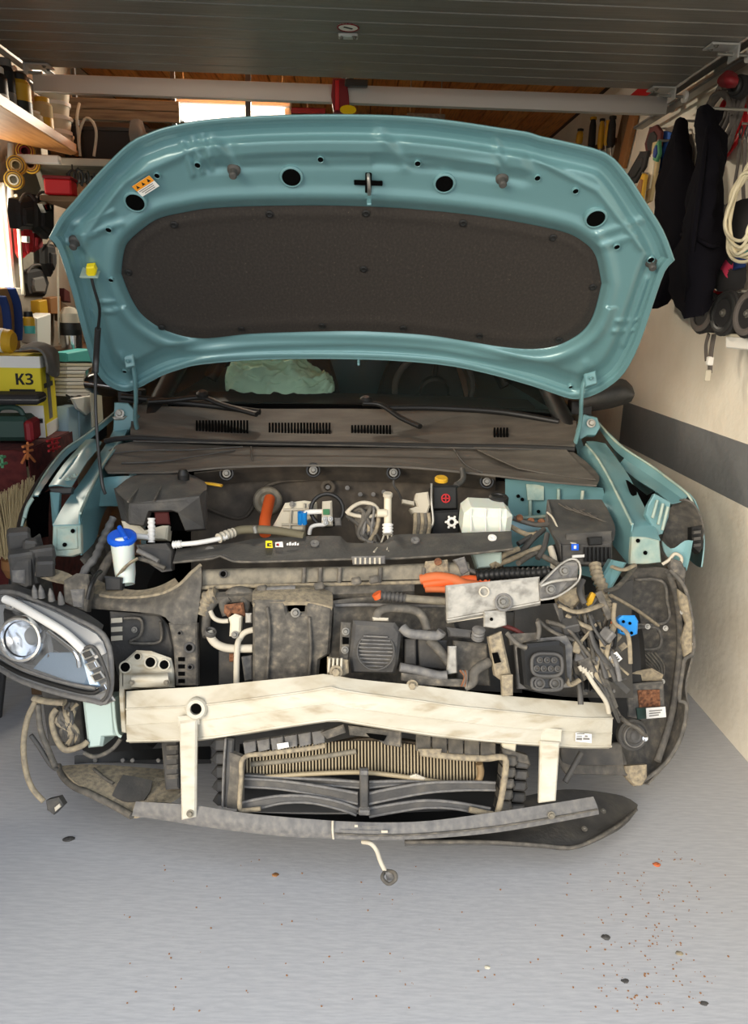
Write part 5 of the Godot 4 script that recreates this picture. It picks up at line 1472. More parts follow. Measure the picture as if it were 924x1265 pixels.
	# charging socket
	o = node("charging_socket", car, V(672, 824, 1.62))
	slab(o, "socket_plate", "black", "644,803,1.64 652,797 692,793 699,798 702,842 696,850 656,854 648,848", 0.05, 0.007)
	b_socket(o)
	slab(o, "socket_back", "grey_plastic", "636,792,1.69 700,786 708,800 706,850 640,852", 0.02)
	slab(o, "left_bracket", "mud", "604,788,1.66 620,781 632,836 626,846 612,836", 0.03, 0.005)
	slab(o, "bracket_slot", "void", "608,807,1.655 615,806 619,818 611,820", 0.004, 0.0005)
	slab(o, "bracket_foot", "mud", "620,835,1.64 634,834 634,860 621,861", 0.02)
	slab(o, "top_wing", "dusty", "628,784,1.68 664,782 664,792 630,798", 0.02)
	for s in ["626,782,1.66 640,796,1.64 650,800,1.64", "664,768,1.68 666,778,1.67 664,790,1.66"]:
		pipe(o, "socket_wire", "dusty", s, 0.006, 8)
	pipe(o, "red_wire", "maroon", "620,772,1.72 636,778,1.71 646,784,1.7", 0.006, 8)

func b_socket(o: Node3D) -> void:
	var c1 := V(675, 821, 1.632)
	var c2 := V(675, 844, 1.625)
	var tilt := Vector3(0.0, 0.42, 1).normalized()
	var up := Vector3(0, 1, -0.42).normalized()
	for e in [[c1, 0.036, 0.026], [c2, 0.036, 0.015]]:
		var loop := []
		for k in 29:
			var w := TAU * k / 28.0
			loop.append(e[0] + Vector3.RIGHT * e[1] * signf(cos(w)) * pow(absf(cos(w)), 0.6) + up * e[2] * signf(sin(w)) * pow(absf(sin(w)), 0.6) + tilt * 0.006)
		var b := Bag.new()
		b.tube(loop, [0.0045], 8, false)
		put(b, "socket_rim", mats["plastic"], o)
		var face := []
		for k in 28:
			face.append(loop[k] - tilt * 0.004)
		b = Bag.new()
		b.slab(face, -tilt * 0.008, 0.001)
		put(b, "socket_well", mats["black"], o)
	for s in [[-1.3, 0.6], [0, 0.6], [1.3, 0.6], [-1.9, -0.5], [-0.65, -0.5], [0.65, -0.5], [1.9, -0.5]]:
		turned(o, "socket_pin", "plastic", [Vector2(0.0075, -0.004), Vector2(0.0075, 0.008), Vector2(0.005, 0.009), Vector2(0.004, 0.004), Vector2(0, 0.004)], c1 + Vector3.RIGHT * s[0] * 0.013 + up * s[1] * 0.018, tilt, 14)
	for s in [-1, 1]:
		turned(o, "power_pin", "plastic", [Vector2(0.013, -0.004), Vector2(0.013, 0.009), Vector2(0.009, 0.010), Vector2(0.007, 0.004), Vector2(0, 0.006)], c2 + Vector3.RIGHT * s * 0.018, tilt, 16)

# ---------------------------------------------------------------- bumper beam, lower grille, strip
func make_bumper() -> void:
	var o := node("bumper_beam", car, V(456, 885, 1.65))
	var top := "156,854,1.76 200,851,1.72 250,848,1.69 320,841,1.66 380,835,1.64 408,832,1.635 420,836,1.635 450,840,1.635 520,847,1.64 560,852,1.65 620,859,1.67 680,864,1.70 720,867,1.73 750,869,1.765"
	var edge := "156,876,1.73 200,874,1.69 250,871,1.66 320,862,1.63 380,854,1.61 408,849,1.605 420,852,1.605 450,857,1.605 520,866,1.61 560,872,1.62 620,878,1.64 680,884,1.67 720,887,1.70 757,887,1.74"
	var mid := "156,896,1.735 200,893,1.69 250,890,1.66 320,880,1.63 380,872,1.61 408,869,1.605 420,872,1.605 450,877,1.605 520,886,1.61 560,891,1.62 620,898,1.64 680,903,1.67 720,905,1.70 756,906,1.74"
	var low := "157,915,1.74 200,914,1.70 250,912,1.66 300,905,1.64 350,897,1.62 405,889,1.61 420,889,1.61 450,894,1.61 520,905,1.615 560,910,1.625 620,916,1.645 680,920,1.675 720,922,1.705 755,922,1.745"
	var under := "160,918,1.80 200,917,1.77 250,915,1.74 300,908,1.72 350,900,1.70 405,892,1.69 420,892,1.69 450,897,1.69 520,908,1.69 560,913,1.70 620,919,1.72 680,923,1.75 720,925,1.78 752,925,1.82"
	for pair in [["upper_face", top, edge], ["front_face", edge, mid], ["lower_face", mid, low], ["under_face", low, under]]:
		sheet(o, pair[0], "beam", [pair[1], pair[2]], 0.005, 40)
	for e in [["156,854,1.76 156,876,1.73 156,896,1.735 157,915,1.74 160,915,1.82 158,856,1.84", "end_plate"], ["750,869,1.765 757,887,1.74 756,906,1.74 755,922,1.745 752,922,1.83 748,870,1.85", "end_plate"]]:
		var b := Bag.new()
		var p := pp(e[0])
		var c := Vector3.ZERO
		for q in p: c += q / p.size()
		for k in p.size():
			b.tri(c, p[k], p[(k + 1) % p.size()])
		put(b, e[1], mats["beam"], o)
	pipe(o, "fold_line", "beam", edge, 0.0025, 6)
	pipe(o, "fold_line", "beam", mid, 0.0015, 6)
	pipe(o, "lower_lip", "beam", low, 0.0035, 6)
	turned(o, "tow_socket", "beam", [Vector2(0.012, -0.01), Vector2(0.014, 0.012), Vector2(0.022, 0.014), Vector2(0.026, 0.008), Vector2(0.027, -0.01)], V(243, 875, 1.66), FRONT, 24)
	disc(o, "tow_hole", "void", V(243, 875, 1.655), FRONT, 0.013, 0.002, 18)
	# label
	var lb := slab(o, "white_label", "white", "711,905,1.685 731,907 731,918 711,916", 0.002, 0.0003)
	for q in [[712.5, 722, 906.2, 907.2], [712.5, 719, 909.0, 910.0], [722.5, 726, 908.6, 910.4], [712.2, 719, 911.4, 914.4], [720.5, 728.5, 911.6, 914.0]]:
		slab(lb, "label_print", "grey_cloth", [V(q[0], q[2], 1.683), V(q[1], q[2] + 0.2, 1.683), V(q[1], q[3] + 0.2, 1.683), V(q[0], q[3], 1.683)], 0.001, 0.0001)
	# crash box plates
	slab(o, "crash_plate", "beam", "149,821,1.80 168,804 186,805 211,814 215,830 215,850 149,853", 0.012, 0.004)
	slab(o, "side_flange", "beam", "147,821,1.80 153,826 153,870 156,906 150,905 147,860", 0.012, 0.002)
	sheet(o, "plate_saddle", "beam", ["163,833,1.79 185,832,1.79 207,831,1.79", "162,838,1.76 185,838,1.755 208,838,1.76", "162,849,1.77 185,849,1.765 208,848,1.77"], 0.008, 8, 2)
	for s in ["155,824,0.0125", "170,811,0.008", "186,818,0.013", "203,821,0.012"]:
		var n: PackedFloat64Array = s.split_floats(",")
		ring(o, "plate_hole", "beam", V(n[0], n[1], 1.796), FRONT, n[2] * 1.3, n[2] * 0.35, 0.004)
		disc(o, "hole_inside", "void", V(n[0], n[1], 1.795), FRONT, n[2] * 0.95, 0.003, 16)
	for s in ["163,843,1.76", "206,843,1.76"]:
		var n: PackedFloat64Array = s.split_floats(",")
		bolt(o, V(n[0], n[1], n[2]), FRONT, 0.006, "rail")
	# hanging stays
	slab(o, "stay", "beam", "221,892,1.645 243,890 242,1010,1.60 224,1014", 0.015, 0.004)
	slab(o, "stay_head", "beam", "219,886,1.65 246,883 246,896 219,898", 0.012, 0.003)
	slab(o, "stay", "beam", "668,916,1.655 692,918 687,990,1.62 666,993", 0.015, 0.004)
	slab(o, "stay_head", "beam", "667,899,1.665 695,902 694,918 667,916", 0.012, 0.003)
	slab(o, "pale_lug", "cream", "620,918,1.70 638,920 637,930 622,929", 0.03)
	# lower grille with its flaps
	o = node("lower_grille", car, V(455, 960, 1.65))
	slab(o, "dark_core", "black", "296,920,1.76 620,920 626,1006 292,1004", 0.01)
	pipe(o, "frame_edge", "mud", "402,921,1.66 380,925,1.66 330,931,1.66 301,936,1.66 298,962,1.64 296,996,1.62 300,1001,1.62 322,999,1.62", 0.006, 8)
	sheet(o, "frame_left", "dusty", ["276,926,1.68 301,936,1.66", "276,960,1.67 298,962,1.65", "280,998,1.65 297,1000,1.63"], 0.015, 8, 3)
	pipe(o, "frame_edge", "mud", "519,930,1.66 560,935,1.66 600,937,1.66 618,935,1.66 625,940,1.66 622,970,1.64 615,1003,1.62 608,1006,1.62 580,1000,1.62", 0.008, 8)
	# flaps, warped by the crash
	for s in [["302,962,1.67 340,964,1.66 380,969,1.65 420,976,1.645 442,980,1.64", "302,972,1.665 340,974,1.655 380,980,1.645 420,988,1.64 442,993,1.635"], ["303,958,1.68 350,961,1.67 400,963,1.665 444,966,1.66", "304,961,1.68 350,966,1.67 400,970,1.665 444,973,1.655"], ["297,992,1.64 320,987,1.64 350,983,1.64 385,984,1.635 420,991,1.63 442,999,1.63", "297,1001,1.63 322,998,1.63 350,992,1.63 385,992,1.63 420,1000,1.625 440,1007,1.62"], ["456,980,1.64 490,973,1.645 530,967,1.655 575,966,1.665 612,967,1.67", "456,993,1.635 490,986,1.64 530,979,1.65 575,976,1.66 612,976,1.665"], ["456,966,1.66 490,965,1.665 530,966,1.67 560,968,1.675", "456,973,1.655 490,970,1.66 530,970,1.668 560,972,1.672"], ["456,999,1.63 490,993,1.63 525,989,1.635 560,991,1.64 606,999,1.635", "456,1009,1.62 490,1003,1.625 525,998,1.63 560,999,1.63 604,1007,1.625"]]:
		var fl := sheet(o, "grille_flap", "plastic", s, 0.012, 18)
		pipe(fl, "flap_edge", "grey_plastic", s[0], 0.004, 6)
		pipe(fl, "flap_edge", "grey_plastic", s[1], 0.0035, 6)
	slab(o, "centre_post", "plastic", "444,950,1.63 455,950 455,1003,1.615 445,1003", 0.02, 0.003)
	block(o, "post_foot", "grey_plastic", V(450, 1002, 1.612), Vector3(0.028, 0.014, 0.02))
	block(o, "post_head", "grey_plastic", V(450, 954, 1.628), Vector3(0.02, 0.012, 0.012))
	# cooler behind, its fins joined because they are only a pixel or two wide
	var ck := sheet(o, "cooler_core", "core_dark", ["302,934,1.72 380,925,1.72 450,912,1.72 520,918,1.72 598,934,1.72", "302,962,1.7 380,957,1.7 450,956,1.7 520,962,1.7 592,972,1.7"], 0.02, 16)
	var b := Bag.new()
	for k in 72:
		var u := k / 71.0
		var x := lerpf(304.0, 592.0, u)
		var yt := 932.0 - 18.0 * sin(PI * u) + 3.0 * u
		var yb := 960.0 - 8.0 * sin(PI * u) + 9.0 * u
		b.slab([V(x, yt, 1.708), V(x + 1.9, yt, 1.708), V(x + 2.3, yb, 1.688), V(x + 0.4, yb, 1.688)], Vector3(0, -0.003, -0.008), 0.0004)
	var fins := put(b, "cooler_fins", mats["fin"], ck)
	fins.set_meta("kind", "stuff")
	pipe(o, "cooler_tank", "fin", "306,962,1.68 340,959,1.675 380,956,1.675 440,954,1.675 480,957,1.675 530,964,1.675 588,973,1.675", 0.006, 8)
	pipe(o, "cooler_end", "bronze", "592,943,1.68 594,955,1.68 590,966,1.68 584,970,1.68", 0.009, 8)
	pipe(o, "cooler_bar", "rail", "310,944,1.70 380,937,1.70 440,928,1.70", 0.007, 8)
	slab(o, "cooler_bracket", "dust_white", "501,961,1.67 514,957 526,962 522,972 506,971", 0.015)
	# segmented guide above, broken on the left
	var gl := node("air_guide", o, V(350, 915, 1.68))
	for k in 6:
		var x0 := 300.0 + k * 17.0
		slab(gl, "guide_segment", "grey_plastic", [V(x0, 917 - k * 2.6, 1.69), V(x0 + 15.5, 914.4 - k * 2.6, 1.69), V(x0 + 16, 927 - k * 2.0, 1.665), V(x0 + 2, 931 - k * 2.2, 1.665)], 0.012, 0.002)
	slab(gl, "guide_label", "white", "342,919,1.66 356,917 357,923 343,926", 0.002, 0.0003)
	slab(gl, "guide_tip", "dusty", "396,906,1.67 424,896 427,906 404,914", 0.02)
	slab(gl, "guide_bracket", "dusty", "430,897,1.68 496,905 496,924 476,921 462,912 432,909", 0.02, 0.003)
	slab(gl, "bracket_gap", "void", "452,906,1.675 478,909 474,916 458,912", 0.003, 0.0005)
	for k in 5:
		var x0 := 514.0 + k * 20.0
		slab(gl, "guide_segment", "dusty", [V(x0, 906 + k * 2.4, 1.70), V(x0 + 18.5, 908 + k * 2.4, 1.70), V(x0 + 18.5, 929 + k * 1.6, 1.665), V(x0, 927 + k * 1.6, 1.665)], 0.012, 0.002)
	slab(gl, "torn_end", "mud", "516,926,1.655 546,926 544,936 520,934", 0.012, 0.002)
	# stacked duct ends left and right
	var st := node("side_duct", o, V(272, 955, 1.68))
	for k in 5:
		var y := 913.0 + k * 17.0
		slab(st, "duct_step", "plastic", [V(266 + k * 0.6, y, 1.70), V(284, y - 1, 1.70), V(285, y + 15, 1.69), V(266 + k * 0.7, y + 15, 1.69), V(258 + k, y + 9, 1.70)], 0.05, 0.004)
	slab(st, "duct_post", "plastic", "279,912,1.68 289,914 285,998,1.65 276,998", 0.03, 0.004)
	pipe(st, "post_edge", "grey_plastic", "279,912,1.675 276,955,1.66 275,997,1.645", 0.003, 6)
	st = node("side_duct", o, V(640, 965, 1.68))
	for k in 5:
		for q in 2:
			var y := 934.0 + k * 14.0 + q * 3
			slab(st, "duct_step", ["dusty", "plastic"][q], [V(622 + q * 17 - k * 1.5, y, 1.68 + q * 0.02), V(638 + q * 16 - k * 1.5, y + 1, 1.68 + q * 0.02), V(640 + q * 16 - k * 1.8, y + 9, 1.675 + q * 0.02), V(636 + q * 16 - k * 1.8, y + 13, 1.67 + q * 0.02), V(621 + q * 17 - k * 1.8, y + 12, 1.67 + q * 0.02)], 0.05, 0.004)
	slab(st, "duct_cap", "dusty", "620,925,1.69 652,934 656,946 640,942 622,936", 0.03)
	# lower strip in two lengths
	o = node("lower_strip", car, V(455, 1015, 1.6))
	sheet(o, "strip_left", "grey_plastic", ["168,990,1.66 200,992,1.64 242,995,1.62 300,1004,1.595 360,1010,1.58 413,1014,1.575", "165,999,1.65 200,1003,1.63 242,1008,1.605 300,1016,1.58 360,1024,1.565 413,1026,1.56", "163,1008,1.65 200,1013,1.63 242,1020,1.605 300,1028,1.58 360,1034,1.565 413,1036,1.56"], 0.02, 24, 2)
	sheet(o, "strip_right", "grey_plastic", ["410,1014,1.57 470,1016,1.57 530,1014,1.575 600,1005,1.59 660,996,1.61 733,984,1.65", "410,1026,1.555 470,1028,1.555 530,1026,1.56 600,1019,1.575 660,1010,1.595 738,996,1.635", "411,1036,1.555 470,1038,1.555 530,1036,1.56 600,1030,1.575 660,1021,1.595 740,1006,1.635"], 0.02, 26, 2)
	pipe(o, "strip_joint", "dust_white", "411,1014,1.565 411,1026,1.553 412,1036,1.553", 0.003, 6)
	pipe(o, "strip_rib", "dusty", "414,1030,1.552 470,1032,1.552 530,1030,1.556 600,1023,1.572 660,1014,1.592 738,1000,1.632", 0.0025, 6)
	slab(o, "strip_mark", "dust_white", "438,1019,1.551 442,1019 442,1022 438,1022", 0.001, 0.0001)
	slab(o, "strip_mark", "dust_white", "471,1026,1.551 479,1026 479,1029 471,1029", 0.001, 0.0001)
	for s in ["447,1020.5,466,1020.5", "420,1025.5,440,1026", "443,1026.2,468,1026.6"]:
		var n: PackedFloat64Array = s.split_floats(",")
		slab(o, "strip_print", "grey_cloth", [V(n[0], n[1], 1.551), V(n[2], n[3], 1.551), V(n[2], n[3] + 1, 1.551), V(n[0], n[1] + 1, 1.551)], 0.001, 0.0001)
	bolt(o, V(235, 1005, 1.6), FRONT, 0.007, "rail")
	bolt(o, V(681, 1007, 1.6), FRONT, 0.007, "rail")
	sheet(o, "torn_edge", "mud", ["640,1004,1.6 668,1000,1.61 700,994,1.63", "638,1010,1.595 668,1008,1.6 700,1003,1.62"], 0.004, 10)
	# undertray
	o = node("undertray", car, V(455, 1000, 1.75))
	sheet(o, "tray_right", "plastic", ["560,1000,1.78 640,985,1.82 700,975,1.86 765,982,1.9 788,994,1.9", "540,1030,1.66 640,1022,1.7 700,1012,1.74 750,1004,1.8 785,1004,1.86", "500,1040,1.60 600,1040,1.62 668,1044,1.63 712,1045,1.64 760,1022,1.72"], 0.01, 22, 3)
	pipe(o, "tray_edge", "dusty", "500,1040,1.598 600,1040,1.618 668,1044,1.628 712,1046,1.638 760,1022,1.718 786,1000,1.85", 0.005, 6)
	for s in ["690,1012,1.73", "745,1002,1.8", "722,1024,1.7"]:
		var n: PackedFloat64Array = s.split_floats(",")
		bolt(o, V(n[0], n[1], n[2]), Vector3(0, 1, 0.3), 0.006)
	sheet(o, "tray_left", "mud", ["74,946,1.86 110,944,1.86 150,946,1.86 200,950,1.86 240,952,1.84", "90,964,1.78 120,962,1.79 150,966,1.78 190,972,1.76 225,978,1.74", "108,978,1.74 135,990,1.71 150,998,1.69 164,1006,1.66 180,1000,1.66"], 0.012, 20, 4)
	pipe(o, "tray_edge", "dusty", "72,946,1.86 78,960,1.82 92,972,1.77 110,980,1.735 140,995,1.7 163,1008,1.655", 0.009, 8)
	sheet(o, "tray_patch", "plastic", ["152,957,1.79 170,960,1.78 188,964,1.765", "144,970,1.755 165,975,1.74 186,976,1.735", "138,983,1.73 156,990,1.705 178,988,1.705"], 0.004, 10, 2)
	pipe(o, "tray_bead", "dusty", "116,950,1.83 130,962,1.79 140,968,1.77", 0.005, 6)
	sheet(o, "tray_flap", "mud", ["192,960,1.80 206,962,1.8", "184,972,1.76 204,978,1.76", "178,985,1.72 200,980,1.74"], 0.006, 8, 2)
	sheet(o, "sill", "black", ["92,934,1.90 150,928,1.92 204,924,1.94 260,922,1.94", "92,944,1.89 150,940,1.9 204,938,1.9 260,938,1.9"], 0.02, 14)
	for x in [118, 152, 164, 196]:
		disc(o, "sill_bolt", "grey_plastic", V(x, 939, 1.895), FRONT, 0.006, 0.005, 10)
	sheet(o, "centre_tray", "black", ["250,1000,1.72 400,1006,1.7 600,1000,1.74", "250,1014,1.64 400,1028,1.6 600,1024,1.64"], 0.01, 16)
	slab(o, "post_guide", "plastic", "199,916,1.82 219,914 221,974,1.72 204,975", 0.05, 0.004)
	for k in 4:
		slab(o, "guide_step", "dusty", [V(205, 922 + k * 12, 1.80 - k * 0.02), V(220, 921 + k * 12, 1.80 - k * 0.02), V(220, 929 + k * 12, 1.80 - k * 0.02), V(206, 930 + k * 12, 1.80 - k * 0.02)], 0.012, 0.002)

# ---------------------------------------------------------------- headlamp and what hangs under it
func make_lamp() -> void:
	var o := node("headlamp", car, V(70, 800, 1.8))
	var rim := "-40,742,1.99 -16,733,1.95 17,732,1.9 50,745,1.85 94,765,1.78 120,778,1.75 132,792,1.73 137,815,1.72 137,850,1.71 130,868,1.71 116,866,1.72 75,857,1.76 28,842,1.82 0,826,1.87 -40,800,1.98"
	var glass := pp(rim)
	var c := Vector3.ZERO
	for q in glass: c += q / glass.size()
	var g := []
	for k in 7:                                              # the domed outer lens and the bowl behind it
		var u := 1.0 - k / 6.0
		var row := []
		for q in glass:
			row.append(c + (q - c) * u + Vector3(-0.1, 0.3, 1).normalized() * 0.045 * (1.0 - u * u))
		g.append(row)
	var b := Bag.new()
	b.grid(g, true, false, true)
	put(b, "outer_lens", mats["lens"], o)
	g = []
	for k in 7:
		var u := 1.0 - k / 6.0
		var row := []
		for q in glass:
			row.append(c + (q - c) * u * 1.0 - Vector3(-0.1, 0.3, 1).normalized() * 0.06 * (1.0 - u * u))
		g.append(row)
	b = Bag.new()
	b.grid(g, true, false, true)
	put(b, "lamp_bowl", mats["lamp_grey"], o)
	var rl := glass.duplicate()
	rl.append(rl[0])
	pipe(o, "lens_rim", "grey_plastic", rl, 0.007, 8)
	pipe(o, "inner_rim", "black", "-30,800,1.95 0,818,1.86 28,833,1.80 75,848,1.74 112,856,1.705 124,852,1.70", 0.006, 8)
	pipe(o, "inner_rim", "grey_plastic", "-30,792,1.95 0,810,1.86 28,826,1.80 75,842,1.74 118,850,1.70", 0.004, 8)
	# projector
	var p := V(30, 788, 1.80)
	var ax := Vector3(-0.12, 0.22, 1)
	ring(o, "projector_ring", "chrome", p, ax, 0.06, 0.014, 0.024, 32)
	turned(o, "projector_lens", "lens", [Vector2(0.037, 0.004), Vector2(0.034, 0.016), Vector2(0.026, 0.027), Vector2(0.013, 0.034), Vector2(0, 0.036)], p, ax, 28)
	turned(o, "projector_bowl", "chrome", [Vector2(0.044, 0.01), Vector2(0.03, -0.01), Vector2(0.012, -0.03), Vector2(0, -0.032)], p, ax, 28)
	slab(o, "projector_shade", "dark_steel", "2,752,1.87 36,762,1.83 58,778,1.80 64,812,1.77 52,826,1.78 24,820,1.82 4,800,1.87", 0.02, 0.008)
	pipe(o, "light_guide", "white", "6,740,1.86 20,746,1.84 48,762,1.79 80,782,1.745 104,804,1.71", 0.011, 10)
	pipe(o, "chrome_strip", "chrome", "60,780,1.77 78,794,1.74 94,808,1.715 98,824,1.71", 0.006, 8)
	sheet(o, "upper_reflector", "lamp_grey", ["4,738,1.90 30,742,1.85 60,753,1.80 94,770,1.755 122,786,1.73 132,806,1.72", "8,745,1.88 28,752,1.84 54,766,1.80 84,786,1.755 106,802,1.73 118,814,1.72"], 0.008, 16)
	slab(o, "lower_reflector", "lamp_blue", "58,806,1.78 100,806,1.74 124,848,1.71 112,852,1.71 40,826,1.79", 0.006, 0.002)
	bolt(o, V(13, 747, 1.86), ax, 0.010, "chrome")
	# turn signal chambers
	for k in 5:
		var y := 804.0 + k * 14.0
		var x := 104.0 + k * 6.2
		slab(o, "signal_chamber", "alloy", [V(x - 6, y + 3, 1.715), V(x + 7, y - 3, 1.71), V(x + 13, y + 6, 1.705), V(x, y + 12, 1.71)], 0.01, 0.003)
		slab(o, "signal_cell", "chrome" if k % 2 else "dark_steel", [V(x - 3, y + 3, 1.71), V(x + 6, y - 0.5, 1.705), V(x + 9.5, y + 6, 1.70), V(x + 0.5, y + 9.5, 1.705)], 0.003, 0.001)
	pipe(o, "signal_frame", "plastic", "98,806,1.71 112,798,1.705 122,808,1.70 134,840,1.695 132,858,1.695 126,866,1.70", 0.004, 8)
	# housing and lugs behind
	sheet(o, "lamp_housing", "plastic", ["-20,726,1.98 17,722,1.95 60,738,1.9 104,756,1.84 128,772,1.8", "-18,738,1.94 17,734,1.9 52,746,1.85 95,765,1.79 122,780,1.76"], 0.04, 18)
	slab(o, "housing_back", "black", "-40,742,2.04 17,735,1.98 94,768,1.86 132,796,1.8 134,862,1.79 28,838,1.9 -40,800,2.04", 0.03)
	slab(o, "housing_lug", "plastic", "10,692,1.94 37,691 38,724 32,728 12,718", 0.04, 0.005)
	slab(o, "lug_face", "grey_plastic", "14,705,1.935 30,704 30,722 14,720", 0.01)
	slab(o, "housing_lug", "dusty", "78,718,1.86 94,709 108,710 111,726 106,757 92,752 78,744", 0.04, 0.005)
	slab(o, "lug_face", "grey_plastic", "86,729,1.855 104,728 102,752 90,750", 0.008)
	for s in ["44,728", "52,728", "64,732", "76,736"]:
		var n: PackedFloat64Array = s.split_floats(",")
		turned(o, "lamp_spike", "grey_plastic", [Vector2(0.009, 0), Vector2(0.007, 0.02), Vector2(0.002, 0.035), Vector2(0, 0.036)], V(n[0], n[1] + 10, 1.86), Vector3(0, 1, 0.1), 10)
	pipe(o, "lug_strap", "black", "108,740,1.84 112,724,1.85 118,712,1.88 124,706,1.92", 0.006, 8)
	slab(o, "clip_block", "dark_steel", "128,712,1.9 150,714 150,730 130,730", 0.03, 0.004)
	slab(o, "wire_block", "dark_steel", "44,682,1.98 62,680 64,698 46,700", 0.03, 0.004)
	# washer bottle, harness and loose leads below
	o = node("washer_bottle", car, V(120, 895, 1.82))
	b = Bag.new()
	b.slab(pp("101,866,1.8 140,864 143,905 148,911 128,912 126,924 108,926"), Vector3(0, -0.03, -0.1), 0.008)
	put(b, "bottle_body", mats["tank_pale"], o)
	pipe(o, "bottle_edge", "tank_pale", "140,866,1.795 142,890,1.795 145,906,1.79 150,910,1.79", 0.004, 6)
	o = node("lamp_harness", car, V(60, 920, 1.8))
	rng.seed = 21
	for k in 14:
		pipe(o, "harness_wire", ["dusty", "mud", "plastic"][k % 3], [V(70 + rng.randf() * 26, 868 + rng.randf() * 8, 1.82), V(68 + rng.randf() * 30, 885 + rng.randf() * 8, 1.79), V(72 + rng.randf() * 26, 900 + rng.randf() * 8, 1.79), V(76 + rng.randf() * 24, 916 + rng.randf() * 5, 1.81)], 0.006, 6)
	pipe(o, "harness_loop", "mud", "70,876,1.8 64,886,1.79 68,908,1.79 80,926,1.79 100,922,1.79 108,916,1.8", 0.008, 8)
	pipe(o, "harness_loop", "dusty", "104,930,1.79 118,935,1.78 138,926,1.78 149,913,1.79", 0.0055, 8)
	slab(o, "harness_back", "plastic", "50,850,1.9 100,858 104,922 60,922", 0.02)
	pipe(o, "loose_lead", "mud", "44,866,1.8 34,888,1.78 29,920,1.76 32,952,1.74 40,974,1.73 54,990,1.72", 0.0075, 8)
	pipe(o, "loose_lead", "dusty", "47,870,1.8 50,900,1.78 58,922,1.77 68,946,1.77", 0.008, 8)
	pipe(o, "loose_lead", "plastic", "38,908,1.77 48,922,1.77 62,944,1.77 70,950,1.78", 0.006, 8)
	slab(o, "lead_plug", "plastic", "56,990,1.71 72,986 78,996 66,1008 58,1002", 0.03, 0.004)
	slab(o, "plug_cell", "dust_white", "67,998,1.7 73,993 75,997 68,1003", 0.006, 0.001)
	pipe(o, "lamp_bracket", "mud", "42,862,1.8 56,866,1.79 80,868,1.78", 0.012, 8, 0, 0.6)
	# lead hanging under the strip
	o = node("hanging_lead", car, V(465, 1060, 1.57))
	pipe(o, "lead", "dust_white", "448,1040,1.58 458,1042,1.56 465,1050,1.55 470,1064,1.53 476,1076,1.52", 0.0055, 8)
	pipe(o, "lead_loop", "dusty", "476,1076,1.52 472,1084,1.5 480,1092,1.49 489,1086,1.49 487,1078,1.5 478,1076,1.52", 0.0045, 8)
	slab(o, "lead_plug", "grey_plastic", "476,1079,1.505 486,1078 488,1088 478,1090", 0.015, 0.003)

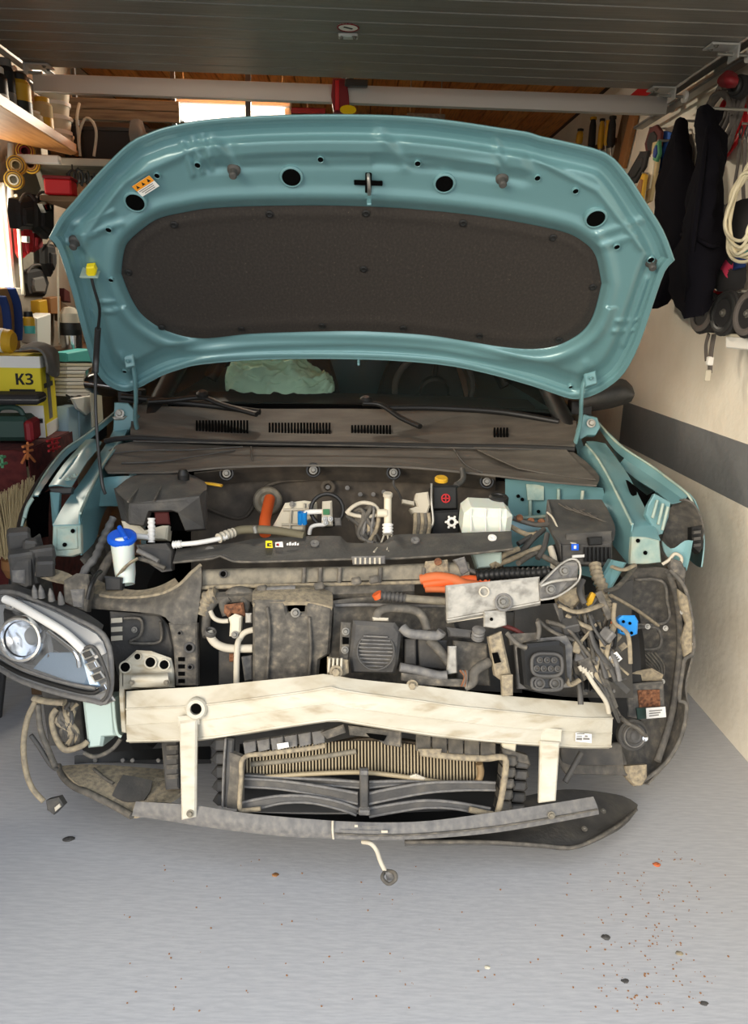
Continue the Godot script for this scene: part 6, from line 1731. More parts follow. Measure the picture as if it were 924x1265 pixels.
# ---------------------------------------------------------------- torn harness right of the socket
func make_harness() -> void:
	var o := node("torn_harness", car, V(740, 800, 1.75))
	pipe(o, "ribbed_hose", "mud", "735,698,1.95 738,712,1.92 744,726,1.9 744,740,1.88", 0.017, 12, 8)
	pipe(o, "ribbed_hose", "mud", "742,732,1.88 748,745,1.86 752,758,1.84 756,766,1.82", 0.015, 12, 7)
	slab(o, "pale_sleeve", "mud", "716,760,1.76 728,762 732,784 722,790 712,776", 0.04, 0.01)
	slab(o, "yellow_plug", "amber", "724,746,1.78 732,732 737,735 732,747 726,750", 0.02, 0.003)
	slab(o, "plug_cluster", "mud", "690,738,1.78 716,726 724,738 712,752 696,756", 0.05, 0.01)
	slab(o, "plug_cluster", "dusty", "706,720,1.82 722,716 724,742 710,744", 0.04, 0.008)
	var bc := slab(o, "blue_connector", "sky_blue", "763,766,1.76 770,761 785,761 789,768 788,784 780,787 764,783", 0.03, 0.004)
	for s in ["770,768", "778,770", "769,779", "780,782"]:
		var n: PackedFloat64Array = s.split_floats(",")
		disc(bc, "connector_hole", "void", V(n[0], n[1], 1.757), FRONT, 0.004, 0.002, 10)
	slab(o, "copper_tail", "orange_dusty", "756,768,1.77 764,769 764,773 756,772", 0.01)
	var tg := slab(o, "white_tag", "white", "751,812,1.72 762,805 769,814 758,824", 0.003, 0.0004)
	for k in 3:
		slab(tg, "tag_print", "ink", [V(756 + k * 2.5, 811 + k * 2.2, 1.718), V(761 + k * 2, 808.5 + k * 2.4, 1.718), V(761.8 + k * 2, 809.4 + k * 2.4, 1.718), V(756.8 + k * 2.5, 812 + k * 2.2, 1.718)], 0.001, 0.0001)
	# straps and strands
	for s in ["664,766,1.7 676,776,1.7 690,784,1.7 708,790,1.71", "676,768,1.7 700,776,1.71 720,800,1.7 736,820,1.7", "712,790,1.71 724,812,1.7 740,834,1.7 752,860,1.69", "728,776,1.73 736,800,1.71 752,822,1.7 760,840,1.7", "740,780,1.74 744,800,1.72 736,826,1.7 742,850,1.69", "760,770,1.75 752,792,1.73 748,815,1.71 752,836,1.7", "700,760,1.74 716,770,1.72 730,776,1.72", "756,700,1.95 770,704,1.92 784,698,1.95", "748,730,1.86 764,724,1.9 784,700,2.0", "755,736,1.84 770,744,1.86 790,756,1.9 812,772,1.95", "690,748,1.74 712,756,1.73 736,750,1.75 752,742,1.8", "720,716,1.8 716,730,1.78 722,746,1.76", "728,830,1.7 744,850,1.69 756,872,1.7 764,890,1.74", "740,826,1.7 750,856,1.7 764,882,1.74", "716,840,1.69 704,846,1.68 700,838,1.68"]:
		pipe(o, "strand", ["dusty", "plastic", "mud", "grey_plastic"][s.length() % 4], s, 0.008, 8, 0, 0.6)
	for s in [["732,786,1.73 740,776 756,790,1.72 752,806 744,800", "black"], ["676,772,1.72 706,774 718,794,1.71 714,800 690,786", "plastic"], ["726,800,1.71 744,812 738,832 728,822", "mud"], ["740,832,1.69 752,842 764,874,1.7 756,880 746,856", "dusty"], ["714,818,1.69 730,812 736,832 722,842", "dusty"], ["700,786,1.71 712,790 716,806 704,804", "black"], ["752,760,1.79 762,776 758,796 748,780", "plastic"]]:
		slab(o, "torn_strap", s[1], s[0], 0.012, 0.003)
	for k in 5:
		slab(o, "pale_shard", "dust_white", [V(714 + k * 3.5, 824 + k * 2, 1.685), V(718 + k * 3.5, 822 + k * 2, 1.685), V(721 + k * 3.2, 828 + k * 2.4, 1.685), V(717 + k * 3.2, 830 + k * 2.4, 1.685)], 0.006, 0.001)
	pipe(o, "white_strand", "dust_white", "722,826,1.69 734,846,1.68 748,866,1.69 752,880,1.7", 0.006, 8)
	sheet(o, "back_shade", "plastic", ["636,748,1.9 690,744,1.94 740,730,2.0 782,716,2.04", "636,790,1.86 690,796,1.86 740,790,1.9 780,780,1.98", "640,850,1.8 690,860,1.8 740,862,1.84 782,862,1.92"], 0.01, 14, 4)
	rng.seed = 77
	for k in 22:
		var x0 := 690 + rng.randf() * 70
		var y0 := 742 + rng.randf() * 60
		var q := []
		var lean := rng.randf() * 50 - 8
		for i in 4:
			q.append(V(x0 + lean * i / 3.0 + (rng.randf() - 0.5) * 12, y0 + i * (14 + rng.randf() * 12), 1.80 - 0.03 * i - rng.randf() * 0.03))
		pipe(o, "strand", ["dusty", "plastic", "mud", "grey_plastic", "dusty", "plastic", "black"][k % 7], q, 0.003 + rng.randf() * 0.006, 6, 0, 0.7)
	for k in 34:
		var c := V(694 + rng.randf() * 66, 748 + rng.randf() * 92, 1.79 - rng.randf() * 0.07)
		var w := 0.008 + rng.randf() * 0.012
		block(o, "torn_strip", ["dusty", "plastic", "grey_plastic", "black", "mud", "plastic"][k % 6], c, Vector3(w, 0.04 + rng.randf() * 0.07, 0.003 + rng.randf() * 0.006), Vector3(-20 + rng.randf() * 30, rng.randf() * 70 - 35, 10 + rng.randf() * 50 - (60 if k % 4 == 0 else 0)), 0.0015)
	sheet(o, "lower_back_panel", "plastic", ["556,760,1.88 600,758,1.88 645,756,1.9", "556,800,1.86 600,800,1.86 645,800,1.88", "556,852,1.82 600,854,1.82 645,856,1.84"], 0.008, 8, 3)
	for k in 9:
		var c := V(700 + rng.randf() * 56, 760 + rng.randf() * 84, 1.75 - rng.randf() * 0.04)
		block(o, "loose_plug", ["grey_plastic", "dusty", "mud", "plastic"][k % 4], c, Vector3(0.026, 0.018, 0.03) * (0.8 + rng.randf() * 0.6), Vector3(rng.randf() * 60 - 30, rng.randf() * 90, rng.randf() * 90), 0.003)
	# horn
	o = node("horn", car, V(784, 909, 1.8))
	var p := V(782, 908, 1.80)
	turned(o, "horn_disc", "plastic", [Vector2(0.040, -0.02), Vector2(0.042, 0.0), Vector2(0.036, 0.006), Vector2(0.033, 0.004), Vector2(0.027, 0.011), Vector2(0.023, 0.009), Vector2(0.017, 0.016), Vector2(0.012, 0.014), Vector2(0, 0.016)], p, Vector3(0.1, 0.3, 1), 28)
	ring(o, "horn_ring", "grey_plastic", p + Vector3(0, 0.003, 0.01), Vector3(0.1, 0.3, 1), 0.030, 0.003, 0.004, 28)
	bolt(o, V(797, 912, 1.79), FRONT, 0.006, "chrome")
	pipe(o, "horn_bracket", "dusty", "764,884,1.76 774,892,1.77 788,900,1.77 796,908,1.78", 0.012, 8, 0, 0.5)
	pipe(car, "diagonal_stay", "plastic", "718,930,1.78 708,948,1.76 698,966,1.74", 0.008, 8)
	slab(car, "shield_panel", "plastic", "692,920,1.84 768,918 772,946 694,946", 0.02)

# ---------------------------------------------------------------- things that are one mesh
func lump(called: String, m: String, label: String, category: String, bag: Bag, group := "") -> MeshInstance3D:
	var o := put(bag, called, mats[m])
	tag(o, label, category, group)
	return o

func soft(a: Array, n := 12, thick := 0.02, wob := 0.006, seed_no := 1) -> Bag:     # a soft hanging sheet through rows of points, with folds
	var f := FastNoiseLite.new()
	f.seed = seed_no
	f.frequency = 6.0
	var cols := []
	var rows := []
	for r in a:
		rows.append(smooth(r, n))
	for j in n:
		var c := []
		for i in rows.size():
			c.append(rows[i][j])
		cols.append(smooth(c, (rows.size() - 1) * 6 + 1))
	var g := []
	for i in cols[0].size():
		var row := []
		for j in n:
			var q: Vector3 = cols[j][i]
			row.append(q + Vector3(1, 0.2, 1) * f.get_noise_3dv(q) * wob)
		g.append(row)
	var b := Bag.new()
	b.sheet(g, thick)
	return b

func at3(px: float, py: float, x: float) -> Vector3:
	return VX(px, py, x)

# ---------------------------------------------------------------- left of the car
func make_left() -> void:
	var y := 1.985
	# wooden shelf board high on the left wall
	var b := Bag.new()
	b.slab([VY(-30, 112, y), VY(95, 190, y), VY(88, 192, y), VY(0, 172, y), VY(-60, 160, y)], Vector3(0, 0.035, 0), 0.003)
	var shelf := thing("wooden_shelf", "orange brown wooden shelf board with jars on it, high on the left wall", "shelf", VY(20, 160, y))
	put(b, "shelf_board", mats["shelf_wood"], shelf)
	pipe(shelf, "shelf_edge", "tan_wood", [VY(-30, 112, y + 0.015), VY(30, 150, y + 0.015), VY(95, 190, y + 0.015)], 0.012, 6)
	block(shelf, "shelf_bracket", "white", VX(48, 190, -1.24) + Vector3(0, -0.02, 0), Vector3(0.16, 0.03, 0.03))
	y += 0.037
	# what stands on the shelf, front to back
	for s in [["dark bottle with a pale band standing nearest on the wooden shelf", "bottle", 0.0, 147.0, 0.035, 0.16, "black", "white"], ["tall dark bottle second along the wooden shelf", "bottle", 12.0, 151.5, 0.03, 0.2, "ink", "grey_cloth"], ["amber tin with a black foot standing on the wooden shelf", "tin", 27.5, 156.5, 0.04, 0.17, "amber", "black"], ["slim dark tube beside the amber tin on the wooden shelf", "tube", 35.0, 158.0, 0.018, 0.15, "black", "white"], ["small cream cup on the wooden shelf edge", "cup", 42.0, 165.0, 0.038, 0.075, "cream", "white"], ["amber lidded pot between the cream cup and the stacked tubs", "pot", 55.0, 168.0, 0.036, 0.13, "straw", "amber"]]:
		var p: Vector3 = VY(s[2], s[3], y)
		var o := thing(s[1], s[0], s[1], p)
		var r: float = s[4]
		var h: float = s[5]
		turned(o, "container_body", s[6], [Vector2(0, 0), Vector2(r * 0.95, 0), Vector2(r, 0.004), Vector2(r, h * 0.8), Vector2(r * 0.7, h * 0.9)], p, Vector3.UP, 18)
		turned(o, "lid", s[7], [Vector2(r * 0.74, h * 0.84), Vector2(r * 0.74, h), Vector2(r * 0.66, h * 1.02), Vector2(0, h * 1.02)], p, Vector3.UP, 18)
		turned(o, "container_band", s[7], [Vector2(r * 1.01, h * 0.2), Vector2(r * 1.02, h * 0.22), Vector2(r * 1.02, h * 0.45), Vector2(r * 1.01, h * 0.47)], p, Vector3.UP, 18)
	var names := ["lowest", "second from the bottom", "third from the bottom", "topmost"]
	for k in 4:
		var p := VY(71, 179, y) + Vector3(0.004 * (k % 2), 0.052 * k, 0)
		var o := thing("lidded_tub", "round cream lidded tub, %s of the stack at the shelf end" % names[k], "tub", p, "cream tubs stacked on the wooden shelf")
		turned(o, "tub_body", "cream", [Vector2(0, 0), Vector2(0.05, 0), Vector2(0.056, 0.036), Vector2(0.058, 0.04)], p, Vector3.UP, 20)
		turned(o, "lid", "white", [Vector2(0.061, 0.036), Vector2(0.061, 0.05), Vector2(0.055, 0.052), Vector2(0, 0.052)], p, Vector3.UP, 20)
	var p2 := VY(81.5, 184, y)
	var oo := thing("lidded_tub", "low cream tub standing alone past the stack at the shelf end", "tub", p2)
	turned(oo, "tub_body", "cream", [Vector2(0, 0), Vector2(0.03, 0), Vector2(0.034, 0.045)], p2, Vector3.UP, 16)
	turned(oo, "lid", "white", [Vector2(0.036, 0.04), Vector2(0.036, 0.05), Vector2(0, 0.052)], p2, Vector3.UP, 16)
	# rolls of yellow tape hanging on a white bar
	var bar := thing("white_bar", "thin white wooden bar fixed upright under the wooden shelf", "bar", VX(14, 262, -1.4))
	stick(bar, "bar_body", "white", VX(13, 262, -1.38), VX(13, 178, -1.38), 0.012, -1, 8)
	for k in 4:
		var q: Array = [[31, 187, "dark_red", "topmost, with a dark red core"], [20, 204, "straw", "in the middle, with a pale core"], [17, 222, "cream", "lowest, seen end on"], [38, 203, "tan_wood", "furthest back, beside the topmost"]][k]
		var p := VX(q[0], q[1], -1.32)
		var o := thing("tape_roll", "yellow edged roll of tape hanging under the shelf, %s" % q[3], "tape roll", p, "tape rolls under the wooden shelf")
		var ax := Vector3(0.25, -0.1, 1).normalized()
		turned(o, "tape_winding", "amber", [Vector2(0.022, -0.05), Vector2(0.033, -0.05), Vector2(0.036, 0.0), Vector2(0.034, 0.01), Vector2(0.022, 0.01), Vector2(0.022, -0.05)], p, ax, 20)
		ring(o, "winding_edge", "dark_red" if k == 0 else "dark_wood", p + ax * 0.006, ax, 0.031, 0.005, 0.006, 20)
		turned(o, "core", q[2], [Vector2(0.022, 0.004), Vector2(0.019, 0.012), Vector2(0.014, 0.012), Vector2(0.014, -0.04), Vector2(0, -0.04)], p, ax, 18)
	# bright window far left
	var wn := Node3D.new()
	wn.name = "window_1"
	add_child(wn)
	var a := VX(-30, 232, LEFT + 0.03)
	var c := VX(11, 355, LEFT + 0.03)
	wn.position = (a + c) / 2
	struct(wn, "bright white lit window panel in the left wall above the bench", "window")
	var m := mk("daylight_panel", C(255, 252, 236), 0.8)
	m.emission_enabled = true
	m.emission = C(255, 248, 226)
	m.emission_energy_multiplier = 0.42
	var z0 := VX(-30, 290, LEFT + 0.03).z
	var z1 := VX(10, 290, LEFT + 0.03).z
	var yy0 := VX(8, 355, LEFT + 0.03).y
	var yy1 := VX(4, 232, LEFT + 0.03).y
	block(wn, "pane", "daylight_panel", Vector3(LEFT + 0.012, (yy0 + yy1) / 2, (z0 + z1) / 2), Vector3(0.012, yy1 - yy0, absf(z1 - z0)), Vector3.ZERO, 0.001)
	block(wn, "window_frame", "white", Vector3(LEFT + 0.02, (yy0 + yy1) / 2, z1), Vector3(0.035, yy1 - yy0 + 0.04, 0.03))
	block(wn, "window_sill", "white", Vector3(LEFT + 0.03, yy0 - 0.015, (z0 + z1) / 2), Vector3(0.06, 0.03, absf(z1 - z0) + 0.06))
	var al := AreaLight3D.new()
	al.name = "window_light"
	al.area_size = Vector2(absf(z1 - z0), yy1 - yy0)
	al.light_energy = 0.12
	al.light_color = Color(1, 0.96, 0.88)
	al.shadow_enabled = true
	al.position = Vector3(LEFT + 0.03, (yy0 + yy1) / 2, (z0 + z1) / 2)
	al.rotation_degrees = Vector3(0, -90, 0)
	add_child(al)
	# uprights of the tool wall
	for s in [["pale slat leaning against the tool wall under the tape rolls", "45,205 58,245", "cream", 0.022, -1.36], ["thin pink white pole standing beside the bright window panel", "20,240 29,365", "cream", 0.013, -1.36], ["thin pale pole hanging between the pouches and the brown boards", "71,300 73,425", "dust_white", 0.008, -1.30]]:
		var q := wx(s[1], s[4])
		b = Bag.new()
		b.box((q[0] + q[1]) / 2, Vector3(s[3] * 2, q[0].distance_to(q[1]), s[3]), Basis.looking_at(Vector3(0.3, 0, 1).cross((q[1] - q[0]).normalized()).normalized(), (q[1] - q[0]).normalized()), 0.003)
		lump("slat", s[2], s[0], "slat", b)
	# bags, holster and pouches hanging on the tool wall
	var hung := 0
	for s in [["square black tool pouch with carrying loops, topmost on the left tool wall", "pouch", "bag_black", "24,246 42,244 44,270 42,284 26,283 23,262", 0.03], ["tall black case with a white and red badge, right of the square pouch", "case", "bag_black", "45,240 68,246 68,290 62,296 46,282", 0.025], ["bright red drill holster with a white print, below the square pouch", "holster", "red", "27,281 36,280 42,298 40,312 33,319 30,312", 0.025], ["dark red rolled bag right of the red holster", "bag", "dark_red", "41,284 52,282 54,306 46,312 40,304", 0.025], ["slim black spray holder hanging under the badge case", "holder", "bag_black", "58,302 69,302 71,322 66,342 59,326", 0.025], ["grey and black padded pouch, lowest on the left tool wall", "pouch", "bag_black", "33,334 56,330 62,350 58,366 36,366 32,350", 0.035]]:
		hung += 1
		var q := wx(s[3], -1.27 - 0.027 * hung)
		var o := thing(s[1].replace(" ", "_"), s[0], s[1], Vector3(q[0].x, q[3].y, q[0].z))
		b = Bag.new()
		b.slab(q, Vector3(-s[4], 0, 0.03), 0.012)
		put(b, "bag_body", mats[s[2]], o)
		var c2 := Vector3.ZERO
		for w in q: c2 += w / q.size()
		var fp := []
		for w in q: fp.append(c2 + (w - c2) * 0.55 + Vector3(0.012, -0.01, 0.004))
		b = Bag.new()
		b.slab(fp, Vector3(-0.02, 0, 0.005), 0.006)
		put(b, "front_pocket", mats["grey_cloth" if s[0].begins_with("grey") else s[2]], o)
		pipe(o, "carry_loop", "rope_grey", [q[0] + Vector3(0, -0.01, 0), q[0].lerp(q[1], 0.3) + Vector3(0, 0.014, 0), q[0].lerp(q[1], 0.7) + Vector3(0, 0.014, 0), q[1] + Vector3(0, -0.01, 0)], 0.005, 6)
		if "badge" in s[0]:
			var w := wx("52,252 60,247 64,258 57,263", -1.300)
			b = Bag.new()
			b.slab(w, Vector3(-0.02, 0, 0), 0.001)
			put(b, "badge", mats["white"], o)
			w = wx("56,253 61,252 62,257 58,259", -1.297)
			b = Bag.new()
			b.slab(w, Vector3(-0.01, 0, 0), 0.001)
			put(b, "badge_print", mats["red"], o)
		if "holster with" in s[0]:
			b = Bag.new()
			b.slab(wx("33,292 37,292 37,300 33,299", -1.325), Vector3(-0.02, 0, 0), 0.001)
			put(b, "holster_print", mats["white"], o)
	# brown boards with blue stripes on the bench, bottles and boxes
	var bench := thing("workbench", "low cluttered workbench along the left wall behind the yellow box", "bench", VX(60, 430, -1.25))
	var by := VX(60, 437, -1.25).y
	block(bench, "bench_top", "dark_wood", Vector3(-1.325, by - 0.02, -4.2), Vector3(0.23, 0.035, 2.4))
	for z in [-3.2, -4.2, -5.2]:
		block(bench, "bench_bracket", "dark_steel", Vector3(-1.34, by - 0.06, z), Vector3(0.2, 0.04, 0.03))
	var mat := thing("striped_board", "brown board with two curved dark blue stripes standing on the bench", "board", VX(12, 430, -1.36))
	b = Bag.new()
	b.slab(wx("-20,358 19,355 26,432 -20,434", -1.36), Vector3(-0.03, 0, -0.02), 0.003)
	put(b, "board_sheet", mats["cardboard"], mat)
	for s in ["0,366 5,382 7,406 4,432", "12,356 19,376 21,404 20,420"]:
		var q := wx(s, -1.352)
		pipe(mat, "blue_stripe", "navy", q, 0.024, 8, 0, 0.25)
	var o := thing("glue_bottle", "tiny amber bottle with a black top and teal foot", "bottle", VX(38, 411, -1.3))
	var gp := VX(37, 412, -1.3)
	turned(o, "bottle_body", "turquoise", [Vector2(0, 0), Vector2(0.02, 0), Vector2(0.022, 0.03)], gp, Vector3.UP, 14)
	turned(o, "bottle_band", "amber", [Vector2(0.022, 0.03), Vector2(0.022, 0.06), Vector2(0.018, 0.065)], gp, Vector3.UP, 14)
	turned(o, "bottle_cap", "black", [Vector2(0.018, 0.062), Vector2(0.016, 0.085), Vector2(0, 0.086)], gp, Vector3.UP, 14)
	b = Bag.new()
	b.slab(wx("45,393 63,387 63,430 46,424", -1.3), Vector3(-0.08, 0, -0.04), 0.004)
	lump("white_carton", "white", "plain white carton on the bench left of the silver lidded jar", "carton", b)
	o = thing("storage_jar", "black glass jar with a wide silver band and pale lid on the bench", "jar", VX(86, 432, -1.27))
	var jp := VX(89, 431, -1.27)
	turned(o, "silver_band", "chrome", [Vector2(0.0, 0), Vector2(0.045, 0), Vector2(0.046, 0.06)], jp, Vector3.UP, 20)
	turned(o, "jar_body", "black", [Vector2(0.046, 0.06), Vector2(0.048, 0.085), Vector2(0.044, 0.12), Vector2(0.03, 0.15)], jp, Vector3.UP, 20)
	turned(o, "lid", "dust_white", [Vector2(0.046, 0.115), Vector2(0.042, 0.155), Vector2(0.024, 0.18), Vector2(0, 0.185)], jp, Vector3.UP, 20)
	b = Bag.new()
	b.slab(wx("83,436 112,431 114,447 84,447", -1.14), Vector3(-0.06, 0, -0.01), 0.004)
	lump("turquoise_box", "turquoise", "flat turquoise box lying on the white papers by the bonnet edge", "box", b)
	o = thing("paper_stack", "stack of white papers under the turquoise box", "papers", VX(98, 490, -1.14))
	for k in 9:
		b = Bag.new()
		b.slab(wx("%f,%f %f,%f %f,%f %f,%f" % [82.0 + k % 2, 449.0 + k * 4.6, 114.0 - k % 3, 449.0 + k * 4.6, 114.0 - k % 3, 452.6 + k * 4.6, 82.0 + k % 2, 452.6 + k * 4.6], -1.14), Vector3(-0.05, 0, -0.01), 0.001)
		put(b, "paper", mats["white" if k % 3 else "cream"], o)
	for s in [["pale blue plastic box with a white lid behind the left wing, nearest the yellow box", "84,503 96,500 98,545 88,554 84,550", "pale_blue"], ["pale blue plastic box further right behind the left wing", "97,502 116,498 118,532 99,546", "pale_blue"], ["crumpled white bag on the pale blue boxes", "90,492 118,488 120,503 108,513 96,505", "white"], ["white narrow carton beside the mirror behind the left wing", "114,478 126,486 128,520 116,528", "cream"]]:
		b = Bag.new()
		b.slab(wx(s[1], -1.12 if s[2] == "pale_blue" else (-1.104 if s[2] == "white" else -1.08)), Vector3(-0.05 if s[2] == "pale_blue" else -0.012, 0, -0.004), 0.004)
		lump({"pale_blue": "plastic_box", "white": "plastic_bag", "cream": "narrow_carton"}[s[2]], s[2], s[0], {"pale_blue": "box", "white": "bag", "cream": "carton"}[s[2]], b)
	o = thing("black_cables", "tangle of thin black cables on the papers behind the left wing", "cables", VX(95, 490, -1.12))
	for s in ["82,488 90,492 98,489 106,493 114,490", "84,494 94,497 88,490 100,494 110,488"]:
		pipe(o, "cable", "black", wx(s, -1.128), 0.004, 6)
	# brown boards and small cartons under the pouches
	for s in [["upright ochre board under the padded pouch", "48,372 58,370 60,388 49,388", "amber"], ["upright brown board right of the ochre board", "62,368 75,366 76,388 63,388", "tan_wood"], ["dark brown board nearest the bonnet edge", "76,372 87,380 88,400 77,396", "dark_wood"], ["reddish brown block behind the dark board", "80,356 86,360 88,374 80,372", "maroon"]]:
		b = Bag.new()
		b.slab(wx(s[1], -1.37), Vector3(-0.04, 0, -0.01), 0.003)
		lump("upright_board", s[2], s[0], "board", b)
	# table under a dark red printed cloth, with the yellow pressure washer carton on it
	var ty := VX(60, 541, -1.12).y
	o = thing("cloth_covered_table", "small table under a dark red printed cloth left of the car", "table", Vector3(-1.2, 0, -2.75))
	block(o, "table_top", "dark_wood", Vector3(-1.265, ty - 0.04, -2.765), Vector3(0.3, 0.05, 0.40))
	for q in [[-1.38, -2.6], [-1.38, -2.94], [-1.15, -2.6], [-1.15, -2.94]]:
		block(o, "leg", "dark_wood", Vector3(q[0], (ty - 0.06) / 2, q[1]), Vector3(0.04, ty - 0.06, 0.04))
	var drape := soft([[Vector3(-1.42, ty, -2.555), Vector3(-1.22, ty + 0.002, -2.555), Vector3(-1.10, ty, -2.555)], [Vector3(-1.42, ty, -2.74), Vector3(-1.2, ty + 0.002, -2.74), Vector3(-1.10, ty, -2.74)], [Vector3(-1.42, ty, -2.97), Vector3(-1.2, ty, -2.97), Vector3(-1.10, ty, -2.97)]], 8, 0.004, 0.002)
	put(drape, "cloth_top", mats["table_cloth"], o)
	var side := soft([[Vector3(-1.092, ty, -2.555), Vector3(-1.092, ty, -2.7), Vector3(-1.092, ty, -2.97)], [Vector3(-1.086, ty - 0.4, -2.555), Vector3(-1.085, ty - 0.4, -2.7), Vector3(-1.086, ty - 0.4, -2.97)], [Vector3(-1.085, ty - 0.75, -2.555), Vector3(-1.085, ty - 0.75, -2.7), Vector3(-1.085, ty - 0.75, -2.97)]], 14, 0.004, 0.012, 4)
	put(side, "cloth_side", mats["table_cloth"], o)
	var end := soft([[Vector3(-1.43, ty, -2.545), Vector3(-1.22, ty, -2.545), Vector3(-1.095, ty, -2.545)], [Vector3(-1.43, ty - 0.4, -2.535), Vector3(-1.22, ty - 0.4, -2.535), Vector3(-1.085, ty - 0.4, -2.535)], [Vector3(-1.43, ty - 0.75, -2.53), Vector3(-1.22, ty - 0.75, -2.53), Vector3(-1.085, ty - 0.75, -2.53)]], 14, 0.004, 0.012, 5)
	put(end, "cloth_end", mats["table_cloth"], o)
	for s in [["print_orange", "28,552 40,549"], ["print_orange", "34,546 34,568"], ["print_orange", "30,558 40,556"], ["print_orange", "32,562 27,572"], ["print_orange", "36,562 43,570"], ["print_red", "58,545 74,541"], ["print_red", "60,551 72,547"], ["print_red", "64,541 66,558"], ["print_red", "60,557 74,552"], ["print_red", "70,541 70,556"], ["green", "0,566 6,564"], ["green", "2,562 3,578"], ["green", "0,574 8,572"]]:
		var q := wx(s[1], -1.07)
		b = Bag.new()
		b.tube([q[0], q[1]], [0.0045], 8)
		put(b, "cloth_print", mats[s[0]], o)
	var k3 := thing("yellow_carton", "yellow and white carton marked K3 standing on the cloth covered table", "carton", Vector3(-1.15, ty, -2.75))
	# its corner towards us is near px 58
	var e0 := VX(57, 541, -1.125)            # lower corner
	var hgt: float = VX(54, 440, -1.125).y - e0.y
	var wid := 0.29
	var dep := 0.2
	var turn := Basis(Vector3.UP, deg_to_rad(8))
	var cc := e0 + turn * Vector3(-wid / 2, 0, -dep / 2)
	b = Bag.new()
	b.box(Vector3(cc.x, ty + hgt / 2 + 0.003, cc.z), Vector3(wid, hgt, dep), turn, 0.003)
	put(b, "carton_body", mats["box_yellow"], k3)
	var front := func(u: float, v: float) -> Vector3:      # on the carton's front face
		return Vector3(e0.x, ty + 0.003, e0.z) + turn * Vector3(-wid * (1.0 - u), hgt * v, 0.001)
	var face := func(m: String, called: String, u0: float, v0: float, u1: float, v1: float, d := 0.0006) -> void:
		var bb := Bag.new()
		var f0: Vector3 = front.call(u0, v0)
		var f1: Vector3 = front.call(u1, v1)
		bb.box((f0 + f1) / 2, Vector3(wid * (u1 - u0), hgt * (v1 - v0), d * 2), turn, 0.0002)
		put(bb, called, mats[m], k3)
	face.call("white", "white_band", 0.0, 0.86, 1.0, 1.0)
	face.call("white", "white_panel", 0.0, 0.0, 1.0, 0.40)
	face.call("ink", "print_bar", 0.62, 0.56, 0.92, 0.60)
	face.call("dark_steel", "picture", 0.0, 0.36, 0.22, 0.74)
	face.call("ink", "small_print", 0.8, 0.18, 0.98, 0.24)
	words(k3, "lettering", "ink", "K3", front.call(0.80, 0.72), turn, 0.04)
	var sidef := func(m: String, called: String, u0: float, v0: float, u1: float, v1: float) -> void:
		var bb := Bag.new()
		var f0 := Vector3(e0.x, ty + 0.003, e0.z) + turn * Vector3(0.001, hgt * v0, -dep * u0)
		var f1 := Vector3(e0.x, ty + 0.003, e0.z) + turn * Vector3(0.001, hgt * v1, -dep * u1)
		bb.box((f0 + f1) / 2, Vector3(0.0012, hgt * (v1 - v0), dep * (u1 - u0)), turn, 0.0002)
		put(bb, called, mats[m], k3)
	sidef.call("white", "white_band", 0.0, 0.86, 1.0, 1.0)
	sidef.call("grey_plastic", "washer_picture", 0.35, 0.2, 0.6, 0.8)
	sidef.call("dark_steel", "hose_picture", 0.15, 0.6, 0.8, 0.66)
	sidef.call("white", "white_corner", 0.1, 0.0, 1.0, 0.16)
	var ctop := ty + hgt + 0.006
	# grey cloth over the carton's far corner
	var tl := func(u: float, v: float, h: float) -> Vector3:
		return Vector3(e0.x, 0, e0.z) + turn * Vector3(-wid * (1.0 - u), 0, -dep * v) + Vector3(0, h, 0)
	b = soft([[tl.call(0.76, 0.1, ctop + 0.012), tl.call(0.76, 0.5, ctop + 0.025), tl.call(0.76, 0.95, ctop + 0.012)], [tl.call(0.9, 0.05, ctop + 0.02), tl.call(0.92, 0.5, ctop + 0.035), tl.call(0.93, 0.95, ctop + 0.02)], [tl.call(1.04, 0.05, ctop), tl.call(1.07, 0.5, ctop + 0.01), tl.call(1.06, 0.95, ctop)], [tl.call(1.06, 0.1, ctop - 0.06), tl.call(1.1, 0.55, ctop - 0.085), tl.call(1.08, 0.95, ctop - 0.05)]], 14, 0.008, 0.02, 8)
	lump("grey_cloth", "grey_cloth", "grey work cloth draped over the corner of the yellow carton", "cloth", b)
	# yellow bottle and red cap lying on the carton
	o = thing("yellow_bottle", "yellow bottle with a white label lying on top of the yellow carton", "bottle", tl.call(0.35, 0.3, ctop))
	var ba: Vector3 = tl.call(0.70, 0.10, ctop + 0.045)
	var bax := (turn * Vector3(-0.95, 0.10, -0.12)).normalized()
	turned(o, "bottle_body", "amber", [Vector2(0, 0), Vector2(0.034, 0.0), Vector2(0.042, 0.01), Vector2(0.042, 0.10), Vector2(0.036, 0.13), Vector2(0.018, 0.15)], ba, bax, 18)
	turned(o, "bottle_label", "white", [Vector2(0.0425, 0.03), Vector2(0.043, 0.032), Vector2(0.043, 0.075), Vector2(0.0425, 0.077)], ba, bax, 18)
	turned(o, "bottle_cap", "red", [Vector2(0.02, 0.148), Vector2(0.02, 0.18), Vector2(0, 0.182)], ba, bax, 14)
	b = soft([[tl.call(0.2, 0.9, ctop + 0.03), tl.call(0.27, 0.95, ctop + 0.07), tl.call(0.34, 0.95, ctop + 0.03)], [tl.call(0.2, 0.62, ctop + 0.012), tl.call(0.27, 0.6, ctop + 0.05), tl.call(0.34, 0.62, ctop + 0.015)]], 8, 0.01, 0.008, 9)
	lump("red_rag", "dark_red", "dark red rag beside the yellow bottle on the carton", "rag", b)
	# toolbox with red ends in front of the carton
	o = thing("power_tool", "dark green power tool with red ends in front of the yellow carton", "power tool", VX(18, 545, -1.0))
	var tp := VX(14, 532, -1.2)
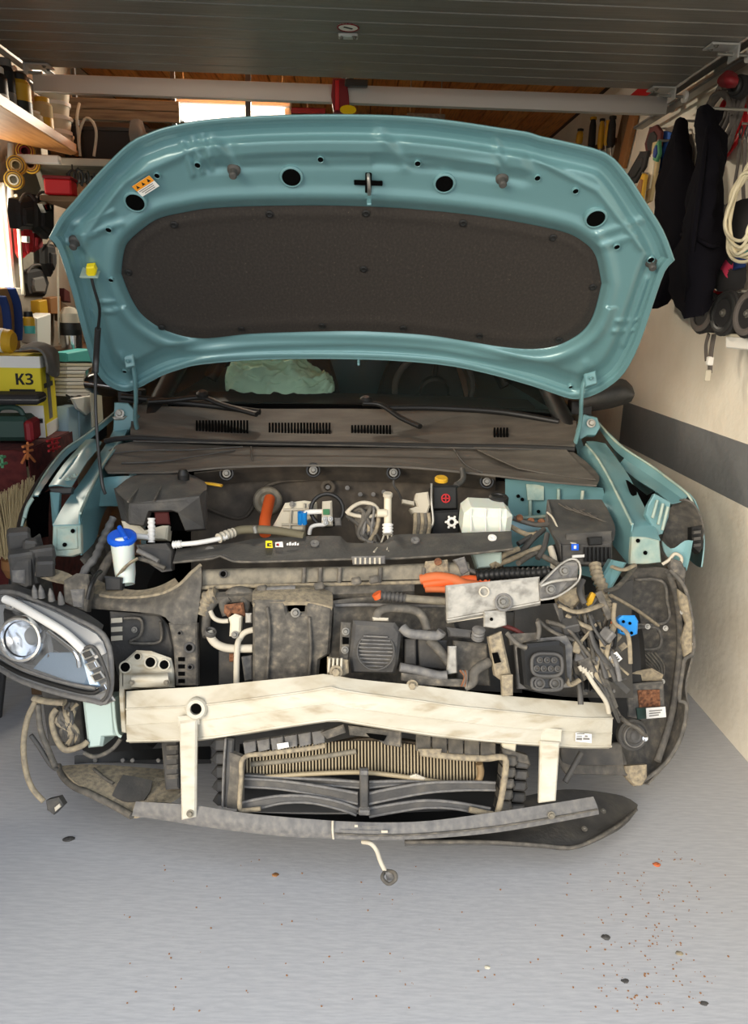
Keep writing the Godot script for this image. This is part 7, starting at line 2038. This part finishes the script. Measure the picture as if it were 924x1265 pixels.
	tp.y = ty + 0.008
	block(o, "tool_body", "dark_green", tp + Vector3(0, 0.05, 0), Vector3(0.15, 0.085, 0.12), Vector3(0, 8, 0), 0.015)
	for s in [-1, 1]:
		block(o, "red_end", "dark_red", tp + Vector3(s * 0.08, 0.045, 0.015), Vector3(0.03, 0.075, 0.11), Vector3(0, 8, 0), 0.012)
	pipe(o, "handle", "dark_green", [tp + Vector3(-0.05, 0.08, 0), tp + Vector3(-0.03, 0.115, 0), tp + Vector3(0.03, 0.115, 0), tp + Vector3(0.05, 0.08, 0)], 0.010)
	o = thing("flat_case", "flat black tool case lying on the green power tool before the K3 carton", "tool case", tp)
	block(o, "case_body", "bag_black", tp + Vector3(0.01, 0.15, -0.01), Vector3(0.2, 0.035, 0.12), Vector3(0, 8, 0), 0.008)
	block(o, "case_seam", "grey_plastic", tp + Vector3(0.01, 0.15, -0.01), Vector3(0.202, 0.006, 0.122), Vector3(0, 8, 0), 0.002)
	# straw broom standing on its handle
	o = thing("straw_broom", "straw broom standing bristles up beside the left wing", "broom", VY(20, 1000, 0.0))
	rng.seed = 5
	var root := VX(16, 672, -1.1)
	b = Bag.new()
	for k in 340:
		var sp := (rng.randf() - 0.5)
		var dz := (rng.randf() - 0.5) * 0.06
		var r0 := root + Vector3(sp * 0.07, -0.05 + rng.randf() * 0.03, dz)
		var tp2 := root + Vector3(sp * 0.15 + 0.02, 0.12 + rng.randf() * 0.08 + sp * 0.08, dz * 1.6)
		b.tube([r0, r0.lerp(tp2, 0.5) + Vector3(0.004, 0, 0), tp2], [0.0022, 0.002, 0.001], 4, false)
	put(b, "bristles", mats["straw"], o).set_meta("kind", "stuff")
	turned(o, "binding", "tan_wood", [Vector2(0.03, 0), Vector2(0.042, 0.03), Vector2(0.04, 0.06), Vector2(0, 0.065)], root + Vector3(0, -0.11, 0), Vector3.UP, 16)
	stick(o, "broom_handle", "dark_steel", Vector3(root.x - 0.12, 0, root.z - 0.02), root + Vector3(0, -0.06, 0), 0.012)

# ---------------------------------------------------------------- high shelf at the back, lit strip
func make_back() -> void:
	var z := 3.42
	var p0 := V(60, 196, z)
	var top_y := p0.y + 0.001
	var hs := thing("high_shelf", "dark high shelf with cases and cables, behind the raised bonnet", "shelf", Vector3(-0.95, p0.y, -z))
	block(hs, "shelf_board", "grey_board", Vector3(-0.95, p0.y - 0.012, -z - 0.2), Vector3(0.96, 0.024, 0.42))
	block(hs, "shelf_lip", "dust_white", Vector3(-0.95, p0.y - 0.012, -z + 0.02), Vector3(0.96, 0.028, 0.012))
	for x in [-1.4, -0.5]:
		block(hs, "shelf_hanger", "dark_steel", Vector3(x, (p0.y + CEIL) / 2 - 0.012, -z - 0.4), Vector3(0.025, CEIL - p0.y + 0.024, 0.025))
	var bx1: float = V(222, 130, z + 0.46).x
	for k in 2:
		block(hs, "back_board", "grey_board", Vector3((bx1 - 1.44) / 2, V(180, 132 + 12 * k, z + 0.46).y, -z - 0.45), Vector3(bx1 + 1.44, 0.05, 0.02))
	for x in [-1.3, bx1 - 0.03]:
		block(hs, "board_hanger", "dark_steel", Vector3(x, (p0.y + CEIL) / 2, -z - 0.47), Vector3(0.02, CEIL - p0.y, 0.015))
	block(hs, "dark_back", "black", Vector3(-1.02, p0.y + 0.1, -z - 0.43), Vector3(0.8, 0.22, 0.008))
	var cxx: float = V(132, 170, z + 0.15).x
	var o := thing("black_case", "large black case on the high shelf behind the pale cable loops", "case", Vector3(cxx, top_y, -z - 0.2))
	block(o, "case_body", "bag_black", Vector3(cxx, top_y + 0.09, -z - 0.24), Vector3(0.24, 0.18, 0.16), Vector3.ZERO, 0.02)
	block(o, "case_lid", "black", Vector3(cxx, top_y + 0.15, -z - 0.24), Vector3(0.245, 0.03, 0.165), Vector3.ZERO, 0.008)
	o = thing("pale_cable", "pale cable hanging in two tall loops from the high shelf", "cable", V(110, 192, z))
	pipe(o, "cable_loop", "dust_white", [V(99, 193, z + 0.02), V(97, 170, z + 0.02), V(95, 145, z + 0.02), V(98, 128, z + 0.06)], 0.006)
	pipe(o, "cable_loop", "dust_white", [V(98, 192, z + 0.03), V(98, 165, z + 0.03), V(105, 147, z + 0.03), V(114, 150, z + 0.03), V(119, 165, z + 0.03), V(116, 193, z + 0.03)], 0.006)
	o = thing("black_cable_heap", "heap of coiled black cable and grips on the high shelf", "cable", Vector3(V(180, 160, z).x, top_y, -z - 0.1))
	rng.seed = 9
	for k in 9:
		var c := V(172 + k * 6.0, 170, z + 0.13)
		c.y = top_y + 0.075
		var loop := []
		var r := 0.045 + rng.randf() * 0.018
		var tilt := Basis.from_euler(Vector3(rng.randf() * 0.8 - 0.3, rng.randf() * 2.0, rng.randf()))
		for q in 17:
			loop.append(c + tilt * Vector3(cos(TAU * q / 16), sin(TAU * q / 16), 0) * r)
		pipe(o, "cable_coil", ["black", "rubber", "dark_steel"][k % 3], loop, 0.008, 7)
	o = thing("clear_bag", "crumpled grey bag on the high shelf in front of the black cables", "bag", Vector3(V(170, 160, z).x, top_y, -z))
	put(soft([[V(162, 182, z + 0.03), V(170, 186, z + 0.01), V(182, 182, z + 0.03)], [V(160, 165, z + 0.05), V(170, 162, z + 0.01), V(180, 162, z + 0.05)], [V(162, 148, z + 0.07), V(170, 146, z + 0.05), V(178, 149, z + 0.07)]], 10, 0.01, 0.015, 12), "bag_skin", mats["grey_cloth"], o)
	for s in [["brown wooden crate hidden at the high shelf's dark left end", 70, "dark_wood"], ["ink coloured plastic crate beside the brown crate on the high shelf", 88, "ink"]]:
		var x: float = V(s[1], 170, z + 0.3).x
		o = thing("crate", s[0], "crate", Vector3(x, top_y, -z - 0.3))
		block(o, "crate_box", s[2], Vector3(x, top_y + 0.10, -z - 0.34), Vector3(0.06, 0.2, 0.1), Vector3.ZERO, 0.006)
		block(o, "crate_rim", "dark_steel", Vector3(x, top_y + 0.19, -z - 0.34), Vector3(0.064, 0.02, 0.104), Vector3.ZERO, 0.004)
	# rack on the left wall with clamps and a red box
	var y2: float = VX(80, 246, -1.2).y
	var zr: float = VX(76, 240, -1.2).z
	var ls := thing("back_rack", "dark wall rack holding a red box below clamps, left of the bonnet", "rack", Vector3(-1.25, y2, zr))
	block(ls, "rack_board", "dark_wood", Vector3(-1.17, y2 - 0.012, zr - 0.09), Vector3(0.17, 0.02, 0.36))
	for q in [[-1.095, -0.26], [-1.258, -0.26]]:
		block(ls, "rack_post", "dark_steel", Vector3(q[0], (p0.y + y2) / 2 - 0.02, zr + q[1]), Vector3(0.016, p0.y - y2 - 0.01, 0.016))
	var rp := VX(76, 244, -1.19)
	o = thing("red_box", "bright red plastic box on the dark rack left of the bonnet", "box", Vector3(rp.x, y2, rp.z))
	block(o, "box_body", "red", Vector3(rp.x, y2 + 0.033, rp.z), Vector3(0.105, 0.06, 0.09), Vector3(0, 4, 0), 0.006)
	block(o, "box_lid", "dark_red", Vector3(rp.x, y2 + 0.068, rp.z), Vector3(0.11, 0.012, 0.096), Vector3(0, 4, 0), 0.003)
	for k in 5:
		var c := VX(90 + k * 7, 220 - k, -1.16)
		o = thing("clamp", "small grey clamp in the hanging row above the red box, %s" % ["nearest the tool wall", "second from the tool wall", "the middle one", "second from the bonnet edge", "nearest the bonnet edge"][k], "clamp", c + Vector3(0, -0.05, 0), "grey clamps above the red box")
		pipe(o, "clamp_jaw", "dark_steel", [c + Vector3(-0.014, -0.035, 0), c + Vector3(-0.018, 0.01, 0), c + Vector3(0, 0.03, 0), c + Vector3(0.018, 0.01, 0), c + Vector3(0.012, -0.035, 0)], 0.005)
		stick(o, "clamp_hook", "black", c + Vector3(0, 0.03, 0), Vector3(c.x, p0.y - 0.025, c.z), 0.003, -1, 6)
		disc(o, "clamp_screw", "grey_plastic", c + Vector3(0, -0.015, -0.01), Vector3(0, 0, 1), 0.010, 0.02, 12)
	var b := Bag.new()
	# fluorescent batten glowing under the ceiling
	var la := V(224, 131, 4.3)
	var lb := V(352, 135, 4.3)
	var lc := V(224, 150, 4.3)
	var lamp := thing("strip_lamp", "bright white strip lamp glowing above the raised bonnet's edge", "lamp", (la + lb) / 2)
	var m := mk("lamp_glow", C(255, 252, 242), 0.6)
	m.emission_enabled = true
	m.emission = C(255, 250, 238)
	m.emission_energy_multiplier = 1.1
	var mid := (la + lb) / 2
	var ht := la.y - lc.y
	block(lamp, "diffuser", "lamp_glow", mid + Vector3(0, -ht / 2, 0), Vector3(lb.x - la.x, ht, 0.06), Vector3.ZERO, 0.01)
	block(lamp, "lamp_housing", "white", mid + Vector3(0, 0.03, -0.01), Vector3(lb.x - la.x + 0.06, 0.05, 0.08), Vector3.ZERO, 0.006)
	for s in [-1, 1]:
		block(lamp, "lamp_end", "white", mid + Vector3(s * ((lb.x - la.x) / 2 + 0.015), -ht / 2, 0), Vector3(0.03, ht, 0.07), Vector3.ZERO, 0.006)
		stick(lamp, "hanger", "steel", mid + Vector3(s * 0.25, 0.04, -0.01), Vector3(mid.x + s * 0.25, CEIL + 0.002, mid.z - 0.01), 0.004, -1, 6)
	var al := AreaLight3D.new()
	al.name = "strip_lamp_light"
	al.area_size = Vector2(lb.x - la.x, ht)
	al.light_energy = 1.3
	al.light_color = Color(1, 0.95, 0.86)
	al.shadow_enabled = true
	al.position = mid + Vector3(0, -ht / 2, 0.045)
	al.rotation_degrees = Vector3(0, 180, 0)
	add_child(al)
	o = thing("red_reel", "flat red lead rolled on the beam beside the strip lamp", "lead", V(380, 136, 4.6))
	for k in 4:
		stick(o, "lead_turn", "dark_red", V(356, 134 + k * 1.6, 4.62), V(402, 135 + k * 1.5, 4.62), 0.006)
	stick(o, "lead_hanger", "steel", V(380, 134, 4.63), Vector3(V(380, 134, 4.63).x, CEIL + 0.002, -4.63), 0.004, -1, 6)
	# pale board hanging right of the lamp
	b = Bag.new()
	b.box(V(525, 147, 4.4), Vector3(0.2, 0.03, 0.12), Basis(), 0.004)
	var bd := thing("grey_tray", "grey tray hanging just above the bonnet's middle", "tray", V(525, 148, 4.4))
	put(b, "tray_body", mats["grey_plastic"], bd)
	for s in [-1, 1]:
		stick(bd, "tray_hanger", "steel", V(525, 147, 4.4) + Vector3(s * 0.08, 0, 0), Vector3(V(525, 147, 4.4).x + s * 0.08, CEIL + 0.002, -4.4), 0.003, -1, 6)
	b = Bag.new()

# ---------------------------------------------------------------- right wall
func make_right() -> void:
	var X := RIGHT - 0.02
	var b := Bag.new()
	# rack of yellow handled hand tools
	var rk := thing("tool_rail", "short dark rail for hand tools high on the far right wall", "rail", VX(738, 196, X))
	b.slab(wx("708,190 758,170 759,176 710,197", X - 0.02), Vector3(0.03, 0, 0), 0.002)
	put(b, "rail_body", mats["dark_wood"], rk)
	var marks := ["nearest the raised bonnet", "second from the bonnet", "third from the bonnet", "second from the brown boards", "nearest the brown boards"]
	for k in 5:
		var q: Array = [["715,178 717,162", "amber", 0.02], ["730,186 733,148", "bag_black", 0.02], ["741,184 744,150", "amber", 0.016], ["748,180 751,152", "amber", 0.012], ["754,182 757,147", "bag_black", 0.02]][k]
		var e := wx(q[0], X - 0.05)
		var o := thing("hand_tool", "%s handled hand tool upright in the rail, %s" % ["yellow" if q[1] == "amber" else "dark", marks[k]], "hand tool", e[0], "hand tools in the far right rail")
		b = Bag.new()
		b.tube([e[0], e[0].lerp(e[1], 0.2), e[0].lerp(e[1], 0.8), e[1]], [q[2] * 0.7, q[2], q[2] * 0.9, q[2] * 0.6], 10)
		put(b, "handle", mats[q[1]], o)
		turned(o, "handle_cap", "amber" if k % 2 else "black", [Vector2(q[2] * 0.9, 0), Vector2(q[2] * 0.9, 0.012), Vector2(0, 0.016)], e[1], (e[1] - e[0]).normalized(), 12)
		stick(o, "blade", "steel", e[0], e[0] + Vector3(0.02, -0.1, 0), 0.005, -1, 8)
	# two brown boards standing on the wall
	for k in 2:
		b = Bag.new()
		b.slab(wx(["770,134 778,134 762,206 755,200", "779,134 786,136 769,208 762,206"][k], X - 0.005), Vector3(0.02, 0, 0), 0.003)
		lump("brown_board", ["dark_wood", "tan_wood"][k], "narrow brown board leaning on the right wall, %s" % ["the darker, behind", "the lighter, in front"][k], "board", b)
	# red and white warning board half behind the track
	var o := thing("warning_board", "red and white board half hidden behind the door track's end", "sign", VX(775, 125, X))
	b = Bag.new()
	b.slab(wx("758,118 770,108 806,107 806,120", X), Vector3(0.015, 0, 0), 0.001)
	put(b, "white_sheet", mats["white"], o)
	b = Bag.new()
	b.slab(wx("778,118 788,109 800,108 806,112 806,122 798,121", X - 0.003), Vector3(0.006, 0, 0), 0.001)
	put(b, "red_shape", mats["red"], o)
	# saws and long tools hanging under the track
	var tools := 0
	for s in [["brown rounded saw guard hanging topmost of the saws", "saw", "maroon", "796,178 802,158 810,154 816,162 815,180 806,196 798,192"], ["long pale wooden handled saw with a notched blade", "saw", "straw", "806,176 812,174 812,200 803,248 796,252 800,216"], ["black folding saw hanging nearest the bonnet edge", "saw", "bag_black", "774,216 790,188 800,186 796,206 784,226 776,228"], ["slim brass coloured saw blade between the two saws", "blade", "amber", "786,232 793,214 797,216 792,250 786,246"], ["green blue striped tube hanging beside the blue jacket", "tube", "green", "808,180 813,173 814,190 810,200 806,198"]]:
		tools += 1
		var q := wx(s[3], X - 0.03 - 0.017 * tools)
		b = Bag.new()
		b.slab(q, Vector3(0.012, 0, 0.002), 0.003)
		o = thing(s[1], s[0], s[1], q[0])
		put(b, "tool_body", mats[s[2]], o)
		var c := Vector3.ZERO
		for w in q: c += w / q.size()
		var fp := []
		for w in q: fp.append(c + (w - c) * 0.6 + Vector3(-0.006, 0, 0))
		b = Bag.new()
		b.slab(fp, Vector3(0.012, 0, 0), 0.003)
		put(b, "grip_plate", mats[{"straw": "cream", "amber": "tan_wood", "green": "navy"}.get(s[2], "dark_steel")], o)
		stick(o, "hanging_nail", "steel", q[1], q[1] + Vector3(0.12, 0, 0), 0.004, -1, 6)
	# garments and towels
	b = soft([wx("816,168,1.285 824,162,1.30 832,164,1.30", X), wx("812,195,1.28 822,192,1.295 830,192,1.30", X), wx("806,214,1.285 816,222,1.295 824,222,1.30", X)], 8, 0.01, 0.006, 3)
	lump("blue_jacket", "jacket_blue", "bright blue jacket mostly hidden behind the black towels", "jacket", b)
	b = soft([wx("838,152,1.26 842,149,1.25 847,154,1.26", X), wx("826,200,1.24 837,196,1.20 850,196,1.25", X), wx("812,260,1.23 832,256,1.18 856,256,1.24", X), wx("808,330,1.24 828,325,1.19 850,322,1.25", X), wx("806,372,1.25 818,378,1.22 838,352,1.27", X)], 12, 0.02, 0.03, 6)
	o = lump("black_towel", "black_cloth", "black towel hanging further back, beside the bonnet's right edge", "towel", b, "black towels on the right wall")
	stick(o, "hook", "steel", VX(842, 149, 1.25), VX(842, 149, 1.25) + Vector3(0.09, 0, 0), 0.005, -1, 6)
	b = soft([wx("872,137,1.16 879,133,1.12 886,137,1.17", X), wx("865,200,1.14 872,196,1.07 887,198,1.16", X), wx("852,262,1.13 866,262,1.05 888,260,1.15", X), wx("836,330,1.12 860,330,1.04 884,320,1.14", X), wx("838,362,1.13 850,391,1.07 870,372,1.14", X)], 14, 0.02, 0.03, 7)
	o = lump("black_towel", "black_cloth", "long black towel hanging in front, nearest the grey cable reels", "towel", b, "black towels on the right wall")
	stick(o, "hook", "steel", VX(879, 134, 1.13), VX(879, 134, 1.13) + Vector3(0.21, 0, 0), 0.005, -1, 6)
	pipe(o, "hem_fold", "black_cloth", wx("842,290,1.09 858,294,1.04 878,304,1.07 888,302,1.12", X), 0.007, 6)
	pipe(o, "drape_fold", "black_cloth", wx("876,150,1.11 866,220,1.04 856,300,1.02 848,372,1.06", X), 0.009, 6)
	for k in 3:
		var q: String = ["843,160 846,178 845,200 841,214", "852,166 855,186 854,206 851,214", "861,158 865,176 864,196 861,212"][k]
		o = thing("hanging_tie", "%s strap hanging between the two black towels" % ["navy", "checked grey", "pale grey"][k], "strap", wx(q, X)[3])
		pipe(o, "strap_band", ["navy", "rope_grey", "dust_white"][k], wx(q, X - 0.012), 0.010, 8, 0, 0.3)
		stick(o, "hook", "steel", wx(q, X - 0.015)[0], wx(q, X + 0.03)[0], 0.003, -1, 6)
	# coils
	for s in [["thick coil of grey ribbed hose high on the right wall", "hose", "rope_grey", 889, 146, 0.12, 0.105, 7, 0.008, 1.25], ["coil of red cable behind the grey ribbed hose", "cable", "red", 903, 152, 0.12, 0.11, 4, 0.006, 1.32], ["pale cream rope coil hanging at the right edge of the picture", "rope", "rope_white", 926, 256, 0.12, 0.125, 7, 0.005, 1.14]]:
		var c := VX(s[3], s[4], s[9])
		o = thing("coil", s[0], s[1], c + Vector3(0, -s[6], 0))
		rng.seed = int(s[3])
		for k in int(s[7]):
			var loop := []
			var rz: float = s[5] * (0.75 + 0.07 * k)
			var ry: float = s[6] * (0.75 + 0.06 * k)
			for q in 25:
				var w := TAU * q / 24.0
				loop.append(c + Vector3((rng.randf() - 0.5) * 0.004 + 0.005 * k - 0.02, sin(w) * ry - 0.01 * (k % 3), cos(w) * rz + 0.015 * sin(3.0 * w + k)))
			pipe(o, "coil_turn", s[2], loop, s[8], 7)
		stick(o, "hook", "steel", c + Vector3(-0.02, s[6] * 0.9, 0), c + Vector3(RIGHT - c.x + 0.01, s[6] * 0.9, 0), 0.006, -1, 6)
	o = thing("red_hat", "red cloth hat hung above the grey ribbed hose", "hat", VX(899, 100, 1.25))
	b = soft([wx("890,96,1.17 899,89,1.15 909,94,1.17", X), wx("888,101,1.16 899,99,1.13 910,101,1.16", X), wx("892,106,1.17 900,107,1.15 907,106,1.17", X)], 9, 0.006, 0.004, 8)
	put(b, "hat_cloth", mats["dark_red"], o)
	stick(o, "hook", "steel", VX(900, 100, 1.24), VX(900, 100, 1.24) + Vector3(0.1, 0, 0), 0.005, -1, 6)
	o = thing("round_speaker", "dark round fitting hanging at the top right beside the ribbed hose", "fitting", VX(914, 112, 1.2))
	disc(o, "fitting_case", "bag_black", VX(918, 108, 1.24), Vector3(-1, 0, 0.4), 0.035, 0.03, 20)
	ring(o, "fitting_ring", "dark_steel", VX(918, 108, 1.24) + Vector3(-0.03, 0, 0.012), Vector3(-1, 0, 0.4), 0.026, 0.009, 0.012, 20)
	stick(o, "hook", "steel", VX(918, 108, 1.24), VX(918, 108, 1.24) + Vector3(0.08, 0, 0), 0.005, -1, 6)
	# straps with karabiners
	for k in 2:
		var q: String = ["914,172 912,200 907,232 905,256", "921,172 920,196 918,224 919,252"][k]
		o = thing("webbing_strap", "dark webbing strap with a snap hook, %s" % ["the left of the pair above the black bag", "the right of the pair, nearest the picture's edge"][k], "strap", wx(q, X)[3], "webbing straps on the right wall")
		pipe(o, "strap_band", "rope_grey", wx(q, X - 0.03), 0.010, 8, 0, 0.4)
		var t: Vector3 = wx(q, X - 0.03)[0]
		pipe(o, "snap_hook", "dark_steel", [t, t + Vector3(0, 0.022, 0.01), t + Vector3(0, 0.04, 0), t + Vector3(0, 0.022, -0.01), t], 0.003, 6)
		stick(o, "hook", "steel", t + Vector3(0, 0.048, 0), t + Vector3(0.05, 0.048, 0), 0.004, -1, 6)
	# bags
	b = soft([wx("906,256,1.268 918,252,1.240 936,254,1.264", X), wx("896,276,1.260 914,274,1.224 938,274,1.260", X), wx("890,300,1.260 912,302,1.228 936,300,1.264", X)], 10, 0.03, 0.02, 10)
	lump("black_bag", "bag_black", "black cloth bag behind the cream rope on the right wall", "bag", b)
	o = thing("mesh_bag", "black mesh bag stuffed with pink and blue clothes", "bag", VX(890, 358, 1.25))
	put(soft([wx("884,312,1.264 900,300,1.224 922,306,1.256", X), wx("876,330,1.256 898,330,1.208 922,326,1.248", X), wx("880,352,1.260 896,358,1.224 918,350,1.260", X)], 10, 0.03, 0.02, 11), "bag_skin", mats["bag_black"], o)
	put(soft([wx("890,318,1.240 898,312,1.208 906,318,1.220", X), wx("888,332,1.224 898,330,1.200 908,330,1.208", X), wx("892,344,1.232 898,346,1.208 904,342,1.224", X)], 7, 0.01, 0.01, 12), "pink_cloth", mats["pink"], o)
	put(soft([wx("904,316,1.224 912,306,1.208 920,308,1.224", X), wx("902,336,1.216 912,332,1.200 920,330,1.216", X)], 7, 0.01, 0.01, 13), "blue_cloth", mats["navy"], o)
	put(soft([wx("880,326,1.240 886,318,1.220 892,324,1.216", X), wx("879,342,1.240 885,342,1.216 891,344,1.216", X)], 7, 0.01, 0.01, 14), "pale_cloth", mats["dust_white"], o)
	pipe(o, "red_trim", "red", wx("876,356,1.240 884,362,1.228 892,358,1.228", X), 0.008, 6)
	pipe(o, "turquoise_cord", "turquoise", wx("893,311,1.220 906,311,1.212 926,311,1.216", X), 0.005, 6)
	# reels with straps
	for k in 3:
		var c: Vector3 = [VX(884, 387, 1.24), VX(911, 388, 1.24), VX(942, 389, 1.24)][k]
		o = thing("cable_reel", "grey ratchet strap reel hanging in a row, %s" % ["nearest the black towel", "in the middle", "cut by the picture's right edge"][k], "reel", c + Vector3(0, -0.08, 0), "strap reels on the right wall")
		var ax := Vector3(-1, 0.05, 0.12).normalized()
		turned(o, "reel_drum", "bag_black", [Vector2(0.0, -0.05), Vector2(0.07, -0.05), Vector2(0.074, -0.045), Vector2(0.066, -0.02), Vector2(0.066, 0.02), Vector2(0.074, 0.045), Vector2(0.07, 0.05), Vector2(0, 0.05)], c, ax, 24)
		ring(o, "reel_face", "dark_steel" if k == 1 else "rope_grey", c + ax * 0.05, ax, 0.066, 0.02, 0.008, 24)
		bolt(o, c + ax * 0.05, ax, 0.010)
		stick(o, "hook", "steel", c + Vector3(0, 0.07, 0), Vector3(RIGHT + 0.01, c.y + 0.07, c.z), 0.006, -1, 6)
		if k == 0:
			pipe(o, "strap_tail", "rope_grey", [c + Vector3(0, -0.07, 0.01), c + Vector3(-0.004, -0.13, 0.015), c + Vector3(0.004, -0.2, 0.01)], 0.016, 8, 0, 0.3)
			pipe(o, "strap_tail", "rope_grey", [c + Vector3(0.0, -0.07, -0.03), c + Vector3(0, -0.11, -0.04), c + Vector3(0.0, -0.16, -0.02)], 0.012, 8, 0, 0.3)
			block(o, "strap_buckle", "white", c + Vector3(-0.006, -0.16, 0.02), Vector3(0.02, 0.03, 0.02))
			block(o, "strap_tag", "dust_white", c + Vector3(-0.006, -0.21, 0.02), Vector3(0.02, 0.04, 0.012))
	b = Bag.new()
	b.slab(wx("863,377 871,380 871,392 864,388", RIGHT - 0.006), Vector3(0.006, 0, 0), 0.0005)
	o = lump("paper_tag", "white", "small white paper tag on the wall beside the long black towel", "tag", b)
	# pale box under the reels
	o = thing("white_wall_box", "white box fixed to the wall under the grey reels", "box", VX(912, 430, X))
	b = Bag.new()
	b.slab(wx("896,414 940,416 940,434 896,430", 1.22), Vector3(0.12, 0, 0), 0.004)
	put(b, "box_body", mats["white"], o)
	b = Bag.new()
	b.slab(wx("896,412 940,414 940,418 896,416", 1.215), Vector3(0.12, 0, 0), 0.002)
	put(b, "box_lid", mats["cream"], o)

# ---------------------------------------------------------------- in the car and on the floor
func make_small() -> void:
	# pale green cloth on the dashboard
	var f := FastNoiseLite.new()
	f.seed = 7
	f.frequency = 2.7
	var c := V(343, 470, 3.28)
	c.y = 1.068
	var g := []
	for i in 45:
		var u := i / 44.0
		var row := []
		for j in 81:
			var w := TAU * j / 80.0
			var e := sin(PI * lerpf(0.01, 1.0, u) / 2.0)
			var rx := 0.225 * e * (1.0 + 0.08 * sin(3.0 * w + 1.0))
			var h := cos(PI * u / 2.0)
			var q := Vector3(cos(w) * rx, 0.155 * pow(h, 0.55), sin(w) * 0.15 * e)
			q.y *= 1.0 - 0.35 * smoothstep(0.05, 0.2, q.x)
			# crossing creases: sharp ridges of two noises
			var f1 := 1.0 - 2.0 * absf(f.get_noise_3dv(Vector3(q.x * 1.6 + q.y * 0.8, q.y * 1.2, q.z) * 1.3))
			var f2 := 1.0 - 2.0 * absf(f.get_noise_3dv(Vector3(q.x - q.y * 1.4, q.y * 2.4, q.z * 1.5) * 1.9 + Vector3(7, 3, 1)))
			q += Vector3(q.x * 0.4, 0.5, 0.5) * (0.055 * (f1 * f1 * f1 - 0.3) + 0.045 * (f2 * f2 * f2 - 0.3)) * (0.25 + 0.75 * (1.0 - u * 0.4))
			q.y = maxf(q.y, 0.0)
			row.append(c + q)
		g.append(row)
	var b := Bag.new()
	b.grid(g, true, false, true)
	lump("green_cloth", "mint_cloth", "crumpled pale mint green cloth lying on the dashboard behind the windscreen", "cloth", b)
	# bits of dirt dropped on the floor
	rng.seed = 33
	var spots := ["85,1037,9,plastic,dark curled bit of plastic lying alone left of the hanging lead", "340,1081,5,tan_wood,small brown clod on the bare floor below the left half of the strip", "748,1158,6,plastic,dark crumbling clod nearest the right side of the floor", "811,1068,6,orange_dusty,orange brown flake below the wheel arch liner", "602,1195,4,cream,tiny pale chip in the middle of the floor", "772,1212,5,plastic,dark clod below the largest one at the lower right", "839,1178,5,mud,pale muddy clod at the right, level with the two dark ones", "870,1240,5,plastic,dark crumb nearest the bottom right corner"]
	for s in spots:
		var n: PackedStringArray = s.split(",", true, 4)
		var p := VY(float(n[0]), float(n[1]), 0.0)
		var r := float(n[2]) * 0.0013
		g = []
		for i in 7:
			var row := []
			for j in 10:
				var w := TAU * j / 10.0
				var u := i / 6.0
				row.append(p + Vector3(cos(w) * r * 1.3 * sin(u * PI / 2), r * 0.4 * cos(u * PI / 2), sin(w) * r * sin(u * PI / 2)) * (0.75 + rng.randf() * 0.5))
			g.append(row)
		b = Bag.new()
		b.grid(g, true, false, true)
		lump("floor_clod", n[3], n[4], "debris", b)
	# fine crumbs around them, nobody could count these
	b = Bag.new()
	for k in 300:
		var px := 805 + rng.randfn(0, 1) * 45
		var py := 1050 + rng.randf() * 200
		if rng.randf() < 0.3:
			px = 150 + rng.randf() * 600
			py = 1060 + rng.randf() * 190
		var p := VY(px, py, 0.0)
		var r := 0.0006 + rng.randf() * 0.0016
		b.box(p + Vector3(0, r * 0.4, 0), Vector3(r * 2, r, r * 1.6), Basis(Vector3.UP, rng.randf() * 3.0), r * 0.2)
	var o := put(b, "floor_crumbs", mats["tan_wood"])
	tag(o, "brownish crumbs of dirt strewn over the right of the floor", "dirt", "", "stuff")

func _ready() -> void:
	make_light()
	make_materials()
	make_room()
	make_door()
	car = thing("car", "teal car without bumper and with its bonnet propped open, engine bay exposed", "car", Vector3(0.03, 0, -3.4))
	make_body()
	make_wings()
	make_hood()
	make_bay()
	make_front_panel()
	make_front_units()
	make_harness()
	make_lamp()
	make_bumper()
	make_left()
	make_back()
	make_right()
	make_small()
